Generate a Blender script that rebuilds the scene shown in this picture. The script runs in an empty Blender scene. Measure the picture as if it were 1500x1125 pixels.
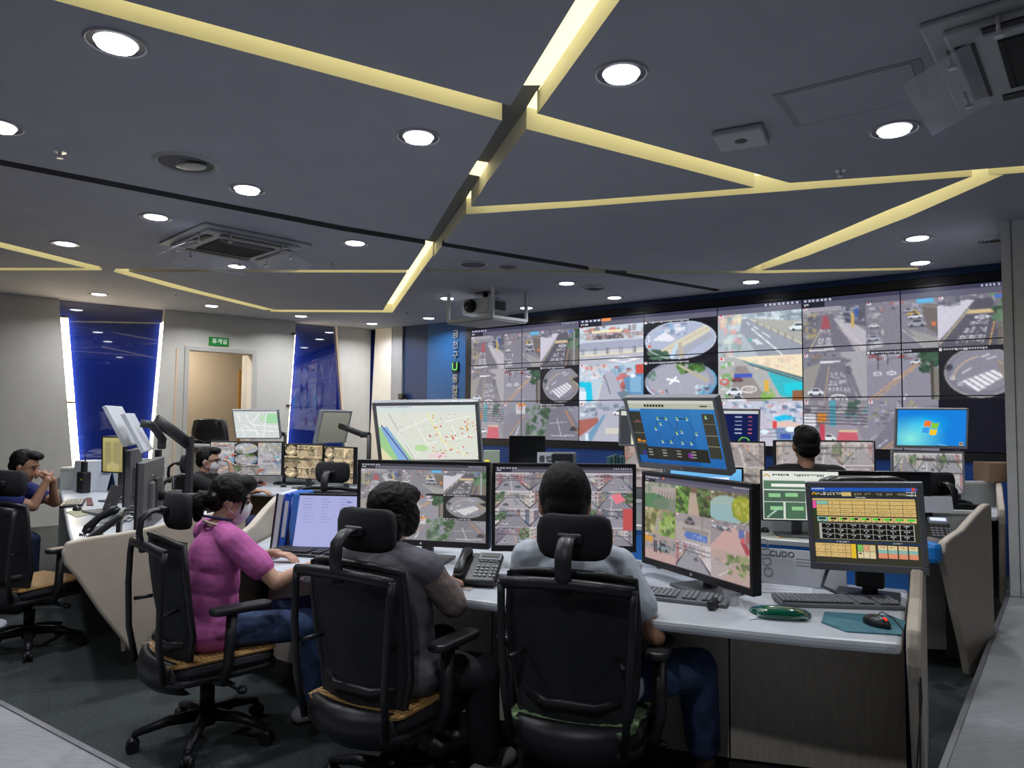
import bpy, bmesh, math, random
import numpy as np
from mathutils import Vector, Matrix, Euler
random.seed(7)
SC = bpy.context.scene
COL = SC.collection
PI = math.pi
def R(d): return math.radians(d)

# ------------------------------------------------------------------ camera
CAM_H, FPX, PITCH, ROLL = 1.48, 1040.0, 0.0513, 0.0082
cam_data = bpy.data.cameras.new('camera')
cam_data.sensor_fit = 'HORIZONTAL'; cam_data.sensor_width = 36.0
cam_data.lens = 36.0 * FPX / 1500.0
cam_data.clip_start = 0.02; cam_data.clip_end = 100
cam = bpy.data.objects.new('camera', cam_data); COL.objects.link(cam)
_b = Matrix.Rotation(PI/2 + PITCH, 4, 'X') @ Matrix.Rotation(ROLL, 4, 'Z')
cam.matrix_world = Matrix.Translation((0, 0, CAM_H)) @ _b
SC.camera = cam
# ------------------------------------------------------------------ world and exposure
w = bpy.data.worlds.new('world'); SC.world = w; w.use_nodes = True
w.node_tree.nodes['Background'].inputs[0].default_value = (0.5, 0.55, 0.65, 1)
w.node_tree.nodes['Background'].inputs[1].default_value = 0.08
SC.view_settings.view_transform = 'Standard'; SC.view_settings.look = 'None'
SC.view_settings.gamma = 1.0; SC.view_settings.exposure = 0.0
try: SC.view_settings.use_curve_mapping = False
except Exception: pass
LAMP_W = 15.0          # watts of one ceiling downlight
ROOM_H = 3.1
SC.cycles.max_bounces = 6; SC.cycles.diffuse_bounces = 4; SC.cycles.glossy_bounces = 3
SC.cycles.transmission_bounces = 6; SC.cycles.transparent_max_bounces = 8
SC.cycles.caustics_reflective = False; SC.cycles.caustics_refractive = False
SC.cycles.sample_clamp_indirect = 4.0

# ------------------------------------------------------------------ placing: a photo ray meets a plane of the room
def ray(px, py):
    cr, sr = math.cos(ROLL), math.sin(ROLL)
    a, b = px - 750, py - 562.5
    u = a*cr + b*sr; v = -a*sr + b*cr
    x, y, z = u/FPX, 1.0, -v/FPX
    c, s = math.cos(PITCH), math.sin(PITCH)
    return Vector((x, y*c - z*s, y*s + z*c))
O_ = Vector((0, 0, CAM_H))
def Z(px, py, z):
    r = ray(px, py); return O_ + r*((z - CAM_H)/r.z)
def D(px, py, d):
    r = ray(px, py); return O_ + r*(d/r.y)
def PL(px, py, p0, n):
    r = ray(px, py); return O_ + r*((Vector(p0) - O_).dot(n)/r.dot(n))

# ------------------------------------------------------------------ materials
MATS = {}
def lin(c):
    if isinstance(c, str): c = tuple(int(c[i:i+2], 16) for i in (0, 2, 4))
    o = []
    for v in c[:3]:
        v = v/255.0
        o.append(v/12.92 if v <= 0.04045 else ((v+0.055)/1.055)**2.4)
    return tuple(o) + (1.0,)
def mat(name, col='808080', rough=0.5, metal=0.0, spec=0.5, noise=0.0, nscale=40.0, bump=0.0, bscale=200.0, emit=None, estr=1.0,
        trans=0.0, alpha=1.0, ior=1.45, stretch=None, coat=0.0, sheen=0.0, raw=None):
    if name in MATS: return MATS[name]
    m = bpy.data.materials.new(name); m.use_nodes = True
    nt = m.node_tree; b = nt.nodes['Principled BSDF']
    c = raw if raw else lin(col)
    b.inputs['Base Color'].default_value = c
    b.inputs['Roughness'].default_value = rough; b.inputs['Metallic'].default_value = metal
    b.inputs['Specular IOR Level'].default_value = spec; b.inputs['IOR'].default_value = ior
    b.inputs['Transmission Weight'].default_value = trans; b.inputs['Alpha'].default_value = alpha
    b.inputs['Coat Weight'].default_value = coat; b.inputs['Sheen Weight'].default_value = sheen
    tc = None
    if noise or bump:
        tc = nt.nodes.new('ShaderNodeTexCoord'); mp = nt.nodes.new('ShaderNodeMapping')
        nt.links.new(tc.outputs['Object'], mp.inputs['Vector'])
        if stretch: mp.inputs['Scale'].default_value = stretch
    if noise:
        n = nt.nodes.new('ShaderNodeTexNoise'); n.inputs['Scale'].default_value = nscale; n.inputs['Detail'].default_value = 5
        nt.links.new(mp.outputs[0], n.inputs['Vector'])
        r = nt.nodes.new('ShaderNodeValToRGB')
        r.color_ramp.elements[0].position = 0.3; r.color_ramp.elements[1].position = 0.7
        r.color_ramp.elements[0].color = tuple(v*(1-noise) for v in c[:3]) + (1,)
        r.color_ramp.elements[1].color = tuple(min(1, v*(1+noise)) for v in c[:3]) + (1,)
        nt.links.new(n.outputs['Fac'], r.inputs[0]); nt.links.new(r.outputs[0], b.inputs['Base Color'])
    if bump:
        n2 = nt.nodes.new('ShaderNodeTexNoise'); n2.inputs['Scale'].default_value = bscale; n2.inputs['Detail'].default_value = 3
        nt.links.new(mp.outputs[0], n2.inputs['Vector'])
        bp = nt.nodes.new('ShaderNodeBump'); bp.inputs['Strength'].default_value = bump; bp.inputs['Distance'].default_value = 0.004
        nt.links.new(n2.outputs['Fac'], bp.inputs['Height']); nt.links.new(bp.outputs[0], b.inputs['Normal'])
    if emit is not None:
        b.inputs['Emission Color'].default_value = lin(emit); b.inputs['Emission Strength'].default_value = estr
    MATS[name] = m
    return m
def screen_mat(name='screen_picture', estr=1.0):
    if name in MATS: return MATS[name]
    m = bpy.data.materials.new(name); m.use_nodes = True
    nt = m.node_tree; b = nt.nodes['Principled BSDF']
    a = nt.nodes.new('ShaderNodeAttribute'); a.attribute_name = 'Col'
    b.inputs['Base Color'].default_value = (0.01, 0.01, 0.012, 1); b.inputs['Roughness'].default_value = 0.25
    b.inputs['Specular IOR Level'].default_value = 0.25
    nt.links.new(a.outputs['Color'], b.inputs['Emission Color']); b.inputs['Emission Strength'].default_value = estr
    MATS[name] = m
    return m

# ------------------------------------------------------------------ mesh builder
class MB:
    def __init__(s): s.v = []; s.f = []; s.m = []; s.mi = 0; s.sm = []; s.smooth = False
    def add(s, vs, fs, M=None, smooth=None):
        o = len(s.v)
        s.v += [tuple(M @ Vector(q)) for q in vs] if M is not None else [tuple(q) for q in vs]
        for f in fs:
            s.f.append(tuple(i + o for i in f)); s.m.append(s.mi); s.sm.append(s.smooth if smooth is None else smooth)
        return s
    def bm(s, b, M=None, smooth=None):
        b.verts.ensure_lookup_table()
        vs = [v.co.copy() for v in b.verts]; fs = [[v.index for v in f.verts] for f in b.faces]
        b.free(); return s.add(vs, fs, M, smooth)
    def box(s, c, d, rot=None, bev=0.0, seg=2):
        b = bmesh.new(); bmesh.ops.create_cube(b, size=1.0)
        for v in b.verts: v.co = Vector((v.co.x*d[0], v.co.y*d[1], v.co.z*d[2]))
        if bev: bmesh.ops.bevel(b, geom=b.edges[:], offset=min(bev, min(d)*0.49), segments=seg, affect='EDGES', profile=0.5)
        b.verts.index_update()
        M = Matrix.Translation(c)
        if rot is not None: M = M @ (rot.to_4x4() if not isinstance(rot, tuple) else Euler(rot).to_matrix().to_4x4())
        return s.bm(b, M, smooth=False)
    def cyl(s, p0, p1, r0, r1=None, n=16, caps=True, smooth=True):
        if r1 is None: r1 = r0
        return s.tube([p0, p1], [r0, r1], n, caps, smooth)
    def tube(s, pts, rad, n=10, caps=True, smooth=True, flat=None, up=None):
        pts = [Vector(p) for p in pts]
        if not isinstance(rad, (list, tuple)): rad = [rad]*len(pts)
        vs = []; fs = []; ref = None
        for i, p in enumerate(pts):
            a = pts[max(0, i-1)]; b = pts[min(len(pts)-1, i+1)]
            t = (b - a).normalized()
            if up is not None: u = (Vector(up) - t*t.dot(Vector(up))).normalized()
            else:
                if ref is None: ref = Vector((0, 0, 1)) if abs(t.z) < 0.9 else Vector((1, 0, 0))
                u = (ref - t*t.dot(ref)).normalized(); ref = u
            w_ = t.cross(u)
            for k in range(n):
                an = 2*PI*k/n; r = rad[i]
                if isinstance(r, tuple): ra, rb = r
                else: ra = rb = r
                if flat: rb = rb*flat
                vs.append(p + w_*math.cos(an)*ra + u*math.sin(an)*rb)
        for i in range(len(pts)-1):
            for k in range(n):
                fs.append((i*n+k, i*n+(k+1) % n, (i+1)*n+(k+1) % n, (i+1)*n+k))
        s.add(vs, fs, None, smooth)
        if caps:
            o = len(s.v) - len(vs)
            s.f.append(tuple(o+k for k in range(n))[::-1]); s.m.append(s.mi); s.sm.append(False)
            s.f.append(tuple(o+(len(pts)-1)*n+k for k in range(n))); s.m.append(s.mi); s.sm.append(False)
        return s
    def ell(s, c, r, M=None, nu=16, nv=10):
        vs = []; fs = []
        for j in range(1, nv):
            for i in range(nu):
                a = 2*PI*i/nu; b = PI*j/nv
                vs.append((r[0]*math.cos(a)*math.sin(b), r[1]*math.sin(a)*math.sin(b), r[2]*math.cos(b)))
        top = len(vs); vs.append((0, 0, r[2])); bot = len(vs); vs.append((0, 0, -r[2]))
        for j in range(nv-2):
            for i in range(nu): fs.append((j*nu+i, (j+1)*nu+i, (j+1)*nu+(i+1) % nu, j*nu+(i+1) % nu))
        for i in range(nu):
            fs.append((top, i, (i+1) % nu)); fs.append((bot, (nv-2)*nu+(i+1) % nu, (nv-2)*nu+i))
        MM = Matrix.Translation(c) @ (M.to_4x4() if M is not None else Matrix.Identity(4))
        return s.add(vs, fs, MM, True)
    def cap(s, p0, p1, r0, r1, n=12):
        p0 = Vector(p0); p1 = Vector(p1); t = (p1-p0).normalized() if (p1-p0).length > 1e-6 else Vector((0, 0, 1))
        pts = []; rad = []
        for a in (85, 60, 30): pts.append(p0 - t*r0*math.sin(R(a))); rad.append(max(1e-3, r0*math.cos(R(a))))
        pts.append(p0); rad.append(r0); pts.append(p1); rad.append(r1)
        for a in (30, 60, 85): pts.append(p1 + t*r1*math.sin(R(a))); rad.append(max(1e-3, r1*math.cos(R(a))))
        return s.tube(pts, rad, n)
    def prism(s, poly, z0, z1, M=None, mats=None):
        n = len(poly); vs = [(x, y, z0) for x, y in poly] + [(x, y, z1) for x, y in poly]
        ar = sum(poly[i][0]*poly[(i+1) % n][1] - poly[(i+1) % n][0]*poly[i][1] for i in range(n))
        bot = tuple(range(n)); top = tuple(range(n, 2*n))
        sides = [(i, (i+1) % n, n+(i+1) % n, n+i) for i in range(n)]
        if ar > 0: bot = bot[::-1]
        else: top = top[::-1]; sides = [q[::-1] for q in sides]
        mi = s.mi
        for k, fs in (('b', [bot]), ('t', [top]), ('s', sides)):
            if mats: s.mi = mats[k]
            s.add(vs if k == 'b' else [], [], M)
            o = len(s.v) - len(vs)
            for f in fs: s.f.append(tuple(i+o for i in f)); s.m.append(s.mi); s.sm.append(False)
        s.mi = mi
        return s
    def build(s, name, m=None, parent=None, world=False, auto=True, bev=0.0):
        me = bpy.data.meshes.new(name); me.from_pydata(s.v, [], s.f)
        ms = m if isinstance(m, (list, tuple)) else [m]
        for q in ms:
            if q: me.materials.append(q)
        me.polygons.foreach_set('material_index', s.m); me.polygons.foreach_set('use_smooth', s.sm)
        me.update()
        o = bpy.data.objects.new(name, me); COL.objects.link(o)
        if parent is not None:
            o.parent = parent
            if world: o.matrix_parent_inverse = wm(parent).inverted()
        if bev:
            b = o.modifiers.new('bevel', 'BEVEL'); b.width = bev; b.segments = 2; b.limit_method = 'ANGLE'
        return o
def wm(o):
    M = o.matrix_basis.copy()
    if o.parent is not None: M = wm(o.parent) @ o.matrix_parent_inverse @ M
    return M
def tag(o, label=None, cat=None, group=None, kind=None):
    if label: o['label'] = label
    if cat: o['category'] = cat
    if group: o['group'] = group
    if kind: o['kind'] = kind
    return o
def thing(name, label, cat, loc=(0, 0, 0), rot=(0, 0, 0), group=None):
    o = bpy.data.objects.new(name, None); COL.objects.link(o); o.empty_display_size = 0.1
    o.location = loc; o.rotation_euler = rot
    return tag(o, label, cat, group)
def struct(o): o['kind'] = 'structure'; return o
def dup(root, loc=None, rot=None, label=None, group=None):
    r = root.copy(); COL.objects.link(r)
    if loc is not None: r.location = loc
    if rot is not None: r.rotation_euler = rot
    if label: r['label'] = label
    if group: r['group'] = group
    def rec(a, b):
        for ch in [c for c in bpy.data.objects if c.parent is a]:
            d = ch.copy(); COL.objects.link(d); d.parent = b; rec(ch, d)
    rec(root, r)
    return r
def evalmesh(o):
    dg = bpy.context.evaluated_depsgraph_get(); dg.update()
    return bpy.data.meshes.new_from_object(o.evaluated_get(dg))
def text_mesh(s, size=1.0, ext=0.0, align='CENTER'):
    c = bpy.data.curves.new('t', 'FONT'); c.body = s; c.size = size; c.extrude = ext
    c.align_x = align; c.align_y = 'CENTER'; c.resolution_u = 3
    o = bpy.data.objects.new('t', c); COL.objects.link(o)
    me = evalmesh(o); bpy.data.objects.remove(o); bpy.data.curves.remove(c)
    return me
def text(name, s, size, M, m, parent=None, ext=0.001):
    """lettering standing in the XZ plane of M, facing -Y"""
    me = text_mesh(s, size, ext); me.name = name; me.materials.clear(); me.materials.append(m)
    me.transform(M @ Matrix.Rotation(PI/2, 4, 'X'))
    o = bpy.data.objects.new(name, me); COL.objects.link(o)
    if parent is not None: o.parent = parent
    return o
def vol(name, mb, voxel, smooth, m, parent=None, world=True, noise=0.0, nsize=0.05, it=6):
    """overlapping closed shapes fused into one continuous skin"""
    o = mb.build('tmp', None)
    r = o.modifiers.new('r', 'REMESH'); r.mode = 'VOXEL'; r.voxel_size = voxel; r.use_smooth_shade = True
    if smooth:
        q = o.modifiers.new('s', 'SMOOTH'); q.factor = 0.5; q.iterations = it
    if noise:
        t = bpy.data.textures.new('t', 'CLOUDS'); t.noise_scale = nsize; t.noise_depth = 2
        d = o.modifiers.new('d', 'DISPLACE'); d.texture = t; d.strength = noise; d.mid_level = 0.5; d.texture_coords = 'GLOBAL'
    me = evalmesh(o); bpy.data.objects.remove(o)
    me.name = name; me.materials.clear(); me.materials.append(m)
    me.polygons.foreach_set('use_smooth', [True]*len(me.polygons))
    n = bpy.data.objects.new(name, me); COL.objects.link(n)
    if parent is not None:
        n.parent = parent
        if world: n.matrix_parent_inverse = wm(parent).inverted()
    return n
def frame3(fwd, up=(0, 0, 1)):
    """columns right, forward, up"""
    f = Vector(fwd).normalized(); u = Vector(up); r = f.cross(u).normalized(); u = r.cross(f)
    return Matrix((r, f, u)).transposed()
# ------------------------------------------------------------------ pictures on the screens, drawn as coloured cells of a grid
class Cv:
    def __init__(s, w, h, col='808080', arr=None):
        s.a = arr if arr is not None else np.zeros((h, w, 3), np.float32)
        s.h, s.w = s.a.shape[:2]
        if arr is None: s.a[:] = s.c(col)
        s.rng = np.random.RandomState(3)
    def c(s, col):
        if isinstance(col, str): return np.array([int(col[i:i+2], 16)/255 for i in (0, 2, 4)], np.float32)
        return np.array(col, np.float32)/255
    def sub(s, x0, y0, x1, y1, seed=1):
        X0, X1 = int(round(x0*s.w)), int(round(x1*s.w)); Y0, Y1 = int(round(y0*s.h)), int(round(y1*s.h))
        q = Cv(1, 1, arr=s.a[Y0:Y1, X0:X1]); q.rng = np.random.RandomState(seed); return q
    def fill(s, col): s.a[:] = s.c(col)
    def grad(s, top, bot, y0=0, y1=1):
        Y0, Y1 = int(y0*s.h), max(int(y0*s.h)+1, int(y1*s.h)); t = np.linspace(0, 1, Y1-Y0)[:, None, None]
        s.a[Y0:Y1] = s.c(top)*(1-t) + s.c(bot)*t
    def rect(s, x0, y0, x1, y1, col, al=1):
        X0, X1 = max(0, int(round(x0*s.w))), int(round(x1*s.w)); Y0, Y1 = max(0, int(round(y0*s.h))), int(round(y1*s.h))
        if X1 <= X0: X1 = X0+1
        if Y1 <= Y0: Y1 = Y0+1
        s.a[Y0:Y1, X0:X1] = s.a[Y0:Y1, X0:X1]*(1-al) + s.c(col)*al
    def poly(s, pts, col, al=1):
        P = np.array(pts, np.float64)*[s.w, s.h]
        x0 = max(0, int(P[:, 0].min())); x1 = min(s.w, int(P[:, 0].max())+2)
        y0 = max(0, int(P[:, 1].min())); y1 = min(s.h, int(P[:, 1].max())+2)
        if x1 <= x0 or y1 <= y0: return
        xs = np.arange(x0, x1)+0.5; ys = (np.arange(y0, y1)+0.5)[:, None]; xs = xs[None, :]
        m = np.zeros((y1-y0, x1-x0), bool); n = len(P)
        for i in range(n):
            ax, ay = P[i]; bx, by = P[(i+1) % n]
            if ay == by: continue
            c = ((ay > ys) != (by > ys)) & (xs < (bx-ax)*(ys-ay)/(by-ay)+ax)
            m ^= c
        r = s.a[y0:y1, x0:x1]; r[m] = r[m]*(1-al) + s.c(col)*al
    def line(s, x0, y0, x1, y1, wd, col, al=1):
        dx, dy = (x1-x0)*s.w, (y1-y0)*s.h; L = math.hypot(dx, dy) or 1; wd = max(wd*s.h, 1.0)/2
        nx, ny = -dy/L*wd/s.w, dx/L*wd/s.h
        s.poly([(x0+nx, y0+ny), (x1+nx, y1+ny), (x1-nx, y1-ny), (x0-nx, y0-ny)], col, al)
    def ell(s, cx, cy, rx, ry, col, al=1, n=28, a0=0, a1=360):
        s.poly([(cx+rx*math.cos(R(a0+(a1-a0)*i/n)), cy+ry*math.sin(R(a0+(a1-a0)*i/n))) for i in range(n)], col, al)
    def ring(s, cx, cy, rx, ry, wd, col, n=20, a0=0, a1=360):
        p = [(cx+rx*math.cos(R(a0+(a1-a0)*i/n)), cy+ry*math.sin(R(a0+(a1-a0)*i/n))) for i in range(n+1)]
        for a, b in zip(p, p[1:]): s.line(*a, *b, wd, col)
    def clutter(s, x0, y0, x1, y1, cols, n, sz=(0.03, 0.11), al=0.6):
        for i in range(n):
            x = s.rng.uniform(x0, x1); y = s.rng.uniform(y0, y1); w_ = s.rng.uniform(*sz); h_ = s.rng.uniform(*sz)*s.w/s.h*0.7
            s.rect(x, y, min(x+w_, x1), min(y+h_, y1), cols[s.rng.randint(len(cols))], al)
    def leaves(s, x0, y0, x1, y1, cols, n, sz=0.06):
        for i in range(n):
            x = s.rng.uniform(x0, x1); y = s.rng.uniform(y0, y1); r_ = s.rng.uniform(0.3, 1)*sz
            s.ell(x, y, r_, r_*s.w/s.h*0.8, cols[s.rng.randint(len(cols))], 0.8, 7)
    def grain(s, k=0.02): s.a += s.rng.normal(0, k, s.a.shape[:2])[:, :, None].astype(np.float32)
    def car(s, x, y, w_, col='e0e0e4', dark='30343c'):
        h_ = w_*0.5*s.w/s.h
        s.ell(x, y+h_*0.38, w_*0.55, h_*0.16, '505056', 0.8)
        s.poly([(x-w_/2, y+h_*.35), (x-w_/2, y), (x-w_*.3, y-h_*.1), (x-w_*.18, y-h_*.45), (x+w_*.2, y-h_*.45), (x+w_*.36, y-h_*.08), (x+w_/2, y), (x+w_/2, y+h_*.35)], col)
        s.poly([(x-w_*.24, y-h_*.08), (x-w_*.14, y-h_*.36), (x+w_*.15, y-h_*.36), (x+w_*.27, y-h_*.08)], dark)
        s.ell(x-w_*.28, y+h_*.33, w_*.08, h_*.13, '202024'); s.ell(x+w_*.28, y+h_*.33, w_*.08, h_*.13, '202024')
    def text(s, txt, x, y, h_, col, quad=None, al=1, wk=1.0):
        """quad: four corners (tl,tr,br,bl) the line of text is stretched to"""
        T = glyphs(txt)
        for tri in T:
            if quad:
                q = []
                for (u, v) in tri:
                    a = [quad[0][k]*(1-u)+quad[1][k]*u for k in (0, 1)]; b = [quad[3][k]*(1-u)+quad[2][k]*u for k in (0, 1)]
                    q.append((a[0]*(1-v)+b[0]*v, a[1]*(1-v)+b[1]*v))
            else:
                asp = glyph_aspect(txt); ww = h_*asp*s.h/s.w*wk
                q = [(x+u*ww, y+v*h_) for u, v in tri]
            s.poly(q, col, al)
    def scribble(s, x0, y, x1, h_, col, al=0.9):
        x = x0
        while x < x1:
            w_ = s.rng.uniform(0.6, 1.0)*h_*s.h/s.w
            s.rect(x, y, x+w_*0.8, y+h_*s.rng.choice([0.5, 0.8, 1.0]), col, al); x += w_*1.15
GL = {}
def glyphs(t):
    if t not in GL:
        me = text_mesh(t, 1.0); vs = [(v.co.x, v.co.y) for v in me.vertices]
        xs = [p[0] for p in vs] or [0, 1]; ys = [p[1] for p in vs] or [0, 1]
        x0, x1, y0, y1 = min(xs), max(xs), min(ys), max(ys)
        GL[t] = ([[((vs[i][0]-x0)/(x1-x0 or 1), 1-(vs[i][1]-y0)/(y1-y0 or 1)) for i in p.vertices] for p in me.polygons], (x1-x0)/((y1-y0) or 1))
        bpy.data.meshes.remove(me)
    return GL[t][0]
def glyph_aspect(t): glyphs(t); return GL[t][1]

G3 = ['8c8c96', 'a2a2ac', '6e6e7a', 'b8b8c0', '55555f', '7c7884']
def p_alley30(c):
    c.fill('8a8892'); c.clutter(0, 0, 1, .35, G3+['a06058', '5a6a90', 'd8d8e0'], 60); c.grad('9a98a4', 'a8a4ac', 0, .12)
    c.poly([(.3, .2), (.5, .2), (.82, 1), (.02, 1)], '74727e'); c.poly([(0, .25), (.3, .2), (.2, .6), (0, .95)], '6c6a72')
    c.clutter(0, .15, .22, .7, ['8a8488', '50505a', 'a8a4a4', 'c0b070'], 30)
    c.poly([(.34, .22), (.41, .22), (.46, .5), (.3, .5)], 'a4545c')
    c.poly([(.3, .52), (.44, .52), (.5, .9), (.16, .9)], '7c7a84')
    c.text('천천히', 0, 0, .1, 'e8e8ee', [(.3, .52), (.44, .52), (.46, .64), (.27, .64)]); c.text('보호', 0, 0, .1, 'e8e8ee', [(.27, .67), (.46, .67), (.48, .86), (.21, .86)])
    c.line(.12, .94, .52, .93, .03, 'f0f0f4'); c.line(.3, .5, .1, .96, .02, 'd8c8a0')
    c.poly([(.5, .28), (.75, .35), (1, .6), (1, 1), (.85, 1)], 'bcb8c0'); c.line(.55, .45, .9, 1, .02, '9a9690'); c.line(.6, .4, .98, .95, .015, 'd8d0c0')
    c.poly([(.62, .02), (1, .02), (1, .5), (.72, .4)], '62626e'); c.clutter(.64, .03, .98, .4, ['50505c', '8890a8', '3a3e4c', 'c0c4d0'], 26)
    c.rect(.78, .2, .82, .5, 'd0b060'); c.rect(.84, .1, .88, .3, '4060b0'); c.car(.62, .2, .06); c.car(.45, .17, .05, 'f0f0f0')
def p_parking(c):
    c.fill('807e88'); c.clutter(0, 0, 1, .3, G3+['b06058', 'd8d8e0', '98a0b8'], 60); c.poly([(.28, .12), (.62, .12), (1, 1), (.18, 1)], '82808a')
    c.clutter(0, .1, .25, .95, ['98949c', 'c8c8d0', '5c5c66', '787480', 'd8d4d0'], 40); c.car(.12, .5, .16); c.car(.1, .75, .2, 'b0b4c0')
    c.car(.4, .17, .05, '404048'); c.rect(.72, .0, .95, .12, '58b4e4'); c.poly([(.78, .14), (1, .16), (1, .75), (.85, .6)], '6a625c')
    c.line(.78, .16, 1, .22, .03, '8a827c')
    for i, q in enumerate([(.6, .24, .14, 'b0b4c0'), (.68, .3, .17, 'd8b040'), (.7, .36, .2, 'e8e8ee'), (.72, .5, .26, '9ca0aa')]): c.car(*q)
    c.poly([(.6, .62), (1, .8), (1, 1), (.8, 1)], '9c9a98'); c.line(.5, .6, .8, .95, .012, 'c8c4b8'); c.rect(.92, .5, .98, .58, 'e07840')
def p_curve(c):
    c.fill('74727c'); c.clutter(0, 0, 1, .2, G3+['c05050', 'e0e0e8'], 40); c.poly([(0, .2), (.4, .12), (.52, .15), (0, .9)], 'd0ccd8')
    c.clutter(0, .1, .3, .22, ['6c6c78', '4c5060', '90a090'], 14); c.poly([(.5, .12), (.72, .12), (.78, 1), (0, 1), (.05, .85)], '56545e')
    c.poly([(.42, .32), (.72, .32), (.74, .4), (.38, .4)], 'd8c090'); c.line(.42, .3, .02, .95, .02, 'e0d0a0'); c.line(.76, .4, .66, 1, .02, 'e0a860')
    c.ell(.58, .47, .1, .04, 'e0e0e8'); c.text('30', 0, 0, .1, '56545e', [(.52, .44), (.63, .44), (.63, .5), (.52, .5)])
    c.text('어린이', 0, 0, .1, 'f0f0f4', [(.44, .53), (.66, .53), (.64, .62), (.4, .62)]); c.text('보호구역', 0, 0, .1, 'f0f0f4', [(.38, .65), (.64, .65), (.62, .76), (.32, .76)])
    c.text('천천히', 0, 0, .1, 'f0f0f4', [(.3, .79), (.62, .79), (.58, .95), (.2, .95)])
    c.poly([(.78, .3), (1, .3), (1, 1), (.76, 1)], '6c6660'); c.leaves(.72, .0, 1, .55, ['3c5c40', '58785c', '2c4430', '6a8a68'], 46, .07)
    c.rect(.86, .1, .89, 1, 'a0a8a8'); c.rect(.74, .06, .84, .13, '4870c0')
    for i in range(9): c.rect(.82, .55+i*.05, .85, .57+i*.05, 'a8a49c')
def p_slow(c):
    c.fill('86848e'); c.clutter(0, 0, .4, .3, ['7a6a60', '5a5a62', '9a8478', '6c7a90'], 26); c.poly([(.2, .15), (.6, .1), (.85, 1), (.05, 1)], '787680')
    c.poly([(0, .35), (.3, .2), (.1, 1), (0, 1)], '98948e'); c.line(.28, .2, .6, .19, .04, 'f0f0f4')
    for i, t in enumerate(['어린이', '보호구역', '천천히']):
        y = .42+i*.16; c.text(t, 0, 0, .1, 'ececf0', [(.44-i*.02, y), (.66+i*.03, y), (.67+i*.04, y+.12), (.42-i*.02, y+.12)])
    c.ring(.56, 1.0, .14, .11, .03, 'ececf0'); c.text('30', 0, 0, .1, 'ececf0', [(.48, .93), (.64, .93), (.64, 1.02), (.48, 1.02)])
    c.line(.42, .3, .34, 1, .015, 'd8b880'); c.poly([(.6, .0), (1, 0), (1, 1), (.86, 1)], 'a8a6aa'); c.poly([(.6, .12), (.8, .5), (.92, .95), (.88, .98), (.64, .3)], '787680')
    c.clutter(.6, .1, .76, .5, ['5c5a64', '706e78'], 16); c.car(.2, .82, .26, 'e8ecf4'); c.car(.5, .06, .05, '404048')
def p_junction(c):
    c.fill('9694a0'); c.clutter(0, 0, 1, .2, ['2c2c34', 'b0b0ba', '6c6c78', 'e8e8f0', '884040'], 40); c.poly([(0, .3), (.3, .22), (.8, .2), (1, 1), (0, 1)], '8e8c98')
    c.line(.75, .25, .02, 1.02, .02, 'e0a060'); c.line(.79, .25, .1, 1.03, .015, 'e0a060'); c.ring(.16, .48, .06, .03, .02, 'ececf4'); c.ring(.36, .47, .06, .03, .02, 'ececf4')
    c.line(.95, .3, .9, .55, .012, 'f0f0f4'); c.line(.5, .55, .38, .6, .012, 'f0f0f4'); c.car(.5, .14, .1, 'd04838'); c.car(.78, .15, .09, '60606c'); c.car(.7, .26, .16, 'f0f0f4')
    c.leaves(.78, .0, 1, .5, ['24402c', '38583c', '1c3020'], 40, .08); c.poly([(.88, .4), (1, .4), (1, 1), (.9, 1)], '7c786c'); c.rect(.9, .3, .93, 1, '403c34')
    c.rect(.16, .08, .18, .4, '303038'); c.rect(.3, 0, .31, .3, '303038'); c.line(.56, .9, .52, 1, .012, 'f0f0f4')
def p_fish(c):
    c.fill('141416'); c.ell(.54, .5, .47, .48, '7c7a86'); c.ell(.56, .46, .4, .4, '8a8894'); c.ring(.54, .5, .46, .47, .03, 'a0a0a0')
    c.ring(.6, .7, .42, .5, .018, 'd8b890', a0=185, a1=260)
    for i in range(6): c.poly([(.3+i*.07, .66-i*.035), (.35+i*.07, .64-i*.035), (.55+i*.06, .84-i*.05), (.5+i*.06, .87-i*.05)], 'f0f0f4')
    for q in [(.3, .52, .42, .42), (.55, .22, .66, .17), (.62, .27, .74, .22)]: c.line(*q, .02, 'f0f0f4')
    c.ring(.18, .6, .03, .03, .015, 'e8e8f0'); c.ring(.28, .72, .03, .03, .015, 'e8e8f0')
    c.poly([(.74, .3), (.98, .25), (1, .6), (.85, .7)], '8c8478'); c.poly([(.8, .38), (1, .3), (1, .5)], '24242c'); c.line(.76, .3, .98, .55, .02, 'b0a898')
    c.ell(.14, .4, .05, .06, '3c4048')
def p_redalley(c):
    c.fill('8c8890'); c.clutter(0, 0, 1, .6, ['5c5a66', '807c88', 'b0a8a8', '484854', '58a0b0', 'c8c8d0'], 70); c.rect(.22, .28, .36, .46, 'e08c30')
    c.poly([(.38, .4), (.8, .4), (.98, 1), (.1, 1)], '9c96a0'); c.poly([(.56, .66), (.84, .66), (.88, 1), (.5, 1)], 'cc5c6a'); c.rect(.56, .62, .85, .66, 'e0c8a0')
    c.rect(0, .3, .2, .55, 'e8e8f0'); c.car(.4, .78, .24, 'eceff4'); c.rect(.26, .5, .34, .85, 'c04050'); c.leaves(.68, .0, .86, .3, ['3c5848', '50685c'], 14, .06)
    c.rect(.42, 0, .52, .55, '50a0b0')
    for i in range(6): c.line(0, .12+i*.07, 1, .16+i*.07, .008, '24242c')
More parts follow.
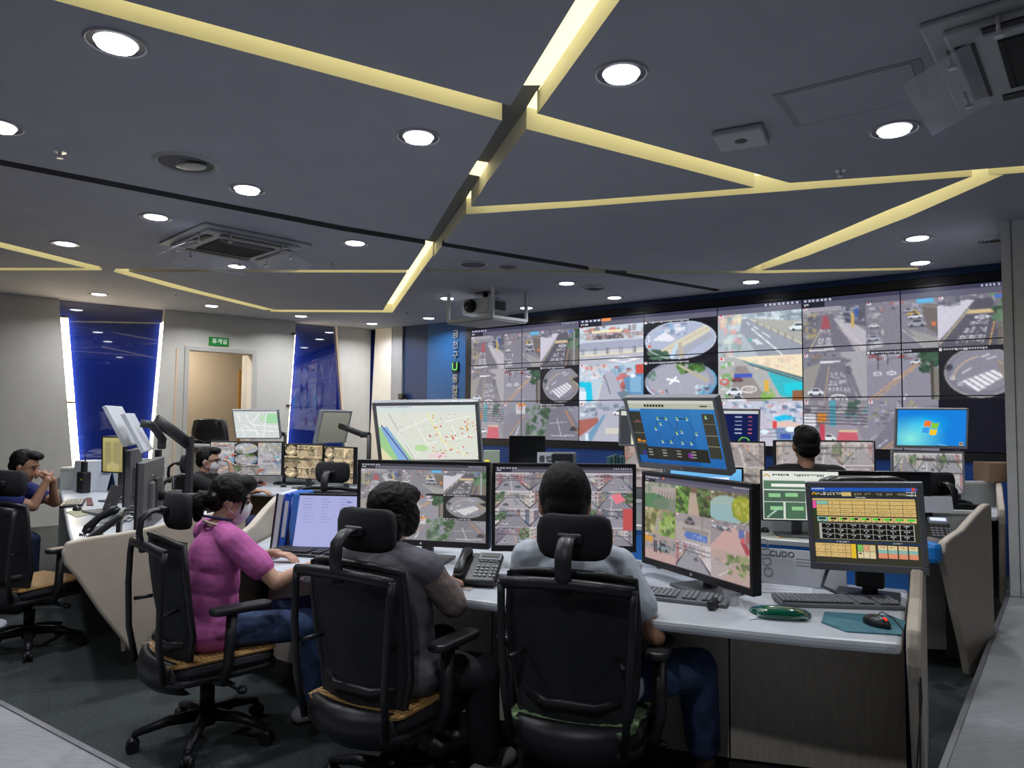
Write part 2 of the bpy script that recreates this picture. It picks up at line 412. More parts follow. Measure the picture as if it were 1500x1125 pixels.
def p_lines(c):
    c.fill('8a8894'); c.clutter(0, 0, .7, .5, ['6c6c70', '9a9890', '50505a', 'b4a860', 'c0c0cc'], 50); c.poly([(.4, .3), (.9, .1), (1, .1), (1, 1), (0, 1)], '7a7884')
    c.line(1, .2, .18, 1.03, .02, 'e0a050'); c.line(1.05, .2, .26, 1.03, .016, 'e0a050')
    for q in [(.15, .95, .28, .8), (.38, .68, .5, .56), (.62, .46, .8, .3), (.05, .8, .12, .72)]: c.line(*q, .016, 'f0f0f4')
def p_signs(c):
    c.fill('8c8c98'); c.poly([(0, .4), (.5, .1), (.6, .1), (.9, 1), (0, 1)], '83818c'); c.rect(.35, .02, .6, .3, 'c8c8cc'); c.rect(.4, .0, .62, .06, 'd88830'); c.ring(.47, .12, .05, .05, .02, 'c04040')
    c.line(.6, .3, .1, 1, .016, 'e0a060'); 
    for i in range(3): c.line(.45-i*.02, .6+i*.1, .35-i*.01, .9, .016, 'f0f0f4')
    c.leaves(.65, .1, 1, 1, ['48684c', '6a8468', '38503c', '8a9a84'], 50, .08)
def p_lane(c):
    c.fill('8a8894'); c.clutter(0, 0, 1, .2, ['6c6c74', 'a0a8a0', '50585c'], 30); c.leaves(0, .1, .22, 1, ['40603f', '5c7858', '304830'], 40, .08)
    c.poly([(.3, .15), (.7, .1), (1, .6), (1, 1), (.1, 1)], '76747e'); c.line(.45, .4, .56, .9, .016, 'f0f0f4'); c.line(.3, .88, .9, .86, .016, 'f0f0f4'); c.line(.25, .55, .7, .5, .02, 'b8b8c0')
    c.line(.65, .2, .95, .8, .018, 'd88850'); c.car(.88, .68, .2, '34343c'); c.line(.68, .2, 1, .8, .014, 'd88850')
def p_bus(c):
    c.fill('c0ccd8'); c.clutter(0, .0, 1, .38, ['d8dce0', 'a88c88', '50484c', 'e8e0c0', '786c70', 'c86858', '98a8a8'], 80); c.rect(.2, .14, .68, .2, 'f0e0b0'); c.clutter(.2, .2, .7, .38, ['40383c', '68545c', 'a09088'], 40)
    c.poly([(0, .45), (1, .42), (1, .62), (0, .66)], '9ca0b4'); c.poly([(0, .66), (1, .62), (1, .76), (0, .8)], 'c4c4c8'); c.line(0, .79, 1, .74, .03, 'e8d8a8')
    for i in range(5):
        for k in (0, .03): c.rect(.04+i*.2+k, .6, .05+i*.2+k, .76, '40424a')
    c.line(0, .66, 1, .63, .01, '70747c'); c.poly([(0, .8), (1, .76), (1, 1), (0, 1)], 'b0b0bc'); c.poly([(.45, .92), (.7, .84), (.95, .92), (.7, 1)], 'f0f0f4'); c.poly([(.55, .92), (.7, .87), (.85, .92), (.7, .97)], 'b0b0bc')
def p_over(c):
    c.fill('0a0a10'); c.ell(.5, .52, .49, .46, '98a0b4'); c.ell(.5, .52, .46, .42, 'a8b0c8'); c.clutter(.2, .1, .6, .4, ['c8ccd8', '8894a8', '6c7488', 'e8e8f0', '70a0c8'], 34, (.03, .1))
    c.poly([(.15, .82), (.85, .2), (.92, .35), (.3, .92)], 'd0c8b0'); c.poly([(.25, .95), (.9, .38), (.95, .5), (.5, .95)], 'a0a4b0'); c.line(.2, .85, .88, .28, .015, 'a89c80')
    c.poly([(.12, .5), (.3, .3), (.45, .5), (.38, .55)], 'e0e0e8'); c.leaves(.08, .78, .35, .95, ['30503c', '48684c'], 26, .06); c.poly([(.48, .6), (.53, .6), (.57, .97), (.5, .97)], 'b0a898'); c.poly([(.44, .62), (.48, .6), (.42, .96), (.36, .93)], 'b8d0e8')
    c.ring(.5, .52, .48, .45, .02, 'd8e0f0'); c.rect(.06, .6, .1, .68, 'd06040'); c.leaves(.0, .4, .12, .6, ['d8e0f0', '8898b0'], 10, .03)
def p_highway(c):
    c.fill('a8b4bc'); c.clutter(.3, .0, 1, .25, ['c0ccd4', '8c9ca8', '6c7c88', 'd8e4ea'], 50, (.03, .12)); c.clutter(0, 0, .3, 1, ['d0d8cc', 'e8d8b0', '7c8c88', 'c4d8dc', 'e0a0a0', '90a4a4'], 60)
    c.poly([(.3, .15), (.4, .15), (1, .7), (1, 1), (.5, 1), (.28, .4)], '9094a0'); c.poly([(.42, .15), (1, .28), (1, .8)], 'a4a49c'); c.line(.4, .16, 1, .78, .03, 'c8c0a8'); c.line(.42, .38, .78, 1, .025, 'f0f4f8')
    for i in range(6): c.rect(.48+i*.08, .22+i*.075, .5+i*.08, .3+i*.085, '8a8878')
    for q in [(.36, .24, .4, .29), (.44, .33, .5, .4), (.55, .48, .64, .6)]: c.line(*q, .02, 'f0f4f8')
    for i in range(3): c.line(.42+i*.025, .62, .5+i*.025, .75, .02, 'f0f4f8')
    c.car(.96, .4, .2, 'd8e4ea'); c.rect(.38, .6, .42, .66, '50b0a0')
def p_cyan(c):
    c.fill('b4c4d4'); c.clutter(0, 0, .5, .4, ['d0d8dc', 'e0c8c0', '94a8c0', 'c06858', 'e8e8ec'], 60, (.03, .1)); c.clutter(.5, 0, 1, .7, ['904840', 'b8685c', '6898b8', '3c5870', '98b8d0', 'd06058'], 60, (.04, .12))
    c.poly([(.42, .2), (.55, .2), (.72, 1), (.3, 1)], 'a8a8b8'); c.poly([(0, .45), (.2, .48), (.22, .95), (.12, .98), (.1, .62), (0, .58)], '10bcdc'); c.rect(0, .7, .12, 1, 'd8e0ec'); c.line(.36, .5, .28, 1, .015, 'e0d890')
    c.poly([(.7, .4), (1, .2), (1, .9), (.76, .8)], '5888b0'); c.rect(.8, .35, .96, .75, '78a8c8'); c.rect(.88, .06, 1, .3, 'c04840'); c.ell(.84, .34, .04, .05, 'e8eef4'); c.poly([(.6, .75), (.72, .7), (.95, 1), (.7, 1)], '647888')
    for i in range(10): c.rect(.4+.01*i, .3+.05*i, .415+.01*i, .34+.05*i, '505868')
def p_fishx(c):
    c.fill('08080e'); c.ell(.5, .52, .49, .5, '8c90a4'); c.ell(.48, .5, .42, .42, 'a0a0ae'); c.leaves(.5, .0, .82, .3, ['2c5020', '48782c', '1c3818'], 40, .06); c.leaves(.05, .25, .2, .5, ['506c58', '8aa0a0'], 10, .05)
    c.line(.32, .45, .5, .52, .05, 'f4f4f8'); c.line(.36, .58, .46, .4, .05, 'f4f4f8'); c.ring(.5, .52, .48, .48, .05, '5c9cc4', a0=-30, a1=60); c.clutter(.7, .6, .95, .85, ['4890c0', 'd0e8f4', '283848', '60b0d8'], 36, (.02, .06))
    c.clutter(.05, .7, .35, .95, ['c05850', 'e8e8f0', '303848', '7088a8'], 30, (.02, .07)); c.ring(.5, .52, .47, .47, .03, 'd0d8e8', a0=60, a1=170); c.poly([(.5, .1), (.9, .5), (.85, .55), (.48, .15)], 'b0a890')
def p_cyan30(c):
    c.fill('a8a8a8'); c.poly([(.2, .0), (1, 0), (1, .5), (.35, .1)], 'e8d8b8'); c.clutter(.4, .02, .95, .3, ['f0dcc0', 'd8b8a0', 'c8c0b0'], 30, (.03, .1)); c.poly([(.3, .08), (1, .5), (1, .62), (.4, .2)], '50585c'); c.line(.35, .12, 1, .56, .02, '60b8c0')
    c.poly([(.6, .35), (1, .6), (1, 1), (.75, .9)], '30b0bc'); c.rect(.8, .62, 1, .85, '18c4d4'); c.rect(.88, .78, 1, 1, '885838'); c.clutter(0, .1, .2, 1, ['50a038', 'd8e0e4', 'b0a0a0', '3c6cb0', '789060'], 40, (.03, .09))
    c.poly([(.22, .2), (.34, .2), (.6, 1), (.15, 1)], '8c8480'); c.ring(.38, .74, .09, .07, .03, 'e0dcd8'); c.text('30', 0, 0, .1, 'e0dcd8', [(.33, .7), (.43, .7), (.43, .79), (.33, .79)])
    c.car(.2, .78, .2, 'e0e4ea'); c.car(.24, .96, .22, 'd0d4dc'); c.car(.24, .5, .14, '803c40'); c.rect(.2, .38, .42, .47, '3850b8'); c.ring(.08, .56, .05, .06, .03, 'd04040'); c.leaves(.55, .75, .66, .95, ['70a048', '8cb058'], 12, .05); c.rect(.56, .55, .62, .8, 'd8a840')
def p_cross(c):
    c.fill('a0a8b8'); c.clutter(0, 0, 1, .35, ['6c7484', 'b8c0cc', '8c94a4', '50586a', 'e0e4ea'], 60); c.poly([(.3, .2), (.7, .2), (1, 1), (.25, 1)], 'aaaab8'); c.poly([(0, .45), (.3, .38), (.32, .5), (0, .9)], 'a05c50'); c.rect(.42, .64, .98, .8, 'c8c4b8'); c.poly([(.1, .9), (.4, .3), (.43, .32), (.2, 1)], '6890b0')
    c.car(.62, .25, .16, 'e8ecf0'); c.rect(.1, .8, .16, .98, 'd0e0e8'); c.rect(.72, .85, .76, .98, '40303c')
def p_market(c):
    c.fill('b8bccc'); c.clutter(0, 0, 1, .45, ['d8dce8', '7890a8', '405878', 'e4e8f0', '98a8c0', 'c08080'], 110, (.02, .08)); c.poly([(.4, .2), (.55, .2), (.7, 1), (.35, 1)], 'bab4c4')
    c.poly([(.66, .36), (.8, .3), (.92, .38), (.72, .45)], '18b4e0'); c.poly([(.6, .48), (.78, .44), (.98, .5), (.96, .56), (.7, .56)], 'd8b8a8'); c.rect(.66, .44, .7, .6, 'd03c40'); c.poly([(.68, .6), (1, .56), (1, 1), (.72, 1)], '7088b0'); c.rect(.74, .72, .86, .82, '2848b0')
    for y in (.66, .74, .82): c.line(.2, y, 1, y-.06, .008, '586070')
    c.ell(.86, .62, .06, .06, 'e0eef8'); c.ell(.56, .68, .05, .05, 'd8e8f4')
def p_park(c):
    c.fill('98948c'); c.leaves(0, 0, 1, .35, ['788870', '5c7054', 'a0a090'], 40, .08); c.poly([(.2, .2), (1, .1), (1, .5), (.3, .5)], 'a89c98'); c.ell(.3, .75, .5, .32, '4c7850'); c.ell(.75, .8, .5, .25, '687868', .7)
    for i in range(6): c.line(.5+i*.09, .3, .44+i*.1, .6, .012, '3c3834')
def p_path(c):
    c.fill('705848'); c.leaves(0, 0, .42, 1, ['3c5c28', '5c8c38', '2c401c', '78a848', '385030'], 90, .09); c.leaves(.66, 0, 1, 1, ['384c24', '587840', '24301c', '687c50'], 80, .08); c.poly([(.42, .2), (.6, .2), (.7, 1), (.36, 1)], 'b09c8c')
def p_pond(c):
    c.fill('706c58'); c.leaves(0, 0, 1, .3, ['685c48', '5c6838', '484028', '8c9468'], 40, .07); c.ell(.42, .62, .46, .5, '98b0ac'); c.ell(.35, .75, .4, .3, '8cb0b4'); c.ell(.82, .5, .28, .42, '88942c'); c.leaves(.6, .2, 1, .75, ['a4ac34', '7c8828', '98982c', 'b8b450'], 30, .08); c.ring(.5, .62, .5, .5, .03, 'c8c0b0', a0=0, a1=80)
def p_bush(c):
    c.fill('8c8468'); c.leaves(0, 0, .5, 1, ['a8a070', '70703c', '585c34', 'b8b08c'], 60, .09); c.poly([(.38, .4), (.5, .3), (.6, 1), (.3, 1)], 'a0988c'); c.leaves(.5, .1, 1, 1, ['60883c', '88a84c', '405c2c', '9cb868'], 70, .09)
def p_bluesign(c):
    c.fill('988e90'); c.poly([(0, .3), (1, .4), (1, 1), (0, 1)], 'a89e9c'); c.rect(.2, .5, .95, .62, '8c8480'); c.poly([(.25, .76), (.32, .62), (.9, .64), (.9, .88), (.32, .88)], '4c6cb8'); c.text('금천경찰', 0, 0, .1, 'b8c8e8', [(.52, .68), (.86, .69), (.86, .84), (.52, .83)]); c.car(.42, .22, .3, '6c6468'); c.rect(.75, 0, .8, .6, '84807c')
def p_redlane(c):
    c.fill('90888c'); c.clutter(0, 0, 1, .35, ['70686c', 'a8a0a4', '50586c', 'd8d4d8'], 50); c.poly([(.45, .15), (.65, .15), (1, 1), (0, 1), (0, .9)], 'c09c98'); c.poly([(.75, .6), (.9, .62), (1, .9), (.9, 1)], 'a04048')
    for i in range(5): c.car(.1+i*.09, .22+.03*(i % 3), .14, ['d8d8e0', '808490', '505460'][i % 3])
    c.rect(.72, .2, .84, .5, '5868a8'); c.rect(.76, .45, .86, .6, 'c85860'); c.rect(.88, .2, 1, .6, '985c5c')
def p_people(c):
    c.fill('a09090'); c.clutter(0, 0, 1, .5, ['70787c', 'a8a8a4', '405054', '907878', '607880'], 50); c.poly([(0, .6), (1, .7), (1, 1), (0, 1)], 'b89894'); c.rect(0, .12, .26, .34, 'd09038'); c.car(.6, .42, .4, '7c8c94')
    for x in (.3, .36, .5): c.rect(x, .25, x+.04, .7, '3c3c44')
def facade(c, q, col, wins, rows=3, cols=3):
    """a building side as a quad (tl,tr,br,bl) with rows of windows"""
    c.poly(q, col)
    L = lambda a, b, t: (a[0]+(b[0]-a[0])*t, a[1]+(b[1]-a[1])*t)
    for j in range(rows):
        for i in range(cols):
            u0, u1 = (i+.25)/cols, (i+.75)/cols; v0, v1 = (j+.2)/rows, (j+.62)/rows
            P = lambda u, v: L(L(q[0], q[1], u), L(q[3], q[2], u), v)
            c.poly([P(u0, v0), P(u1, v0), P(u1, v1), P(u0, v1)], wins, .8)
def p_street(c, seed=1):
    p = random.Random(seed); c.rng = np.random.RandomState(seed)
    tones = [['b0a0a0', '8c848c', '74687a', 'a8787a', 'c4bcc0'], ['a8a498', '8c9088', '78747c', 'b8b0a4', '98807c'], ['b4a8ac', '90706c', '847c80', 'd0c8c4', '68707c']][seed % 3]
    c.grad('c8c4cc', '9c98a0', 0, .25); x = p.uniform(.38, .62); hy = p.uniform(.08, .22)
    for k in range(14): q = p.uniform(0, 1); c.rect(q, hy-.08, q+.08, hy+.06, p.choice(tones), .9)
    c.poly([(x-.05, hy), (x+.06, hy), (1.05, 1.1), (-.05, 1.1)], p.choice(['8e8c96', '9a969e', '84828c', 'a29ea4']))
    for side in (-1, 1):
        far, near = x+side*.05, .5+side*.56
        for k in range(4):
            t0, t1 = 1-(k/4)**.7, 1-((k+1)/4)**.7; t0, t1 = (1-k/4)**1.6, (1-(k+1)/4)**1.6
            xa, xb = far+(near-far)*t0, far+(near-far)*t1; ya, yb = hy+(1.05-hy)*t0*.95, hy+(1.05-hy)*t1*.95
            ha, hb = ya-(ya-hy)*p.uniform(.7, 1.1)-.16*t0-.05, yb-(yb-hy)*p.uniform(.8, 1.2)-.14*t1-.05
            facade(c, [(xa, ha), (xb, hb), (xb, yb), (xa, ya)], p.choice(tones), p.choice(['4c4a54', '5c6470', '3c3c46', 'd0d0d4']), 3, 2)
            if p.random() < .4: c.poly([(xa, ya-.14*t0-.02), (xb, yb-.12*t1-.02), (xb, yb-.08*t1), (xa, ya-.1*t0)], p.choice(['c05858', '5878a8', '58a098', 'd0a860', 'e0e0e0']))
    for i in range(4):
        t = p.uniform(.1, .9); c.car(x+(.5-x)*t+p.choice((-1, 1))*.26*t, hy+(1-hy)*t, .05+.16*t, p.choice(['e4e4ea', '50545c', 'a8acb4', 'c8ccd4']))
    if p.random() < .5: sx = p.choice((0, .72)); c.leaves(sx, .1, sx+.28, .6, ['48643c', '6c8858', '34482c', '58744c'], 30, .07)
    if p.random() < .6: c.line(x+.01, hy+.05, x+p.uniform(-.2, .2), 1, .012, p.choice(['e8e8ec', 'e0b070']))
    for i in range(p.randint(0, 3)): y = p.uniform(.05, .5); c.line(0, y, 1, y+p.uniform(-.1, .1), .008, '34343c')
def soften(s, k=.5):
    a = s.a; b = a.copy(); b[1:-1, 1:-1] = k*a[1:-1, 1:-1] + (1-k)/4*(a[:-2, 1:-1]+a[2:, 1:-1]+a[1:-1, :-2]+a[1:-1, 2:]); s.a[:] = b
def bars(c, dark='343448', hgt=.055):
    c.rect(0, 0, 1, hgt, dark); c.rect(0, hgt, 1, hgt+.035, '5c5a6c')
    for i in range(7): c.rect(.012+i*.022, hgt*.3, .024+i*.022, hgt*.75, 'c8ccd8')
    for i in range(8): c.rect(.86+i*.017, hgt*.35, .868+i*.017, hgt*.7, 'b8bcc8')
    c.rect(.0, hgt, .12, hgt+.035, '1c1c28'); c.scribble(.01, hgt+.008, .04, .018, 'e8e8f0')
def cap_(c, dark=False):
    if dark: c.rect(0, 0, 1, .09, '101014')
    c.rect(.01, .02, .05, .075, 'e8e8ec'); c.rect(.02, .02, .04, .05, 'd03030'); c.scribble(.07, .03, .62, .045, 'e0e0e8', .8)
def mosaic(c, fs, cols, rows, y0=.09, lab=()):
    for i, f in enumerate(fs):
        if f is None: continue
        x, y = i % cols, i//cols
        s = c.sub(x/cols, y0+(1-y0)*y/rows, (x+1)/cols, y0+(1-y0)*(y+1)/rows, i+5)
        if isinstance(f, int): p_street(s, f)
        else: f(s)
        soften(s, .45)
        if s.h > 40: soften(s, .5)
        if i in lab: cap_(s, True)
        else: s.rect(.02, .02, .08, .08, 'e8e8ec'); s.rect(.03, .02, .06, .06, 'd03030')
        s.grain(.018)
def blend(c, col, al): c.a[:] = c.a*(1-al) + c.c(col)*al
L_SET = [p_alley30, p_parking, p_curve, p_slow, p_junction, p_fish, p_redalley, p_signs, p_lane]
R_SET = [p_alley30, p_parking, p_curve, p_slow, p_junction, p_fish, p_redalley, p_lines, None]
M_SET = [p_bus, p_over, p_highway, p_cyan, p_fishx, p_cyan30, p_cross, p_cross, p_market]
def screen_grid(name, cv, w_, h_, parent, m, curve=0.0, y=0.0):
    """one screen: grid of coloured points in the local XZ plane, facing -Y"""
    a = np.clip(cv.a, 0, 1); H_, W_ = a.shape[:2]
    l = np.where(a <= .04045, a/12.92, ((a+.055)/1.055)**2.4)
    xs = np.linspace(-w_/2, w_/2, W_); zs = np.linspace(h_/2, -h_/2, H_)
    X, Zc = np.meshgrid(xs, zs); Y = np.full_like(X, y) + (-curve*(X/(w_/2))**2)
    co = np.stack([X, Y, Zc], -1).reshape(-1, 3)
    i = (np.arange(H_-1)[:, None]*W_ + np.arange(W_-1)[None, :]).reshape(-1)
    f = np.stack([i, i+W_, i+W_+1, i+1], -1)
    me = bpy.data.meshes.new(name); me.vertices.add(len(co)); me.vertices.foreach_set('co', co.reshape(-1).astype(np.float32))
    n = len(f); me.loops.add(n*4); me.loops.foreach_set('vertex_index', f.reshape(-1).astype(np.int32))
    me.polygons.add(n); me.polygons.foreach_set('loop_start', np.arange(0, n*4, 4, dtype=np.int32))
    try: me.polygons.foreach_set('loop_total', np.full(n, 4, np.int32))
    except Exception: pass
    me.update(calc_edges=True)
    at = me.color_attributes.new('Col', 'FLOAT_COLOR', 'POINT')
    rgba = np.concatenate([l.reshape(-1, 3), np.ones((len(co), 1))], 1).astype(np.float32)
    at.data.foreach_set('color', rgba.reshape(-1)); me.materials.append(m)
    o = bpy.data.objects.new(name, me); COL.objects.link(o)
    if parent is not None: o.parent = parent
    return o
# ================================================================== THE ROOM
m_ceil = mat('ceiling_paint', raw=(0.39, 0.405, 0.46, 1), rough=0.85, noise=0.04, nscale=3)
m_cream = mat('slot_cream', raw=(0.82, 0.79, 0.62, 1), rough=0.6)
m_led = mat('slot_light', 'fff4c0', emit='f2e8b8', estr=1.5)
m_dim = mat('slot_unlit', raw=(0.18, 0.18, 0.17, 1), rough=0.8)
m_groove = mat('groove_grey', raw=(0.12, 0.12, 0.13, 1), rough=0.8)
m_white = mat('wall_white', raw=(0.70, 0.67, 0.61, 1), rough=0.45, noise=0.03, nscale=6)
m_beige = mat('wall_beige', raw=(0.5, 0.42, 0.32, 1), rough=0.8, noise=0.05, nscale=30)
m_grey = mat('wall_grey', raw=(0.3, 0.3, 0.31, 1), rough=0.7, noise=0.04, nscale=9)
m_bluew = mat('wall_blue', raw=(0.012, 0.09, 0.26, 1), rough=0.4)
m_navyw = mat('wall_navy', raw=(0.008, 0.03, 0.10, 1), rough=0.45)
m_glassb = mat('blue_glass', raw=(0.006, 0.016, 0.16, 1), rough=0.02, spec=1.0, ior=1.7, coat=1.0)
m_black = mat('black_frame', raw=(0.008, 0.008, 0.012, 1), rough=0.4)
m_strip = mat('light_strip', 'fff8e0', emit='ffe8bc', estr=26.0)
m_strip2 = mat('light_strip_soft', 'fff8e0', emit='ffe8bc', estr=16.0)
m_carpet = mat('carpet', raw=(0.045, 0.055, 0.058, 1), rough=1.0, noise=0.35, nscale=75, bump=0.8, bscale=400, stretch=(1, 1, 1))
m_ledge = mat('grey_stone', raw=(0.28, 0.29, 0.31, 1), rough=0.55, noise=0.12, nscale=14, stretch=(1, 5, 1))
m_edge = mat('step_edge', raw=(0.2, 0.2, 0.22, 1), rough=0.4, metal=0.4)

C1 = Vector((-2.62, 12.85, 0)); LW = Vector((-0.769, -0.639, 0)).normalized(); NL = Vector((-LW.y, LW.x, 0))
if NL.dot(-C1) < 0: NL = -NL
VO = Vector((-0.6627, 11.346, 0)); VU = Vector((math.cos(-0.6547), math.sin(-0.6547), 0)); VN = Vector((VU.y, -VU.x, 0))
if VN.dot(-VO) < 0: VN = -VN
C1 = VO + VU*((C1-VO).dot(VU))      # the corner lies on the screen wall's plane

fl = MB(); fl.prism([(-10, -3), (7, -3), (7, 14), (-10, 14)], -0.1, 0.0); struct(fl.build('floor', m_carpet))
# raised stone step the photograph was taken from
e = [(-2.38, 3.38), (-1.47, 2.77), (-0.55, 2.13), (0.35, 1.52), (1.0, 1.9), (1.68, 2.82), (3.92, 5.66), (4.9, 7.0), (6.5, 5.6), (5.2, -2.4), (-6.2, -2.4), (-6.2, 5.4), (-4.4, 4.74)]
e = [(-2.38, 3.38), (-1.47, 2.77), (-0.3, 1.98), (0.45, 1.30), (1.68, 2.82), (3.92, 5.66), (4.6, 6.6), (5.9, 5.6), (5.0, -2.4), (-6.6, -2.4), (-7.4, 5.2), (-5.2, 5.26)]
st = MB(); st.prism(e, 0.0, 0.15); struct(st.build('floor_step', m_ledge, bev=0.006))
ee = MB()
for a, b in zip(e[:6], e[1:6]):
    a = Vector((a[0], a[1], 0)); b = Vector((b[0], b[1], 0)); d_ = (b-a); n_ = Vector((-d_.y, d_.x, 0)).normalized()*0.012
    ee.prism([tuple((a+n_)[:2]), tuple((b+n_)[:2]), tuple((b-n_)[:2]), tuple((a-n_)[:2])], 0.12, 0.156)
struct(ee.build('trim_1', m_edge))

# ---- ceiling with slots
SL = [  # (kind, pixel polygon of the opening)
 ('lit', [(870, -44), (753, 147), (745, 160), (790, 160), (787, 167), (944, -50)]),
 ('dim', [(745, 158), (735, 177), (684, 260), (714, 266), (772, 188), (792, 158)]),
 ('lit', [(684, 259), (672, 278), (703, 284), (715, 264)]),
 ('dim', [(672, 277), (628, 350), (614, 372), (636, 375), (650, 357), (690, 303), (703, 283)]),
 ('lit', [(616, 369), (598, 396), (560, 456), (575, 457.5), (619, 395), (635, 373)]),
 ('lit', [(0, -50), (100, -22), (190, 3), (752, 156), (737, 177), (200, 33.5), (78, 0), (-40, -32)]),
 ('lit', [(786, 166), (1000, 225), (1157, 268), (1107, 275), (1000, 247), (771, 189)]),
 ('lit', [(689, 303), (850, 294), (1000, 283), (1107, 274.5), (1157, 268), (1330, 256), (1850, 216), (1850, 228), (1427, 258), (1110, 283), (1000, 291.5), (850, 303), (682, 314)]),
 ('lit', [(1427, 257), (1300, 308), (1143, 375), (1090, 397), (1112, 397), (1182, 375), (1330, 318), (1470, 256)]),
 ('lit', [(1106, 396.3), (1345, 392), (1345, 395), (1106, 400.5)]),
 ('dim', [(625, 394), (860, 396), (1106, 396.8), (1106, 400), (860, 400), (625, 398)]),
 ('lit', [(0, 354.5), (148, 391), (140, 396), (0, 362.5)]),
 ('lit', [(-60, 392.3), (149, 392.6), (149, 396), (-60, 396)]),
 ('lit', [(170, 393), (300, 428), (404, 454), (388, 454.3), (250, 421), (166, 398)]),
 ('lit', [(396, 453.6), (575, 454.5), (575, 457.8), (396, 456.8)]),
 ('lit', [(405, 395.6), (600, 395.4), (596, 399.4), (405, 399)]),
 ('dim', [(172, 393.6), (405, 395.6), (405, 399), (182, 398)]),
]
GR = [[(-40, 225), (0, 233.5), (250, 282), (500, 330), (630, 352), (627, 358.5), (500, 338), (250, 290), (0, 242), (-40, 234)],
      [(650, 355), (850, 388), (1055, 424), (1049, 427), (850, 394), (645, 360)]]
cb = MB(); cb.prism([(-10, -3), (7, -3), (7, 14), (-10, 14)], ROOM_H, ROOM_H+0.3)
ceil = cb.build('ceiling', [m_ceil, m_cream, m_led, m_dim, m_groove])
cutters = []
def cutter(poly, depth, side, top):
    b = MB(); pts = [tuple(Z(x, y, ROOM_H)[:2]) for x, y in poly]
    b.prism(pts, ROOM_H-0.05, ROOM_H+depth, mats={'b': 0, 't': top, 's': side})
    o = b.build('cut', [m_ceil, m_cream, m_led, m_dim, m_groove]); cutters.append(o)
    q = ceil.modifiers.new('c', 'BOOLEAN'); q.operation = 'DIFFERENCE'; q.object = o; q.solver = 'EXACT'
for i, (k, poly) in enumerate(SL):
    cutter(poly, 0.12+0.0011*i, 1, 2 if k == 'lit' else 3)
for poly in GR: cutter(poly, 0.04, 4, 4)
me = evalmesh(ceil); ceil.modifiers.clear(); ceil.data = me; struct(ceil)
for o in cutters: bpy.data.objects.remove(o)

# ---- enclosing walls outside the view
def wall(name, a, b, m, th=0.12, z0=0.0, z1=ROOM_H):
    a = Vector((a[0], a[1], 0)); b = Vector((b[0], b[1], 0)); d = b-a; n = Vector((-d.y, d.x, 0)).normalized()*th
    k = MB(); k.prism([tuple(q[:2]) for q in (a, b, b+n, a+n)], z0, z1); return struct(k.build(name, m))
LEND = C1 + LW*9.2; VEND = C1 + VU*12.2
wall('wall_back', (LEND.x, LEND.y), (-7.0, -2.5), m_grey, -0.1); wall('wall_rear', (-7.0, -2.5), (5.2, -2.5), m_grey, -0.1); wall('wall_right', (5.2, -2.5), (VEND.x, VEND.y), m_grey, -0.1)

# ---- left wall: white panels with slanted edges, blue glass between them
def sz(px, py):
    p = PL(px, py, C1, NL); return ((p-C1).dot(LW), p.z)
def edge(p, q):
    a, b = sz(*p), sz(*q); k = (b[0]-a[0])/(b[1]-a[1])
    return (a[0]+(ROOM_H-a[1])*k, a[0]+(0-a[1])*k)      # s at the top, s at the floor
def lpanel(name, poly, y0, y1, m, kind='structure', parent=None):
    """polygon in (s,z) of the left wall extruded from y0 to y1 along its normal"""
    b = MB(); M = Matrix((( LW.x, 0, NL.x, C1.x), (LW.y, 0, NL.y, C1.y), (0, 1, 0, 0), (0, 0, 0, 1)))
    b.prism(poly, y0, y1, M); o = b.build(name, m, parent)
    if kind: o['kind'] = kind
    return o
e1L = edge((85, 440), (104, 676)); e1R = edge((239, 453), (226, 600)); e2L = edge((430, 472), (418, 640)); e2R = edge((490, 478), (504, 650))
dL = sz(274, 514); dR = sz(366, 519); DZ = (dL[1]+dR[1])/2; dl, dr = dL[0], dR[0]
T = ROOM_H
wl = MB(); 
lpanel('wall_left', [(e1L[0], T), (9.2, T), (9.2, 0), (e1L[1], 0)], -0.1, 0.1, m_white)
lpanel('wall_left', [(e1R[0], T), (dl, T), (dl, 0), (e1R[1], 0)], -0.1, 0.1, m_white)
lpanel('wall_left', [(dl, T), (dr, T), (dr, DZ), (dl, DZ)], -0.1, 0.1, m_white)
lpanel('wall_left', [(dr, T), (e2L[0], T), (e2L[1], 0), (dr, 0)], -0.1, 0.1, m_white)
lpanel('wall_left', [(e2R[0], T), (0, T), (0, 0), (e2R[1], 0)], -0.1, 0.1, m_white)
lpanel('window_1', [(e1L[0], T), (e1R[0], T), (e1R[1], 0), (e1L[1], 0)], -0.1, 0.02, m_glassb)
lpanel('window_2', [(e2L[0], T), (e2R[0], T), (e2R[1], 0), (e2L[1], 0)], -0.1, 0.02, m_glassb)
def lstrip(name, e, z0, z1, off, w_, m, y0=0.03, y1=0.09):
    f = lambda z: e[0]+(T-z)/T*(e[1]-e[0])+off
    return lpanel(name, [(f(z0), z0), (f(z1), z1), (f(z1)+w_, z1), (f(z0)+w_, z0)], y0, y1, m)
def wall_light(e, z0, z1, off, w_, m, label, bracket=True):
    o = lstrip('wall_light', e, z0, z1, off, w_, m); del o['kind']
    tag(o, label, 'light strip', 'light strips along the slanted wall edges')
    if bracket:
        f = lambda z: e[0]+(T-z)/T*(e[1]-e[0])+off
        for k, z in enumerate((z1, (z0+z1)/2+0.1)):
            c = C1+LW*(f(z)+w_/2)+NL*0.09+Vector((0, 0, z)); b = MB(); b.box(c, (0.07, 0.07, 0.03))
            b.build('bracket', mat('bracket_brown', '6a5540'), o)
    return o
wall_light(e1L, 0.3, 2.86, -0.09, 0.085, m_strip, 'bright white light strip left of the wide blue glass panel')
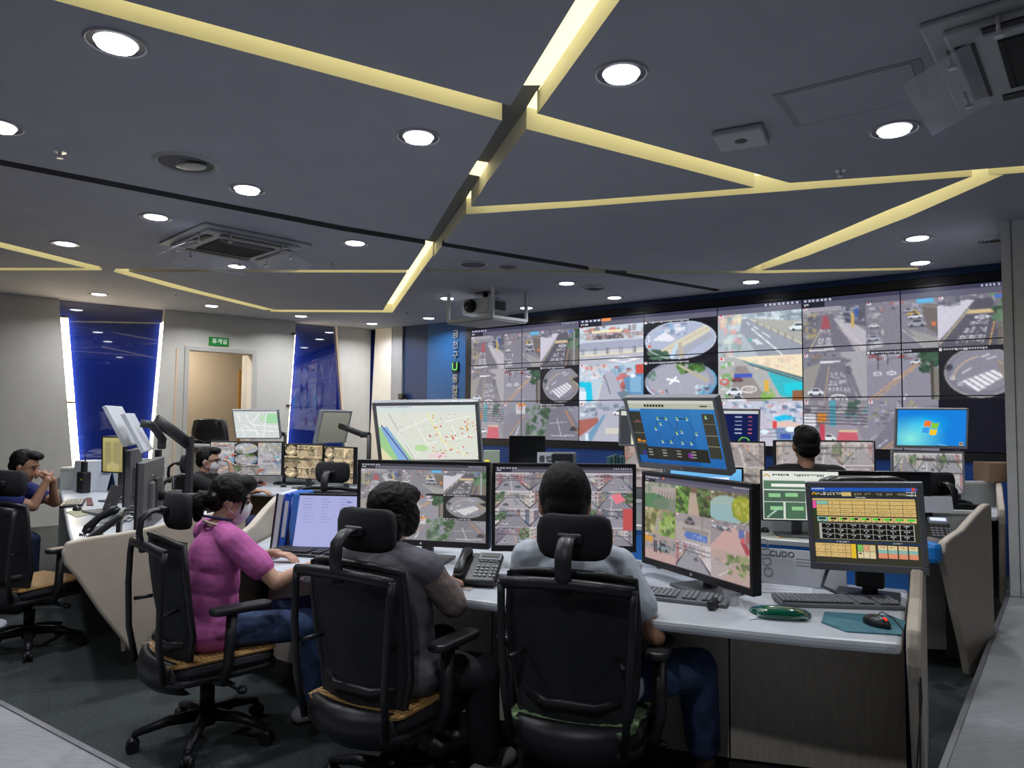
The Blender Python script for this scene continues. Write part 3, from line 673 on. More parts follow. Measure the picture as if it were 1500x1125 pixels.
wall_light(e2L, 0.3, 2.9, -0.01, 0.07, m_strip, 'bright warm light strip right of the doorway')
wall_light(e1R, 0.3, 2.9, -0.005, 0.018, m_strip2, 'thin light strip right of the wide blue glass panel', False)
wall_light(e2R, 0.3, 2.9, -0.03, 0.018, m_strip2, 'thin light strip right of the narrow blue glass panel', False)
# glass joints
for z in (2.72, 2.95):
    pass
# doorway, frame, passage behind
m_frame = mat('door_frame', raw=(0.56, 0.54, 0.5, 1), rough=0.5); m_wood = mat('door_wood', raw=(0.45, 0.24, 0.06, 1), rough=0.5, noise=0.15, nscale=8, stretch=(1, 1, 8))
fr = 0.06
lpanel('trim_2', [(dl+fr, DZ+fr), (dr-fr, DZ+fr), (dr-fr, 0), (dr, 0), (dr, DZ), (dl, DZ), (dl, 0), (dl+fr, 0)], 0.1, 0.13, m_frame)
lpanel('trim_3', [(dl+fr+.10, DZ+.02), (dl+fr+.12, DZ+.02), (dl+fr+.12, 0), (dl+fr+.10, 0)], 0.1, 0.125, mat('warm_trim', raw=(0.8, 0.6, 0.45, 1)))
for nm, a, b in (('wall_jamb', dl, dl+0.04), ('wall_jamb', dr-0.04, dr)):
    lpanel(nm, [(a, DZ), (b, DZ), (b, 0), (a, 0)], -0.35, -0.1, m_frame)
lpanel('wall_passage', [(dl+1.5, T), (dr-1.2, T), (dr-1.2, 0), (dl+1.5, 0)], -1.7, -1.6, m_beige)
lpanel('wall_passage', [(dl+1.5, T), (dl+1.6, T), (dl+1.6, 0), (dl+1.5, 0)], -1.6, -0.1, m_beige)
lpanel('wall_passage', [(dr-1.2, T), (dr-1.3, T), (dr-1.3, 0), (dr-1.2, 0)], -1.6, -0.1, m_beige)
ddz = DZ - 0.16
qd = C1-NL*1.55; wa = (PL(350, 560, qd, NL)-qd).dot(LW); wz = PL(350, 542, qd, NL).z
pd = lpanel('door_1', [(wa, wz), (wa-0.5, wz), (wa-0.5, 0), (wa, 0)], -1.6, -1.55, m_wood)
la = bpy.data.lights.new('passage_lamp', 'AREA'); la.energy = 45; la.size = 0.3; la.color = (1, 0.9, 0.75)
lo = bpy.data.objects.new('passage_lamp', la); COL.objects.link(lo); lo.location = C1+LW*((dl+dr)/2+.5)-NL*0.8+Vector((0, 0, 3.0)); tag(lo, 'lamp in the passage behind the doorway', 'lamp')
# green sign above the door
ps = PL(320.5, 500.5, C1+NL*0.11, NL); sg = thing('room_sign', 'green sign with white lettering above the doorway', 'sign', ps, (0, 0, math.atan2(-LW.y, -LW.x)))
b = MB(); b.box((0, 0, 0), (0.30, 0.02, 0.135), bev=0.004); b.build('sign_board', mat('sign_green', raw=(0.02, 0.22, 0.04, 1), rough=0.4, emit='1c6a2c', estr=0.35), sg)
text('lettering', '휴게실', 0.085, Matrix.Translation((0.01, -0.012, 0)), mat('sign_white', 'f0f0f0', emit='e0f0e0', estr=0.5), sg)

# ---- screen wall plane
def vsz(px, py):
    p = PL(px, py, VO, VN); return ((p-VO).dot(VU), p.z)
def vpanel(name, poly, y0, y1, m, kind='structure', parent=None):
    b = MB(); M = Matrix(((VU.x, 0, VN.x, VO.x), (VU.y, 0, VN.y, VO.y), (0, 1, 0, 0), (0, 0, 0, 1)))
    b.prism(poly, y0, y1, M); o = b.build(name, m, parent)
    if kind: o['kind'] = kind
    return o
sC = (C1-VO).dot(VU)
s1t, s1b = vsz(537, 484)[0], vsz(530, 599)[0]; s2t, s2b = vsz(552, 482)[0], vsz(546, 589)[0]
s3 = vsz(575, 530)[0]; s4 = vsz(590, 530)[0]; s5 = vsz(625, 530)[0]; s6 = vsz(682, 530)[0]; s7 = 0.0
def ext(a, b, za, zb, z): return a+(b-a)*(z-za)/(zb-za)
za, zb = vsz(537, 484)[1], vsz(530, 599)[1]
A1, A0 = ext(s1t, s1b, za, zb, T), ext(s1t, s1b, za, zb, 0); B1, B0 = ext(s2t, s2b, za, zb, T), ext(s2t, s2b, za, zb, 0)
A1 = max(A1, sC+0.02); A0 = max(A0, sC+0.0)
vpanel('wall_front', [(A0, 0), (B0, 0), (B1, T), (A1, T)], -0.14, -0.04, m_glassb)
vpanel('wall_front', [(B0, 0), (s3, 0), (s3, T), (B1, T)], -0.14, 0.03, m_white)
vpanel('wall_front', [(s3, 0), (s4, 0), (s4, T), (s3, T)], -0.14, 0.02, m_grey)
vpanel('wall_front', [(s4, 0), (s5, 0), (s5, T), (s4, T)], -0.14, -0.02, m_navyw)
vpanel('wall_front', [(s5, 0), (s6, 0), (s6, T), (s5, T)], -0.14, -0.02, m_bluew)
PW, PH, ZT = 1.02, 0.576, 2.923
EX = 9.2
vpanel('wall_front', [(s6, 0), (EX, 0), (EX, T), (s6, T)], -0.3, -0.13, m_navyw)
vpanel('trim_4', [(s6, T-0.07), (EX, T-0.07), (EX, T), (s6, T)], -0.13, 0.02, m_navyw)
vpanel('trim_5', [(s6, ZT+0.01), (EX, ZT+0.01), (EX, T-0.07), (s6, T-0.07)], -0.13, 0.0, m_black)
vpanel('trim_6', [(s6, ZT-3*PH-0.10), (s6, ZT+0.01), (s7-0.005, ZT+0.01), (s7-0.005, ZT-3*PH-0.10)], -0.13, 0.0, m_black)
vpanel('trim_7', [(s7-0.005, ZT-3*PH-0.10), (EX, ZT-3*PH-0.10), (EX, ZT-3*PH-0.006), (s7-0.005, ZT-3*PH-0.006)], -0.13, 0.0, m_black)
vpanel('trim_8', [(s6, 0.0), (EX, 0.0), (EX, ZT-3*PH-0.10), (s6, ZT-3*PH-0.10)], -0.13, -0.01, mat('low_blue', raw=(0.01, 0.05, 0.22, 1), rough=0.5))
vpanel('wall_front', [(s7+7*PW+0.02, ZT-3*PH-0.006), (EX, ZT-3*PH-0.006), (EX, ZT+0.01), (s7+7*PW+0.02, ZT+0.01)], -0.13, 0.0, m_black)
# vertical lettering
mlet = mat('letter_steel', raw=(0.5, 0.5, 0.5, 1), rough=0.35, metal=0.8)
sl = vsz(667, 530)[0]
VROT = math.atan2(VU.y, VU.x)
ys = [490, 506, 521, 537.5, 555, 571, 584]
lt = thing('wall_lettering', 'vertical row of steel characters on the blue wall beside the screens', 'lettering', VO+VU*sl+VN*(-0.005)+Vector((0, 0, vsz(667, 490)[1])), (0, 0, VROT))
for ch, y in zip('금천구U통합운', ys):
    zz = vsz(667, y)[1]-vsz(667, 490)[1]
    if ch == 'U':
        b = MB(); b.box((0, -0.005, zz), (0.14, 0.02, 0.17), bev=0.004); b.build('letter_plate', mat('plate_dark', '0c1420'), lt)
        text('character', 'U', 0.19, Matrix.Translation((0, -0.02, zz)), mat('u_green', '60c050', emit='58b848', estr=0.7), lt)
    else: text('character', ch, 0.145, Matrix.Translation((0, -0.006, zz)), mlet, lt, ext=0.006)

# ---- the 21 wall screens
SW = 128; SH = 72
Lc = Cv(SW*2, SH*3, '303038'); mosaic(Lc, L_SET, 3, 3, 0.055, lab=(4, 5, 8)); bars(Lc, '34344c', .03); blend(Lc, 'a8a4c8', .10)
Rc = Cv(SW*2, SH*3, '303038'); mosaic(Rc, R_SET, 3, 3, 0.055, lab=(4, 5)); Rc.rect(.665, .685, 1, 1, '050510'); bars(Rc, '34344c', .03); blend(Rc, '9a98c8', .06)
Mc = Cv(SW*3, SH*3, '303038'); mosaic(Mc, M_SET, 3, 3, 0.055, lab=(1, 4)); bars(Mc, '34344c', .03); Mc.rect(.12, .006, .17, .03, 'e88840'); blend(Mc, 'd0d8f0', .06)
Mc.a[:] = np.clip(Mc.a*1.06, 0, 1)
WALLPIC = np.concatenate([Lc.a, Mc.a, Rc.a], 1)
msc = screen_mat('wall_screen_picture', 1.0)
rown = ['top', 'middle', 'bottom']; what = ['first', 'second', 'third', 'fourth', 'fifth', 'sixth', 'seventh']
for j in range(3):
    for i in range(7):
        c = VO + VU*(PW*(i+0.5)) + Vector((0, 0, ZT-PH*(j+0.5)))
        t = thing('wall_screen', 'large wall screen of street camera pictures, %s column from the blue lettering, %s row' % (what[i], rown[j]), 'screen', c, (0, 0, VROT), 'screens of the video wall')
        b = MB(); b.box((0, 0.035, 0), (PW-0.002, 0.07, PH-0.002), bev=0.002, seg=1); b.build('housing', m_black, t)
        cv = Cv(1, 1, arr=WALLPIC[j*SH:(j+1)*SH, i*SW:(i+1)*SW])
        screen_grid('display', cv, PW-0.012, PH-0.012, t, msc, y=-0.002)

# ---- column at the right
ca = Z(1480, 872, 0.15); cd = Vector((0.82, -0.57, 0)); cn = Vector((0.57, 0.82, 0))
b = MB(); p0 = Vector((ca.x, ca.y, 0))
b.prism([tuple(q[:2]) for q in (p0, p0+cd*0.9, p0+cd*0.9+cn*0.7, p0+cn*0.7)], 0.15, ROOM_H)
struct(b.build('wall_column', mat('column_grey', raw=(0.75, 0.76, 0.77, 1), rough=0.6, noise=0.05, nscale=12)))
b = MB(); q0 = p0+cd*0.065-cn*0.004
b.prism([tuple(q[:2]) for q in (q0, q0+cd*0.006, q0+cd*0.006+cn*0.01, q0+cn*0.01)], 0.15, ROOM_H); struct(b.build('trim_9', m_groove))

# ================================================================== CEILING FITTINGS
m_lamp = mat('lamp_disc', 'ffffff', emit='f4f6ff', estr=7.0)
m_refl_shade = mat('lamp_reflector_shade', raw=(0.10, 0.10, 0.12, 1), rough=0.4); m_lip = mat('lamp_lip', raw=(0.35, 0.35, 0.38, 1), rough=0.4)
def ring(mb, r0, r1, z0, z1, n=40, z2=None):
    vs = []; fs = []
    for k in range(n):
        a = 2*PI*k/n; c, s = math.cos(a), math.sin(a)
        vs += [(r0*c, r0*s, z0), (r1*c, r1*s, z1)]
    for k in range(n):
        a, b = 2*k, 2*((k+1) % n); fs.append((a, b, b+1, a+1))
    return mb.add(vs, fs, None, True)
def lamp_spec():
    l = bpy.data.lights.new('downlight_lamp', 'AREA'); l.shape = 'DISK'; l.size = 0.15; l.energy = LAMP_W; l.color = (0.92, 0.95, 1.0); l.spread = R(150)
    return l
proto = thing('ceiling_downlight', 'x', 'ceiling light', (0, 0, 0), (0, 0, 0), 'round downlights')
b = MB(); ring(b, .120, .128, -0.010, -0.002); ring(b, .112, .120, -0.004, -0.010); b.build('lip', m_lip, proto)
b = MB(); ring(b, .086, .114, -0.003, -0.005); b.build('reflector', m_refl_shade, proto)  # shade of a recessed reflector, painted as dark colour on a near-flat ring
b = MB(); b.ell((0, 0, -0.004), (0.087, 0.087, 0.010), None, 28, 8); b.build('lamp_disc', m_lamp, proto)
LD = lamp_spec(); lo = bpy.data.objects.new('downlight_lamp', LD); COL.objects.link(lo); lo.location = (0, 0, -0.02); lo.parent = proto; lo.visible_camera = True
LAMPS = [((170, 62), 'large downlight nearest the top left corner'), ((-2, 184), 'downlight cut by the left edge of the view'),
 ((362, 277), 'downlight beyond the round grille, above the cassette air conditioner'), ((228, 318), 'downlight just left of the cassette air conditioner'),
 ((96, 357), 'downlight above the cream slot at the far left'), ((613, 200), 'downlight between the long cream slot and the dark slot'),
 ((520, 356), 'downlight right of the cassette air conditioner'), ((910, 107), 'large downlight right of the main crossing slot'),
 ((1310, 189), 'downlight between the access hatch and the hanging acrylic deflector'), ((1344, 349), 'downlight near the round grille at the column'),
 ((1348, 385), 'downlight close above the dark header of the screens, right end'), ((1100, 413), 'downlight above the middle of the screen wall header'),
 ((830, 415), 'downlight beside the small ring grille in front of the screens'), ((900, 436), 'small downlight close to the screen wall header'),
 ((655, 437), 'small downlight behind the left post of the projector cage'), ((771, 451), 'small downlight behind the right post of the projector cage'),
 ((628, 466), 'small far downlight above the navy wall strip'), ((545, 474), 'small far downlight over the wall corner'), ((441, 463), 'small downlight above the narrow blue glass panel'),
 ((310, 448), 'small downlight above the green sign'), ((145, 431), 'downlight above the wide blue glass panel'), ((347, 390), 'downlight seen through the acrylic deflector of the air conditioner')]
for i, ((px, py), lab) in enumerate(LAMPS):
    p = Z(px, py, ROOM_H)
    if i == 0: proto.location = p; proto['label'] = lab
    else: dup(proto, p, None, lab)
for x, y, q in [(-0.5, 0.6, 'straight above the camera step'), (-3.2, 1.2, 'at the left behind the camera step'), (2.6, 0.4, 'at the right behind the camera step')]:
    dup(proto, (x, y, ROOM_H), None, 'round downlight '+q)

m_acp = mat('ac_plastic', raw=(0.42, 0.43, 0.45, 1), rough=0.45); m_acd = mat('ac_dark', raw=(0.03, 0.03, 0.03, 1), rough=0.8, bump=0.5, bscale=150)
m_acr = mat('acrylic_clear', raw=(0.75, 0.76, 0.85, 1), rough=0.08, alpha=0.28, spec=0.8); m_clip = mat('clip_steel', raw=(0.7, 0.7, 0.7, 1), rough=0.3, metal=0.6)
def cassette(name, label, c, rz, sides):
    t = thing(name, label, 'air conditioner', c, (0, 0, rz))
    b = MB(); b.box((0, 0, -0.012), (1.0, 1.0, 0.024), bev=0.01); b.box((0, 0, -0.035), (0.86, 0.86, 0.03), bev=0.014); b.build('panel', m_acp, t)
    b = MB(); b.box((0, 0, -0.056), (0.52, 0.52, 0.012), bev=0.004)
    for k in range(9): b.box((0, -0.24+k*0.06, -0.063), (0.5, 0.006, 0.004))
    b.build('intake_grille', m_acd, t)
    b = MB()
    for k in range(4):
        M = Matrix.Rotation(k*PI/2, 3, 'Z'); b.box(M @ Vector((0, 0.37, -0.052)), (0.60, 0.07, 0.01), M.to_euler().to_matrix())
    b.build('air_outlet', m_black, t)
    for k in sides:
        M = Matrix.Rotation(k*PI/2, 4, 'Z')
        b = MB(); Mx = M @ Matrix.Translation((0, 0.47, -0.12)) @ Matrix.Rotation(R(-22), 4, 'X'); 
        q = MB(); q.box((0, 0, 0), (0.70, 0.27, 0.006), bev=0.002); q.v = [tuple(Mx @ Vector(v)) for v in q.v]; d = q.build('air_deflector', m_acr, t)
        b = MB()
        for x in (-0.24, 0.24):
            b.cyl(M @ Vector((x, 0.44, -0.03)), Mx @ Vector((x, -0.05, 0)), 0.008, n=8); b.box(Mx @ Vector((x, -0.05, -0.006)), (0.03, 0.03, 0.012))
        b.build('clip', m_clip, d)
    return t
cassette('cassette_air_conditioner', 'square cassette air conditioner with four acrylic deflectors, at the left of the ceiling', (-2.57, 6.5, ROOM_H), R(46), (0, 1, 2, 3))
cassette('cassette_air_conditioner', 'cassette air conditioner with a hanging acrylic deflector in the top right corner', (2.34, 2.86, ROOM_H), R(50), (0, 1))
# access hatch
h = thing('access_hatch', 'flush rectangular access hatch near the top right air conditioner', 'hatch', (1.67, 3.44, ROOM_H), (0, 0, R(-35)))
b = MB(); b.box((0, 0, -0.002), (0.64, 0.46, 0.004)); b.build('hatch_frame', mat('hatch_grey', raw=(0.3, 0.31, 0.35, 1), rough=.8), h)
b = MB(); b.box((0, 0, -0.004), (0.56, 0.42, 0.006), bev=0.001); b.build('hatch_door', m_ceil, h)
# wireless access point
h = thing('ceiling_sensor', 'flat rounded grey box with a dark centre on the ceiling beside the hatch', 'access point', (1.28, 3.93, ROOM_H), (0, 0, R(-28)))
b = MB(); b.box((0, 0, -0.018), (0.27, 0.27, 0.036), bev=0.016, seg=4); b.build('housing', mat('ap_grey', raw=(0.45, 0.46, 0.48, 1), rough=0.4), h)
b = MB(); b.ell((0, 0, -0.036), (0.035, 0.035, 0.006)); b.build('emblem', m_groove, h)
def round_grille(px, py, r, lab, lit=False, slits=3):
    t = thing('round_ceiling_grille', lab, 'ceiling grille', Z(px, py, ROOM_H), (0, 0, 0), 'round ceiling grilles')
    b = MB(); ring(b, r*0.9, r, -0.016, -0.001, 48); ring(b, r*0.82, r*0.9, -0.003, -0.016, 48); b.build('rim', m_acp, t)
    b = MB(); ring(b, 0.001, r*0.82, -0.004, -0.004, 48); b.build('dish', m_groove, t)
    for k in range(slits):
        b = MB(); rr = r*(0.25+0.2*k); ring(b, rr, rr+0.012, -0.012, -0.006, 40); b.build('slat', m_acp, t)
    return t
g = round_grille(273, 239, 0.20, 'round ceiling fitting with a clear rim and loose reflector, nearest the top left', slits=1)
b = MB(); b.ell((0.03, 0.0, -0.02), (0.10, 0.06, 0.02)); b.build('reflector', mat('refl_grey', raw=(0.55, 0.55, 0.5, 1), rough=0.3), g)
round_grille(693, 387, 0.16, 'round flat speaker grille left of the pair above the projector', slits=0)
round_grille(744, 390, 0.12, 'smaller round flat speaker grille right of the pair above the projector', slits=0)
round_grille(870, 421, 0.17, 'ring-shaped air grille in front of the screen wall')
round_grille(1456, 350, 0.14, 'round ceiling grille beside the column')
round_grille(1345, 120, 0.001, '', slits=0) if False else None
def sprinkler(px, py, lab):
    t = thing('sprinkler_head', lab, 'sprinkler', Z(px, py, ROOM_H), (0, 0, 0), 'sprinkler heads')
    b = MB(); ring(b, 0.001, 0.035, -0.004, -0.001, 20); b.cyl((0, 0, -0.004), (0, 0, -0.035), 0.010, 0.006, 10); b.cyl((0, 0, -0.035), (0, 0, -0.039), 0.018, n=12); b.build('nozzle', m_clip, t)
sprinkler(88, 223, 'sprinkler head at the left near the dark groove'); sprinkler(1231, 250, 'sprinkler head above the cream slot at the right')
sprinkler(487, 385, 'sprinkler head right of the left air conditioner'); sprinkler(833, 444, 'sprinkler head close to the screen wall header'); sprinkler(596, 456, 'sprinkler head beyond the end of the lit main slot')
sprinkler(258, 430, 'sprinkler head above the wide blue glass panel')

# ---- projector in its hanging cage
cA, cB, cC = Vector((-0.82, 9.04, 0)), Vector((-0.24, 8.55, 0)), Vector((0.17, 8.90, 0)); cE = cA+cC-cB
cc = (cA+cC)/2; ang = math.atan2((cB-cA).y, (cB-cA).x)
pj = thing('projector_cage', 'white hanging frame around the ceiling projector', 'frame', (cc.x, cc.y, ROOM_H))
m_pw = mat('projector_white', raw=(0.6, 0.62, 0.63, 1), rough=0.4)
zt = 2.72
for p in (cA, cB, cC, cE):
    b = MB(); q = p-cc; b.box((q.x, q.y, (zt-ROOM_H)/2), (0.035, 0.035, ROOM_H-zt), Euler((0, 0, ang)).to_matrix()); b.build('post', m_pw, pj)
b = MB()
for p, q in ((cA, cB), (cB, cC), (cC, cE), (cE, cA)):
    m_ = (p+q)/2-cc; b.box((m_.x, m_.y, zt-ROOM_H+0.015), ((q-p).length, 0.035, 0.035), Euler((0, 0, math.atan2((q-p).y, (q-p).x))).to_matrix())
b.build('rail', m_pw, pj)
b = MB(); b.prism([tuple((p-cc)[:2]) for p in (cA, cB, cC, cE)], zt-ROOM_H-0.02, zt-ROOM_H-0.005); b.build('tray', mat('tray_grey', raw=(0.4, 0.41, 0.42, 1), rough=0.5), pj)
pr = thing('projector', 'white projector with a large black lens hanging inside the frame', 'projector', (cc.x-0.02, cc.y+0.02, 2.91), (0, 0, ang))
b = MB(); b.box((0, 0, 0), (0.46, 0.40, 0.20), bev=0.025, seg=3); b.build('body', m_pw, pr)
b = MB(); b.cyl((-0.06, -0.19, 0), (-0.06, -0.235, 0), 0.085, n=28); b.build('lens_ring', m_black, pr)
b = MB(); b.cyl((-0.06, -0.235, 0), (-0.06, -0.27, 0), 0.066, n=28); b.ell((-0.06, -0.262, 0), (0.055, 0.02, 0.055)); b.build('lens', mat('lens_glass', raw=(0.01, 0.01, 0.02, 1), rough=0.05), pr)
b = MB(); b.box((0.232, 0.02, 0.01), (0.006, 0.2, 0.11))
for k in range(6): b.box((0.236, 0.02, -0.035+k*0.018), (0.004, 0.19, 0.004))
b.build('side_vent', m_groove, pr)
b = MB(); b.cyl((0, 0, 0.10), (0, 0, 0.185), 0.035); b.box((0, 0, 0.11), (0.36, 0.10, 0.012)); b.box((0, 0, 0.184), (0.2, 0.2, 0.01)); b.build('mount', m_black, pr)
# ================================================================== FURNITURE
m_desk = mat('desk_top', raw=(0.54, 0.57, 0.62, 1), rough=0.35, noise=0.03, nscale=8)
m_dtrim = mat('desk_panel', raw=(0.46, 0.40, 0.33, 1), rough=0.55, noise=0.05, nscale=14)
m_mod = mat('desk_front', raw=(0.72, 0.64, 0.54, 1), rough=0.5, noise=0.10, nscale=10, stretch=(6, 6, 1))
m_woodp = mat('desk_wood', raw=(0.40, 0.25, 0.12, 1), rough=0.5, noise=0.12, nscale=6, stretch=(1, 1, 6))
m_plinth = mat('plinth', raw=(0.06, 0.06, 0.065, 1), rough=0.5)
m_part = mat('divider_grey', raw=(0.36, 0.38, 0.38, 1), rough=0.7); m_partb = mat('divider_blue', raw=(0.02, 0.17, 0.55, 1), rough=0.5)
m_rail = mat('divider_rail', raw=(0.60, 0.61, 0.60, 1), rough=0.35)
def V2(p): return Vector((p[0], p[1], 0))
def wallseg(b, p, q, z0, z1, th):
    p = V2(p); q = V2(q); d = (q-p).normalized(); n = Vector((-d.y, d.x, 0))*th/2
    b.prism([tuple(v[:2]) for v in (p-n, q-n, q+n, p+n)], z0, z1)
def end_panel(parent, nose, back, hb=0.98, th=0.045, name='end_panel', m=None):
    n = V2(nose); k = V2(back); L = (k-n).length; d = (k-n)/L; s = Vector((-d.y, d.x, 0))
    prof = [(-0.02, 0.70), (-0.035, 0.76), (-0.015, 0.815), (0.08, 0.815+(hb-.81)*.12), (L*.35, 0.81+(hb-.81)*.3), (L*.62, 0.81+(hb-.81)*.68), (L*.85, hb-0.01), (L*.96, hb), (L, hb-0.02), (L, 0.0), (L*.42, 0.0), (L*.34, 0.16), (L*.16, 0.42), (L*.04, 0.62)]
    M = Matrix(((d.x, 0, s.x, n.x), (d.y, 0, s.y, n.y), (0, 1, 0, 0), (0, 0, 0, 1)))
    b = MB(); b.prism(prof, -th/2, th/2, M); return b.build(name, m or m_dtrim, parent, world=True, bev=0.012)
def desk(name, label, front, back, mod, ends=(), part=None, pm=None, ph=0.95, fm=None, seams=True, group='operator consoles'):
    c = V2(front[len(front)//2]); t = thing(name, label, 'desk', (c.x, c.y, 0), group=group)
    b = MB(); b.prism(list(front)+list(back)[::-1], 0.715, 0.755); b.build('worktop', m_desk, t, world=True, bev=0.014)
    for p, q in zip(mod, mod[1:]):
        b = MB(); p = V2(p); q = V2(q); d = (q-p).normalized()*0.003
        wallseg(b, p+d, q-d, 0.09, 0.714, 0.02); b.build('front_panel', fm or m_mod, t, world=True)
    b = MB()
    for p, q in zip(mod, mod[1:]): wallseg(b, V2(p)+Vector((0, .02, 0)), V2(q)+Vector((0, .02, 0)), 0, 0.09, 0.02)
    b.build('plinth', m_plinth, t, world=True)
    for n, k, *q in ends: end_panel(t, n, k, *q)
    if part:
        for p, q, m in part:
            b = MB(); wallseg(b, p, q, 0.0 if True else 0.7, ph-0.02, 0.04); b.build('divider', m, t, world=True)
            b = MB(); wallseg(b, p, q, ph-0.02, ph, 0.055); b.build('divider_rail', m_rail, t, world=True)
    return t
B1_ = [(-1.50, 4.75), (-1.15, 4.60), (-0.75, 4.42), (0.05, 4.12), (0.6, 3.86), (1.15, 3.42), (1.75, 3.16)]
desk('console_desk', 'curved grey-white console desk nearest the camera, three people sitting at it', 
     [(-1.47, 3.86), (-1.03, 3.40), (-.62, 3.14), (-.24, 2.95), (.09, 2.80), (.39, 2.69), (.65, 2.59), (.86, 2.51), (1.03, 2.45), (1.29, 2.38)], B1_,
     [(-1.42, 4.25), (-.95, 3.92), (-.5, 3.62), (-.08, 3.40), (.40, 3.20), (.92, 3.03), (1.565, 2.865)],
     [((1.31, 2.34), (1.80, 3.16)), ((-1.50, 3.84), (-1.53, 4.77))],
     [(B1_[0], B1_[1], m_part), (B1_[1], B1_[2], m_part), (B1_[2], B1_[3], m_part), (B1_[3], B1_[4], m_partb), (B1_[4], B1_[5], m_partb), (B1_[5], B1_[6], m_partb)], ph=0.93)
B2_ = [(0.1, 5.75), (0.75, 5.1), (1.5, 4.8), (2.3, 4.66), (3.0, 4.55)]
desk('console_desk', 'middle row console desk with a telephone and dark monitor at its right end',
     [(-.3, 5.2), (.4, 4.72), (1.2, 4.36), (1.9, 4.17), (2.42, 4.08)], B2_, [(.0, 5.35), (.6, 4.9), (1.3, 4.62), (2.0, 4.5), (2.7, 4.47)],
     [((2.44, 4.05), (3.04, 4.56))], [(a, b, m_part) for a, b in zip(B2_, B2_[1:])], ph=0.93)
B3_ = [(0.4, 6.75), (1.3, 6.3), (2.4, 6.15), (3.5, 6.25), (4.3, 6.3)]
desk('console_desk', 'farthest console desk in front of the wall of screens',
     [(.1, 6.1), (.7, 5.72), (1.4, 5.48), (2.2, 5.40), (3.0, 5.50), (3.85, 5.66)], B3_, [(.4, 6.3), (1.3, 5.9), (2.4, 5.78), (3.8, 6.0)],
     [((3.87, 5.64), (4.3, 6.3))], [(a, b, m_part) for a, b in zip(B3_, B3_[1:])], ph=0.98)
desk('console_desk', 'left console desk crowded with monitors, phones and papers',
     [(-2.36, 3.88), (-2.92, 4.72), (-3.66, 5.85), (-4.45, 7.05)], [(-1.72, 4.52), (-2.15, 5.5), (-3.2, 5.95), (-3.65, 7.5)],
     [(-2.30, 4.30), (-2.7, 5.0), (-3.3, 5.95), (-3.9, 7.0)], [((-2.35, 3.82), (-1.68, 4.52), .92)],
     [((-3.65, 7.53), (-4.47, 7.08), m_part)], ph=0.98)
desk('console_desk', 'wood-fronted console desk at the back left with three wide monitors',
     [(-3.15, 7.25), (-2.3, 6.95), (-1.75, 6.55), (-1.30, 5.95), (-1.0, 5.75)], [(-3.3, 8.15), (-2.3, 7.95), (-1.3, 7.55), (-0.75, 6.8), (-0.55, 6.4)],
     [(-3.1, 7.55), (-2.25, 7.25), (-1.6, 6.85), (-1.1, 6.25)], [], [((-3.3, 8.17), (-2.3, 7.97), m_part), ((-2.3, 7.97), (-1.3, 7.57), m_part), ((-1.3, 7.57), (-0.75, 6.82), m_part)], ph=0.9, fm=m_woodp)
# counter and low platform behind it
pf = MB(); pf.prism([(-4.6, 8.9), (-2.9, 8.2), (-2.3, 9.6), (-4.0, 10.3)], 0, 0.25); struct(pf.build('floor_platform', m_carpet))
t = thing('counter', 'pale counter with a white top in front of the leather executive chair', 'counter', (-3.4, 8.3, 0))
b = MB(); wallseg(b, (-3.95, 8.78), (-2.85, 8.31), 0, 1.12, 0.08); b.build('counter_front', m_dtrim, t, world=True)
b = MB(); wallseg(b, (-3.98, 8.79), (-2.82, 8.30), 1.12, 1.16, 0.22); b.build('counter_top', m_rail, t, world=True, bev=0.01)

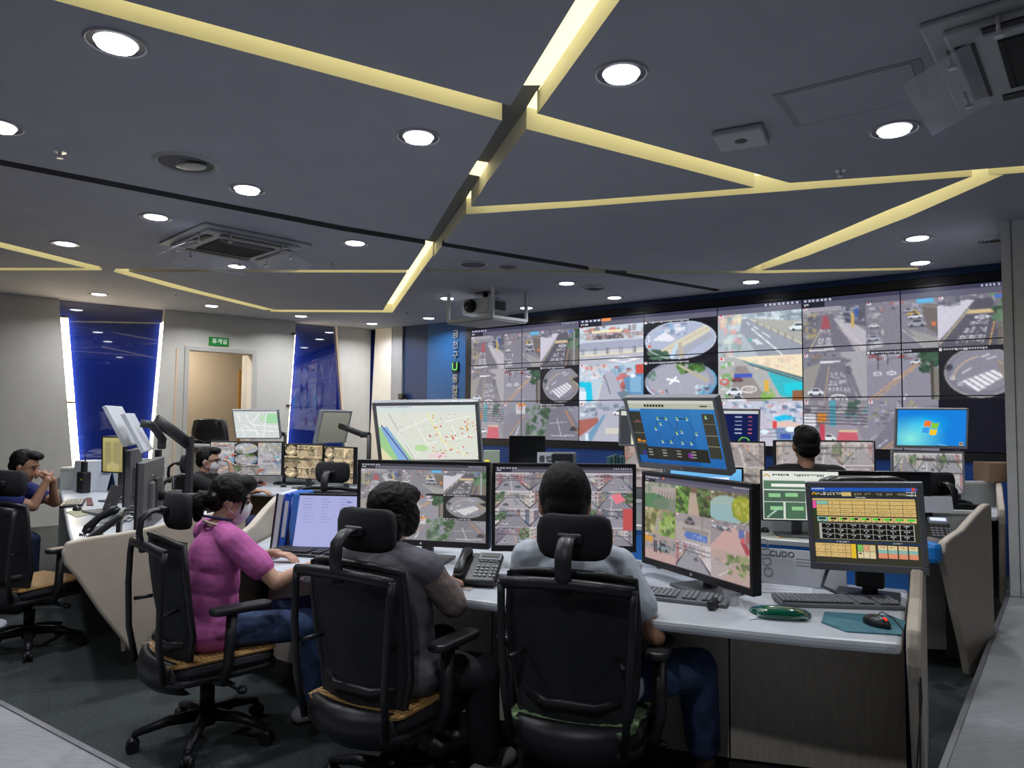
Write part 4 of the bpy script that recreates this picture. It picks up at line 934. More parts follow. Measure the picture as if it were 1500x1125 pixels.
# ------------------------------------------------------------------ monitors
m_mblack = mat('monitor_black', raw=(0.012, 0.012, 0.014, 1), rough=0.35); m_msilver = mat('monitor_silver', raw=(0.30, 0.31, 0.33, 1), rough=0.4, metal=0.2)
m_mgrey = mat('monitor_grey', raw=(0.14, 0.145, 0.165, 1), rough=0.4); m_mwhite = mat('monitor_white', raw=(0.55, 0.57, 0.62, 1), rough=0.45); m_mdark = mat('monitor_back', raw=(0.10, 0.10, 0.105, 1), rough=0.5)
m_scr = screen_mat('screen_picture', 1.0); m_off = mat('screen_off', raw=(0.012, 0.013, 0.014, 1), rough=0.12, spec=0.6)
m_armb = mat('arm_black', raw=(0.02, 0.02, 0.022, 1), rough=0.45)
def monitor(label, c, rot, w_, h_, cv, fm=None, bz=0.018, depth=0.035, back=None, stand=None, group=None, chin=0.0, name='monitor', curve=0.0, cat='monitor', bulge=True):
    fm = fm or m_mblack
    t = thing(name, label, cat, c, tuple(R(a) for a in rot), group)
    b = MB(); b.box((0, depth/2, 0), (w_, depth, h_), bev=0.006, seg=2)
    if bulge: b.box((0, depth+0.008, -h_*0.08), (w_*0.55, 0.03, h_*0.55), bev=0.01)
    b.mi = 0; b.build('housing', back or fm, t)
    b = MB(); W_, H_ = w_/2, h_/2; iw = W_-bz; it = H_-bz; ib = -H_+bz+chin
    for q in (((-W_, -H_), (W_, -H_), (W_, ib), (-W_, ib)), ((-W_, it), (W_, it), (W_, H_), (-W_, H_)), ((-W_, ib), (-iw, ib), (-iw, it), (-W_, it)), ((iw, ib), (W_, ib), (W_, it), (iw, it))):
        M = Matrix(((1, 0, 0, 0), (0, 0, 1, 0), (0, 1, 0, 0), (0, 0, 0, 1))); b.prism(list(q), -0.012, 0.002, M)
    b.build('bezel', fm, t, bev=0.003)
    sw, sh = 2*iw, it-ib
    if cv is None: o = MB(); o.box((0, -0.003, (it+ib)/2), (sw, 0.004, sh)); o = o.build('display', m_off, t)
    else: o = screen_grid('display', cv, sw, sh, t, m_scr, curve, y=-0.004); o.location = (0, 0, (it+ib)/2)
    if chin > 0.01:
        b = MB(); b.cyl((0, -0.013, -H_+chin/2+bz/2), (0, -0.015, -H_+chin/2+bz/2), 0.006, n=12); b.build('badge', m_clip, t)
    if stand:   # foot on a surface of the given height
        zt_ = stand; base = Vector((c[0], c[1], zt_)); yv = Matrix.Rotation(R(rot[2]), 3, 'Z') @ Vector((0, 1, 0)); xv = Matrix.Rotation(R(rot[2]), 3, 'Z') @ Vector((1, 0, 0))
        rt = Matrix.Rotation(R(rot[2]), 3, 'Z'); q = base + yv*0.09
        b = MB(); b.box(Vector((q.x, q.y, (zt_+c[2])/2)), (0.06, 0.03, c[2]-zt_), rt, bev=0.004); b.box(Vector((c[0], c[1], c[2]))+yv*0.06, (0.09, 0.05, 0.09), rt, bev=0.004); b.build('stand_neck', m_mdark if fm is not m_msilver else m_msilver, t, world=True)
        b = MB(); b.box(q - yv*0.02 + Vector((0, 0, 0.008)), (0.26, 0.20, 0.014), rt, bev=0.006); b.build('stand_base', m_mdark if fm is not m_msilver else m_msilver, t, world=True)
    return t
def arm(t, pts, r=0.016, m=None, base=None):
    b = MB(); pts = [Vector(p) for p in pts]
    for p, q in zip(pts, pts[1:]): b.tube([p, q], [(r, r*1.5)]*2, 10)
    for p in pts[1:-1]: b.cyl(p-Vector((0, 0, .03)), p+Vector((0, 0, .03)), r*1.35, n=14)
    o = b.build('support_arm', m or m_armb, t, world=True)
    if base is not None:
        b = MB(); b.cyl(pts[-1], base, r*1.1, n=12); b.box(Vector(base)+Vector((0, 0, .006)), (0.11, 0.11, 0.012), bev=0.003); b.build('clamp_base', m or m_armb, t, world=True)
    return o
def ends(pl, pr, zc):
    a = V2(pl); b = V2(pr); d = b-a; return ((a+b)/2 + Vector((0, 0, zc)), (0, 0, math.degrees(math.atan2(d.y, d.x))))
# pictures
def pic_main(): c = Cv(252, 146, '30303a'); mosaic(c, L_SET, 3, 3, .075, lab=(4, 5, 8)); bars(c, '2c2c38', .035); blend(c, 'b8b4a8', .16); return c
def pic_alleys():
    c = Cv(252, 146, '30303a'); mosaic(c, list(range(21, 37)), 4, 4, .075); bars(c, '2c2c38', .035)
    c.poly([(.84, .36), (.9, .33), (.95, .42), (.88, .47)], 'e87884'); c.rect(.93, .53, 1, .8, 'c04848'); blend(c, 'a8a0a8', .12); return c
def pic_parks():
    c = Cv(252, 146, '30303a'); mosaic(c, [p_park, p_path, p_pond, p_bush, p_bluesign, p_redlane, p_people, 51, p_redlane], 3, 3, .075); bars(c, '4c4a60', .04); c.rect(.2, .0, .215, .03, 'e07040')
    s = c.sub(2/3, .075+.925*2/3, 1, 1); s.fill('b09890'); s.leaves(.4, .1, 1, .7, ['687c48', '8c9468', '50643c'], 40, .08); s.poly([(0, .3), (.5, .5), (.3, 1), (0, 1)], 'a89c9c'); s.line(.5, .6, .2, .9, .02, 'e0d8d8'); s.clutter(.1, .1, .6, .5, ['a09090', 'c0b0a8', '887c80'], 20)
    blend(c, 'b8a8a0', .10); return c
def pic_map():
    c = Cv(220, 138, 'dde0d4'); c.rect(0, 0, 1, .12, 'd4dedd'); c.scribble(.03, .02, .35, .02, '8090a8'); c.poly([(.0, .38), (.1, .42), (.32, 1), (.1, 1), (0, .8)], 'a0cc90'); c.poly([(.02, .4), (.09, .38), (.29, 1), (.17, 1)], '88b0dc'); c.line(.12, .15, .34, 1, .012, 'a8a8b0'); c.line(.03, .35, .27, 1, .02, '54508c'); c.poly([(0, .75), (.12, 1), (0, 1)], 'e0dcb0')
    for q in [(.2, .48, .55, .22), (.55, .15, .68, .8), (.2, .48, .36, 1), (.38, .3, .48, .7), (.5, .7, .95, .55), (.68, .3, .95, .2), (.36, .9, .5, .7), (.72, .2, .85, .95)]: c.line(*q, .012, 'f4f4ec')
    c.line(.5, .12, .66, .7, .02, 'e8e8a8'); c.line(.62, .65, .9, .95, .02, 'e8e8b8'); c.ell(.42, .78, .07, .06, 'b8dcA0'.lower()); c.poly([(.48, .9), (.66, .86), (.68, .95), (.5, .97)], 'e8d0d4')
    for i in range(46):
        x = c.rng.uniform(.5, .99); y = c.rng.uniform(.15, .95); c.rect(x, y, x+.018, y+.025, ['d86050', 'e09060', 'd0a850', 'c86868'][i % 4])
    for i in range(60): x = c.rng.uniform(.15, .97); y = c.rng.uniform(.15, .95); c.rect(x, y, x+.02, y+.008, 'b4b8b4')
    return c
def pic_blue():
    c = Cv(200, 150, '1c64a8'); c.grad('2c78b8', '1858a0'); c.rect(.72, 0, 1, 1, '3c80c0', .35); c.rect(0, 0, 1, .13, 'b4b8a4'); c.rect(0, .0, 1, .05, 'c8ccc0')
    for i in range(7): c.rect(.2+i*.035, .065, .225+i*.035, .11, '24241c')
    c.rect(.84, .08, .92, .1, '40443c'); c.rect(0, .13, .14, .16, '78a8d8')
    c.rect(.0, .18, .13, .88, '34342c'); c.rect(.1, .73, .83, .93, '2c2c28'); c.rect(.84, .2, .97, .86, '3c3c34')
    for y in (.35, .52, .68): c.line(0, y, .13, y, .008, '70706c'); c.line(.84, y, .97, y, .008, '80806c')
    c.rect(.05, .32, .1, .34, '985060'); c.rect(.02, .62, .06, .66, 'e08c20'); c.rect(.07, .64, .12, .66, 'e08c20'); c.rect(.6, .8, .65, .88, '803890'); c.rect(.05, .8, .1, .88, '34347c')
    for i in range(4):
        for k in range(3): c.rect(.13+i*.17, .77+k*.045, .18+i*.17, .785+k*.045, '9c9c94')
    N = [(.33, .28), (.43, .28), (.56, .28), (.67, .28), (.35, .37), (.28, .45), (.52, .5), (.58, .48), (.74, .5), (.33, .64), (.43, .64), (.56, .65), (.66, .65), (.88, .25)]
    for a, b in ((0, 1), (2, 3), (1, 6), (0, 5), (5, 9), (9, 10), (10, 6), (6, 2), (3, 8), (8, 12), (6, 11)): c.line(*N[a], *N[b], .006, '182c40')
    for x, y in N: c.rect(x-.012, y-.02, x+.012, y+.005, '88b838'); c.rect(x-.012, y+.012, x+.015, y+.024, 'd0e0f0')
    return c
def pic_touch():
    c = Cv(240, 190, '2c2c22'); c.rect(0, 0, 1, .05, '1c50b0'); c.rect(.95, .005, .985, .045, 'c84838'); c.rect(.9, .008, .94, .04, '3c68c0'); c.scribble(.01, .012, .13, .02, 'd0d8f0')
    c.rect(0, .05, 1, .12, '28281c'); c.ring(.03, .1, .018, .03, .012, 'e8a838', a0=180, a1=360); c.text('U-통합 운영센터 MCS', .06, .065, .035, 'e8e8e0'); c.rect(.3, .065, .39, .115, 'c8b070')
    for i in range(5): c.scribble(.42+i*.1, .075, .48+i*.1, .03, '787868')
    c.scribble(.9, .06, .98, .02, 'e0e0e0'); c.scribble(.9, .09, .98, .02, 'e0e0e0'); c.rect(0, .125, 1, .145, '102040'); c.scribble(.43, .128, .52, .014, 'd8d8e8')
    c.rect(.01, .15, .97, .175, 'c8ac68'); c.rect(.01, .18, .04, .28, 'e050a0'); c.rect(.01, .29, .04, .37, '183c18')
    for j in range(4):
        for i in range(8):
            x = .045+i*.1165; y = .18+j*.05; c.rect(x, y, x+.113, y+.046, 'd0b06c' if (i, j) != (0, 0) else '80b8a8'); c.scribble(x+.03 if j < 2 else x+.01, y+.018, x+.045 if j < 2 else x+.09, .012, '6c5838')
    for i in range(9):
        x = .045+i*.104; c.rect(x, .39, x+.1, .455, 'd0b878' if i else '80b8b0'); c.rect(x+.015, .4, x+.085, .425, '101410'); c.rect(x+.015, .4, x+.015+.07*(i+1)/9, .425, '30c830' if i else '101410'); c.rect(x+.035, .438, x+.06, .446, '584c30')
    c.rect(.06, .475, .95, .685, 'a8a8a0')
    for j in range(3):
        for i in range(7):
            x = .085+i*.123; y = .48+j*.068; c.rect(x, y, x+.118, y+.062, '08080a'); c.scribble(x+.035, y+.008, x+.08, .016, 'd8d8d8'); c.rect(x+.052, y+.034, x+.062, y+.046, 'c8c8c8')
    c.rect(0, .71, .58, .728, '102c60'); c.rect(.6, .71, 1, .728, '102c60'); c.scribble(.22, .712, .34, .012, 'd0d8e8'); c.scribble(.75, .712, .83, .012, 'd0d8e8')
    for j in range(3):
        for i in range(7): x = .01+i*.049; y = .74+j*.062; c.rect(x, y, x+.047, y+.058, 'd0b070'); c.scribble(x+.01, y+.02, x+.035, .012, '705c38')
    c.rect(.355, .74, .4, .925, 'e0b828')
    for j in range(2):
        for i in range(3): x = .415+i*.057; y = .745+j*.09; c.rect(x, y, x+.053, y+.085, ['70b858', 'd0b888', 'd0b888'][i] if not j else 'd8c8a0')
    c.ring(.499, .785, .018, .025, .01, 'd83838'); c.poly([(.44, .84), (.46, .87), (.42, .87)], '303028')
    for i in range(4): x = .61+i*.092; c.rect(x, .745, x+.082, .8, 'd8c090'); c.rect(x, .8, x+.082, .845, '80b0a8'); c.rect(x, .845, x+.082, .91, 'd88868'); c.scribble(x+.02, .765, x+.06, .012, '605030')
    blend(c, 'c0b890', .05); return c
def pic_doc():
    c = Cv(110, 90, 'a8acdc'); c.rect(0, 0, .03, .03, '303060')
    for j in range(9): 
        for i in range(4): c.scribble(.14+i*.22, .06+j*.055, .2+i*.22+c.rng.uniform(0, .08), .014, '8084b8', .7)
    c.rect(.0, .965, 1, 1, '282c48'); c.scribble(.02, .97, .16, .02, 'c0c8e8'); c.rect(.66, .1, .72, .13, '7074b0'); return c
def pic_win():
    c = Cv(120, 74, '1480dc'); yy, xx = np.mgrid[0:74, 0:120]; d = np.hypot((xx/120-.2), (yy/74-.8)*.8); k = np.clip(1-d/.55, 0, 1)[:, :, None]
    c.a[:] = c.a*(1-k) + np.array([.55, .93, .88])*k; d2 = np.hypot(xx/120-.45, yy/74-.4)[:, :, None]; c.a[:] = c.a + np.clip(.35-d2, 0, 1)*np.array([0, .5, .25])
    for col, q in (('f07830', [(.40, .32), (.44, .30), (.50, .33), (.48, .49), (.43, .46), (.385, .48)]), ('88c838', [(.51, .34), (.56, .38), (.615, .35), (.59, .51), (.55, .53), (.495, .50)]), ('3c98e8', [(.38, .51), (.43, .49), (.475, .52), (.455, .66), (.41, .63), (.365, .65)]), ('f8c828', [(.49, .53), (.54, .56), (.59, .54), (.57, .69), (.52, .71), (.47, .68)])): c.poly(q, col)
    c.line(.6, .95, .75, 1, .012, 'a0e0f8'); c.rect(.91, .89, .97, .99, 'b0a080'); c.rect(.92, .92, .96, .95, '403020'); return c
def pic_smap():
    c = Cv(70, 46, 'd4dad8'); c.rect(.72, .1, 1, .45, 'a4d8a8'); c.rect(.6, .15, .7, .4, 'bcdcbc')
    for q in [(.1, .1, .2, 1), (.3, .1, .35, .5), (.35, .5, .6, .1), (.0, .7, 1, .75), (.4, .5, 1, .6), (.62, 1, .75, .1), (.2, .5, .6, .9), (.45, .5, .5, 1)]: c.line(*q, .03, 'f0f4f4')
    for i in range(14): x, y = c.rng.uniform(.1, .9, 2); c.rect(x, y, x+.02, y+.02, 'a88c8c')
    return c
def pic_small(seed, cols, rows, tint=None, k=.25):
    c = Cv(34*cols, 20*rows, '303030'); mosaic(c, [seed+i for i in range(cols*rows)], cols, rows, .02); 
    if tint: blend(c, tint, k)
    return c
def pic_wideleft():
    c = Cv(144, 62, '303030'); mosaic(c, [p_bus, p_over, p_highway, p_cyan, p_fishx, p_market, p_junction, 64, p_cross], 3, 3, .04); blend(c, 'a89880', .25); return c
def pic_sepia(seed):
    c = Cv(96, 62, '50483c'); mosaic(c, [p_fish, seed, seed+1, seed+2, seed+3, seed+4, p_fish, seed+5, seed+6], 3, 3, .04); g = c.a.mean(2, keepdims=True); c.a[:] = c.a*.25 + g*.75*np.array([1.05, .92, .68])*1.15; return c
def pic_status():
    c = Cv(110, 80, 'd8dcd4'); c.rect(0, 0, 1, .17, 'e0e4dc'); c.ring(.06, .13, .04, .05, .03, 'c8a858', a0=180, a1=360); c.scribble(.14, .06, .35, .05, '303830'); c.scribble(.42, .06, .8, .05, '586058')
    c.rect(.02, .2, .56, .38, '587860'); c.rect(.02, .4, .56, .62, '4c6454'); c.rect(.02, .64, .27, .98, '446050'); c.rect(.3, .64, .56, .98, '4c6c54'); c.rect(.12, .26, .9, .32, 'e8ece4'); c.rect(.6, .2, .8, .3, 'e8e8e0'); c.rect(.78, .4, .84, .95, '182018'); c.rect(.78, .9, .84, .95, 'c03030'); c.scribble(.62, .38, .86, .08, '586858')
    for q in [(.08, .46), (.3, .45), (.1, .72), (.38, .72)]: c.rect(q[0], q[1], q[0]+.16, q[1]+.08, '90c890')
    c.line(.06, .95, .22, .75, .03, 'a8c8b0'); return c
def pic_desktop():
    c = Cv(90, 40, '2c88d8'); c.grad('78c0f0', '2070c0'); c.rect(.05, .2, .82, .8, 'e0ecf8'); return c
def pic_navy():
    c = Cv(80, 52, '101c50'); c.rect(0, 0, 1, .1, 'c8ccd0'); c.poly([(.0, .2), (.18, .3), (.25, .5), (.15, .7), (0, .75)], '80c0d8')
    for i in range(5): c.rect(.38, .2+i*.12, .43, .26+i*.12, 'd8dce8'); c.rect(.62, .18+i*.12, .74, .21+i*.12, 'a8b0d0'); c.rect(.84, .18+i*.12, .9, .21+i*.12, 'c06070')
    c.ring(.78, .92, .08, .12, .03, '78c838', a0=180, a1=360); c.scribble(.35, .78, .45, .05, 'd0d8e8'); return c
def pic_map2():
    c = Cv(60, 50, 'e0e0c4'); c.rect(0, 0, 1, .14, 'd8d8d0'); c.rect(0, .14, .18, 1, '3c4044'); c.line(.2, .8, 1, .5, .05, 'e8c850'); c.line(.4, .2, .8, 1, .02, 'f4f4e8'); return c
def pic_yellow():
    c = Cv(60, 66, 'a89c60'); c.grad('b4ac74', '988c50'); c.rect(.1, .12, .42, .9, '9c9468'); c.rect(.5, .12, .92, .9, 'a0986c'); c.ell(.5, .9, .3, .2, 'c8bc80', .5)
    for i in range(10): c.rect(.14, .18+i*.06, .38, .19+i*.06, '7c744c'); c.rect(.54, .18+i*.06, .88, .19+i*.06, '7c744c')
    return c
# front console monitors
c, r = ends((-.80, 3.73), (-.105, 3.56), 1.055); monitor('wide black monitor with nine street views behind the dark-haired woman', c, r, .715, .43, pic_main(), chin=0.012, stand=0.755, group='main monitors of the near console')
c, r = ends((-.095, 3.52), (.615, 3.52), 1.055); monitor('wide black monitor with alley pictures in front of the man in white', c, r, .71, .43, pic_alleys(), chin=0.012, stand=0.755, group='main monitors of the near console')
c, r = ends((.63, 3.40), (.935, 2.745), 1.03); monitor('wide black monitor with park and pond pictures, angled at the right', c, (0, 0, r[2]), .722, .43, pic_parks(), chin=0.012, stand=0.755, group='main monitors of the near console')
t = monitor('silver raised monitor showing a city map with red dots', (-0.439, 3.739, 1.408), (21.7, -1.1, -5.4), .56, .36, pic_map(), m_msilver, bz=.02, chin=.012)
arm(t, [(-0.44, 3.79, 1.40), (-0.44, 3.95, 1.42), (-.72, 4.2, 1.30)], base=(-.72, 4.2, .756))
t = monitor('silver raised monitor with a blue network diagram', (0.775, 3.36, 1.423), (21, 1.1, -50), .53, .375, pic_blue(), m_msilver, bz=.018, chin=.012)
arm(t, [(0.80, 3.40, 1.40), (.86, 3.52, 1.36), (.78, 3.6, 1.28)], base=(.78, 3.6, .756))
t = monitor('grey square touch monitor with yellow button panels at the right end of the near desk', (1.434, 2.90, 1.062), (1.8, -2.8, -30.3), .43, .36, pic_touch(), m_mgrey, bz=.022, chin=.008)
b = MB(); b.box((1.50, 3.0, 0.88), (.11, .07, .16), (0, 0, R(-30)), bev=.01); b.box((1.50, 3.0, 0.95), (.13, .09, .03), (0, 0, R(-30))); b.build('tilt_mount', m_armb, t, world=True)
b = MB(); b.box((1.49, 3.0, .765), (.24, .17, .018), (0, 0, R(-30)), bev=.006); b.cyl((1.50, 3.0, .76), (1.50, 3.0, .86), .03); b.build('stand_base', m_armb, t, world=True)
b = MB(); b.tube([(1.36, 3.0, .93), (1.33, 3.02, .86), (1.30, 3.0, .80), (1.36, 2.96, .775), (1.42, 2.98, .77)], .008); b.build('cable', m_mgrey, t, world=True)
for sgn, o in ((-1, 0), (1, 0)): pass
# document screen of the woman in pink
c = D(487, 765, 3.95); monitor('black monitor showing a pale lilac document beside the blue binders', (c.x, c.y, c.z), (-4, 0, -6), .50, .31, pic_doc(), bz=.012, stand=0.755)
# back rows on the right
t = monitor('white monitor with a status page of green boxes beyond the near desk', (1.83, 4.52, 1.02), (-3, 0, -6), .48, .32, pic_status(), m_mblack, bz=.008, stand=.755)
t = monitor('small monitor with a blue desktop peeking above the angled park monitor', (1.27, 4.66, 1.035), (0, 0, 4), .50, .30, pic_desktop(), bz=.012, stand=.755)
monitor('black switched-off monitor behind the telephone', (2.32, 4.50, .98), (0, 0, -6), .62, .40, None, bz=.01, stand=.755)
c, r = ends((.93, 5.9), (1.62, 5.83), 1.13); monitor('wide monitor of brown-toned street views behind the blue diagram monitor', c, r, .70, .40, pic_small(71, 2, 2, 'c0a890', .3), bz=.01, stand=.755, group='far row monitors')
c, r = ends((1.66, 5.80), (2.00, 5.66), 1.13); monitor('narrow-looking brown-toned monitor left of the man in black', c, r, .40, .40, pic_small(81, 1, 2, 'c0a890', .3), bz=.01, stand=.755, group='far row monitors')
c, r = ends((2.11, 5.72), (2.96, 5.80), 1.14); monitor('wide monitor of pale street views in front of the man in black', c, r, .85, .40, pic_small(91, 3, 2, 'd8c8b8', .3), bz=.01, stand=.755, group='far row monitors')
monitor('silver monitor of camera pictures right under the blue desktop screen', (3.52, 6.03, 1.07), (0, 0, -8), .57, .36, pic_small(97, 3, 2, 'b0b8a8', .15), m_msilver, bz=.014, stand=.755)
t = monitor('silver raised monitor with a blue desktop and a four-coloured flag', (3.539, 6.0, 1.443), (7.6, 0, -10), .56, .34, pic_win(), m_msilver, bz=.014, chin=.01)
arm(t, [(3.55, 6.06, 1.42), (3.72, 6.14, 1.35), (3.86, 6.16, 1.40)], base=(3.86, 6.16, .76))
t = monitor('silver raised monitor with a dark navy data page', (1.74, 5.75, 1.44), (8, 0, -4), .52, .30, pic_navy(), m_msilver, bz=.016)
arm(t, [(1.74, 5.8, 1.42), (1.80, 6.0, 1.3)], base=(1.80, 6.0, .76))
t = monitor('silver raised monitor with a pale yellow map, partly behind the blue diagram monitor', (1.12, 5.75, 1.43), (8, 0, -2), .50, .30, pic_map2(), m_msilver, bz=.014)
arm(t, [(1.12, 5.8, 1.42), (1.18, 6.05, 1.3)], base=(1.18, 6.05, .76))
monitor('small black switched-off monitor in front of the left wall screens', (0.145, 6.55, 1.19), (-4, 0, 2), .335, .30, None, bz=.01, stand=.755)
# left back
c, r = ends((-3.17, 7.5), (-2.41, 7.5), 1.06); monitor('wide curved monitor of street views, left one of the back left desk', c, r, .76, .36, pic_wideleft(), bz=.008, stand=.755, group='wide monitors of the back left desk')
c, r = ends((-2.39, 7.5), (-1.92, 7.28), 1.04); monitor('wide monitor of sepia-toned views in the middle of the back left desk', c, r, .52, .36, pic_sepia(111), bz=.008, stand=.755, group='wide monitors of the back left desk')
c, r = ends((-1.91, 7.26), (-1.50, 6.85), 1.03); monitor('wide monitor of sepia-toned views, right one of the back left desk', c, r, .56, .36, pic_sepia(121), bz=.008, stand=.755, group='wide monitors of the back left desk')
t = monitor('silver raised monitor with a grey and green map before the doorway', (-2.76, 7.699, 1.415), (19.5, -.5, -1.6), .5, .33, pic_smap(), m_msilver, bz=.012)
arm(t, [(-2.74, 7.76, 1.40), (-2.5, 7.86, 1.3)], base=(-2.5, 7.86, .755))
gc = Cv(40, 30, '74746a'); gc.grad('84847a', '6c6c62')
t = monitor('pale raised monitor seen at an angle by the narrow blue glass', (-1.80, 7.2, 1.40), (14, 0, 62), .44, .34, gc, m_msilver, bz=.02)
arm(t, [(-1.74, 7.2, 1.41), (-1.45, 6.95, 1.33), (-1.36, 6.8, 1.33)], r=.02, base=(-1.36, 6.8, .755))
# left console, seen from behind
c, r = ends((-2.40, 4.86), (-2.17, 4.14), 1.005); t = monitor('large monitor seen from its dark grey back at the left desk', c, r, .73, .42, gc, m_mblack, back=m_mdark, bz=.01, stand=None)
X = lambda p: c + Matrix.Rotation(R(r[2]), 3, 'Z') @ Vector(p)
b = MB(); b.tube([X((0, .06, -.02)), X((.02, .16, -.02))], .03, 14); b.tube([X((.02, .16, -.02)), X((-.05, .36, -.03))], .018, 10); b.box(X((0, .055, 0)), (.2, .02, .2), Euler((0, 0, R(r[2]))).to_matrix(), bev=.005); b.build('vesa_mount', m_armb, t, world=True)
b = MB(); b.cyl(X((-.05, .36, 0)), Vector((X((-.05, .36, 0)).x, X((-.05, .36, 0)).y, .756)), .02); b.build('post', m_armb, t, world=True)
b = MB(); b.box(X((.1, .037, .12)), (.04, .003, .008), Euler((0, 0, R(r[2]))).to_matrix()); b.build('badge', m_clip, t, world=True)
c, r = ends((-3.12, 5.95), (-2.88, 5.32), 1.02); monitor('second monitor seen from behind, farther along the left desk', c, r, .67, .42, gc, m_mblack, back=m_mdark, bz=.01, stand=.755)
A_ = D(179, 624, 5.3); B_ = D(201, 634, 5.1)
t1 = monitor('white-backed raised monitor seen from behind, left of the raised pair', A_, (27, 0, -74), .46, .32, gc, m_mwhite, bz=.02, depth=.018, bulge=False)
t2 = monitor('white-backed raised monitor seen from behind, right of the raised pair', B_, (27, 0, -70), .43, .30, gc, m_mwhite, bz=.02, depth=.018, bulge=False)
for t, P_ in ((t1, A_), (t2, B_)):
    Xr = Matrix.Rotation(R(112), 3, 'Z')
ar = thing('monitor_stand', 'black jointed monitor arm on a tall post behind the left desk', 'monitor stand', (D(277, 700, 5.4).x, 5.4, 0.76))
pts = [D(208, 622, 5.05), D(228, 616, 5.15), D(240, 655, 5.3)]
b = MB(); b.tube([D(206, 620, 5.06), D(222, 622, 5.1), D(240, 646, 5.25)], [(.02, .03)]*3, 10); b.box(D(237, 650, 5.25), (.05, .05, .08), bev=.01); b.build('lower_arm', m_armb, ar, world=True)
b = MB(); b.tube([D(228, 615, 5.2), D(250, 630, 5.3), D(277, 651, 5.4)], [(.025, .045)]*3, 10); b.build('upper_arm', m_armb, ar, world=True)
b = MB(); p = D(277, 700, 5.4); b.box((p.x, p.y, (1.34+.76)/2), (.045, .045, .58), bev=.004); b.box((p.x, p.y, .765), (.16, .16, .02), bev=.004); b.build('post', m_armb, ar, world=True)
b = MB(); q = D(232, 660, 5.25); b.box((q.x, q.y, (q.z+.76)/2), (.035, .035, q.z-.75)); b.build('front_post', m_armb, ar, world=True)
t = monitor('monitor with a yellowish page facing the man in the blue shirt', D(166, 666, 6.1), (2, 0, -22), .26, .31, pic_yellow(), m_mblack, bz=.01, stand=.755)
# ================================================================== CHAIRS
m_cb = mat('chair_black', raw=(0.014, 0.014, 0.017, 1), rough=0.42); m_cm = mat('chair_mesh', raw=(0.010, 0.011, 0.015, 1), rough=0.75, bump=0.6, bscale=700)
m_cf = mat('chair_fabric', raw=(0.014, 0.014, 0.018, 1), rough=0.9, bump=0.4, bscale=500); m_bam = mat('bamboo_mat', raw=(0.34, 0.20, 0.07, 1), rough=0.5, noise=0.3, nscale=60, stretch=(1, 8, 1)); m_gcush = mat('green_cushion', raw=(0.16, 0.24, 0.12, 1), rough=0.8, noise=0.7, nscale=50)
m_leather = mat('leather_black', raw=(0.015, 0.013, 0.012, 1), rough=0.3, coat=0.3)
def rrect(w_, h_, r, n=5):
    p = []
    for cx, cy, a0 in ((w_/2-r, h_/2-r, 0), (-w_/2+r, h_/2-r, 90), (-w_/2+r, -h_/2+r, 180), (w_/2-r, -h_/2+r, 270)):
        for k in range(n+1): a = R(a0+90*k/n); p.append((cx+r*math.cos(a), cy+r*math.sin(a)))
    return p
def curved_panel(mb, rows, th, nx=14, curve=0.04):
    """rows: (z, y, halfwidth, edge-forward) from top to bottom; a shell bulging forward at its sides"""
    vs = []; fs = []; n = len(rows)
    for side in (0, 1):
        for z, y, hw, cf in rows:
            for i in range(nx+1):
                u = -1+2*i/nx; vs.append((u*hw, y + cf*u*u + (th if side else 0), z))
    W = nx+1; o = n*W
    for j in range(n-1):
        for i in range(nx):
            a = j*W+i; fs.append((a, a+1, a+W+1, a+W)); fs.append((o+a, o+a+W, o+a+W+1, o+a+1))
    for j in range(n-1): a = j*W; fs.append((a, a+W, o+a+W, o+a)); a = j*W+nx; fs.append((a, o+a, o+a+W, a+W))
    for i in range(nx): fs.append((i, o+i, o+i+1, i+1)); a = (n-1)*W+i; fs.append((a, a+1, o+a+1, o+a))
    return mb.add(vs, fs, None, True)
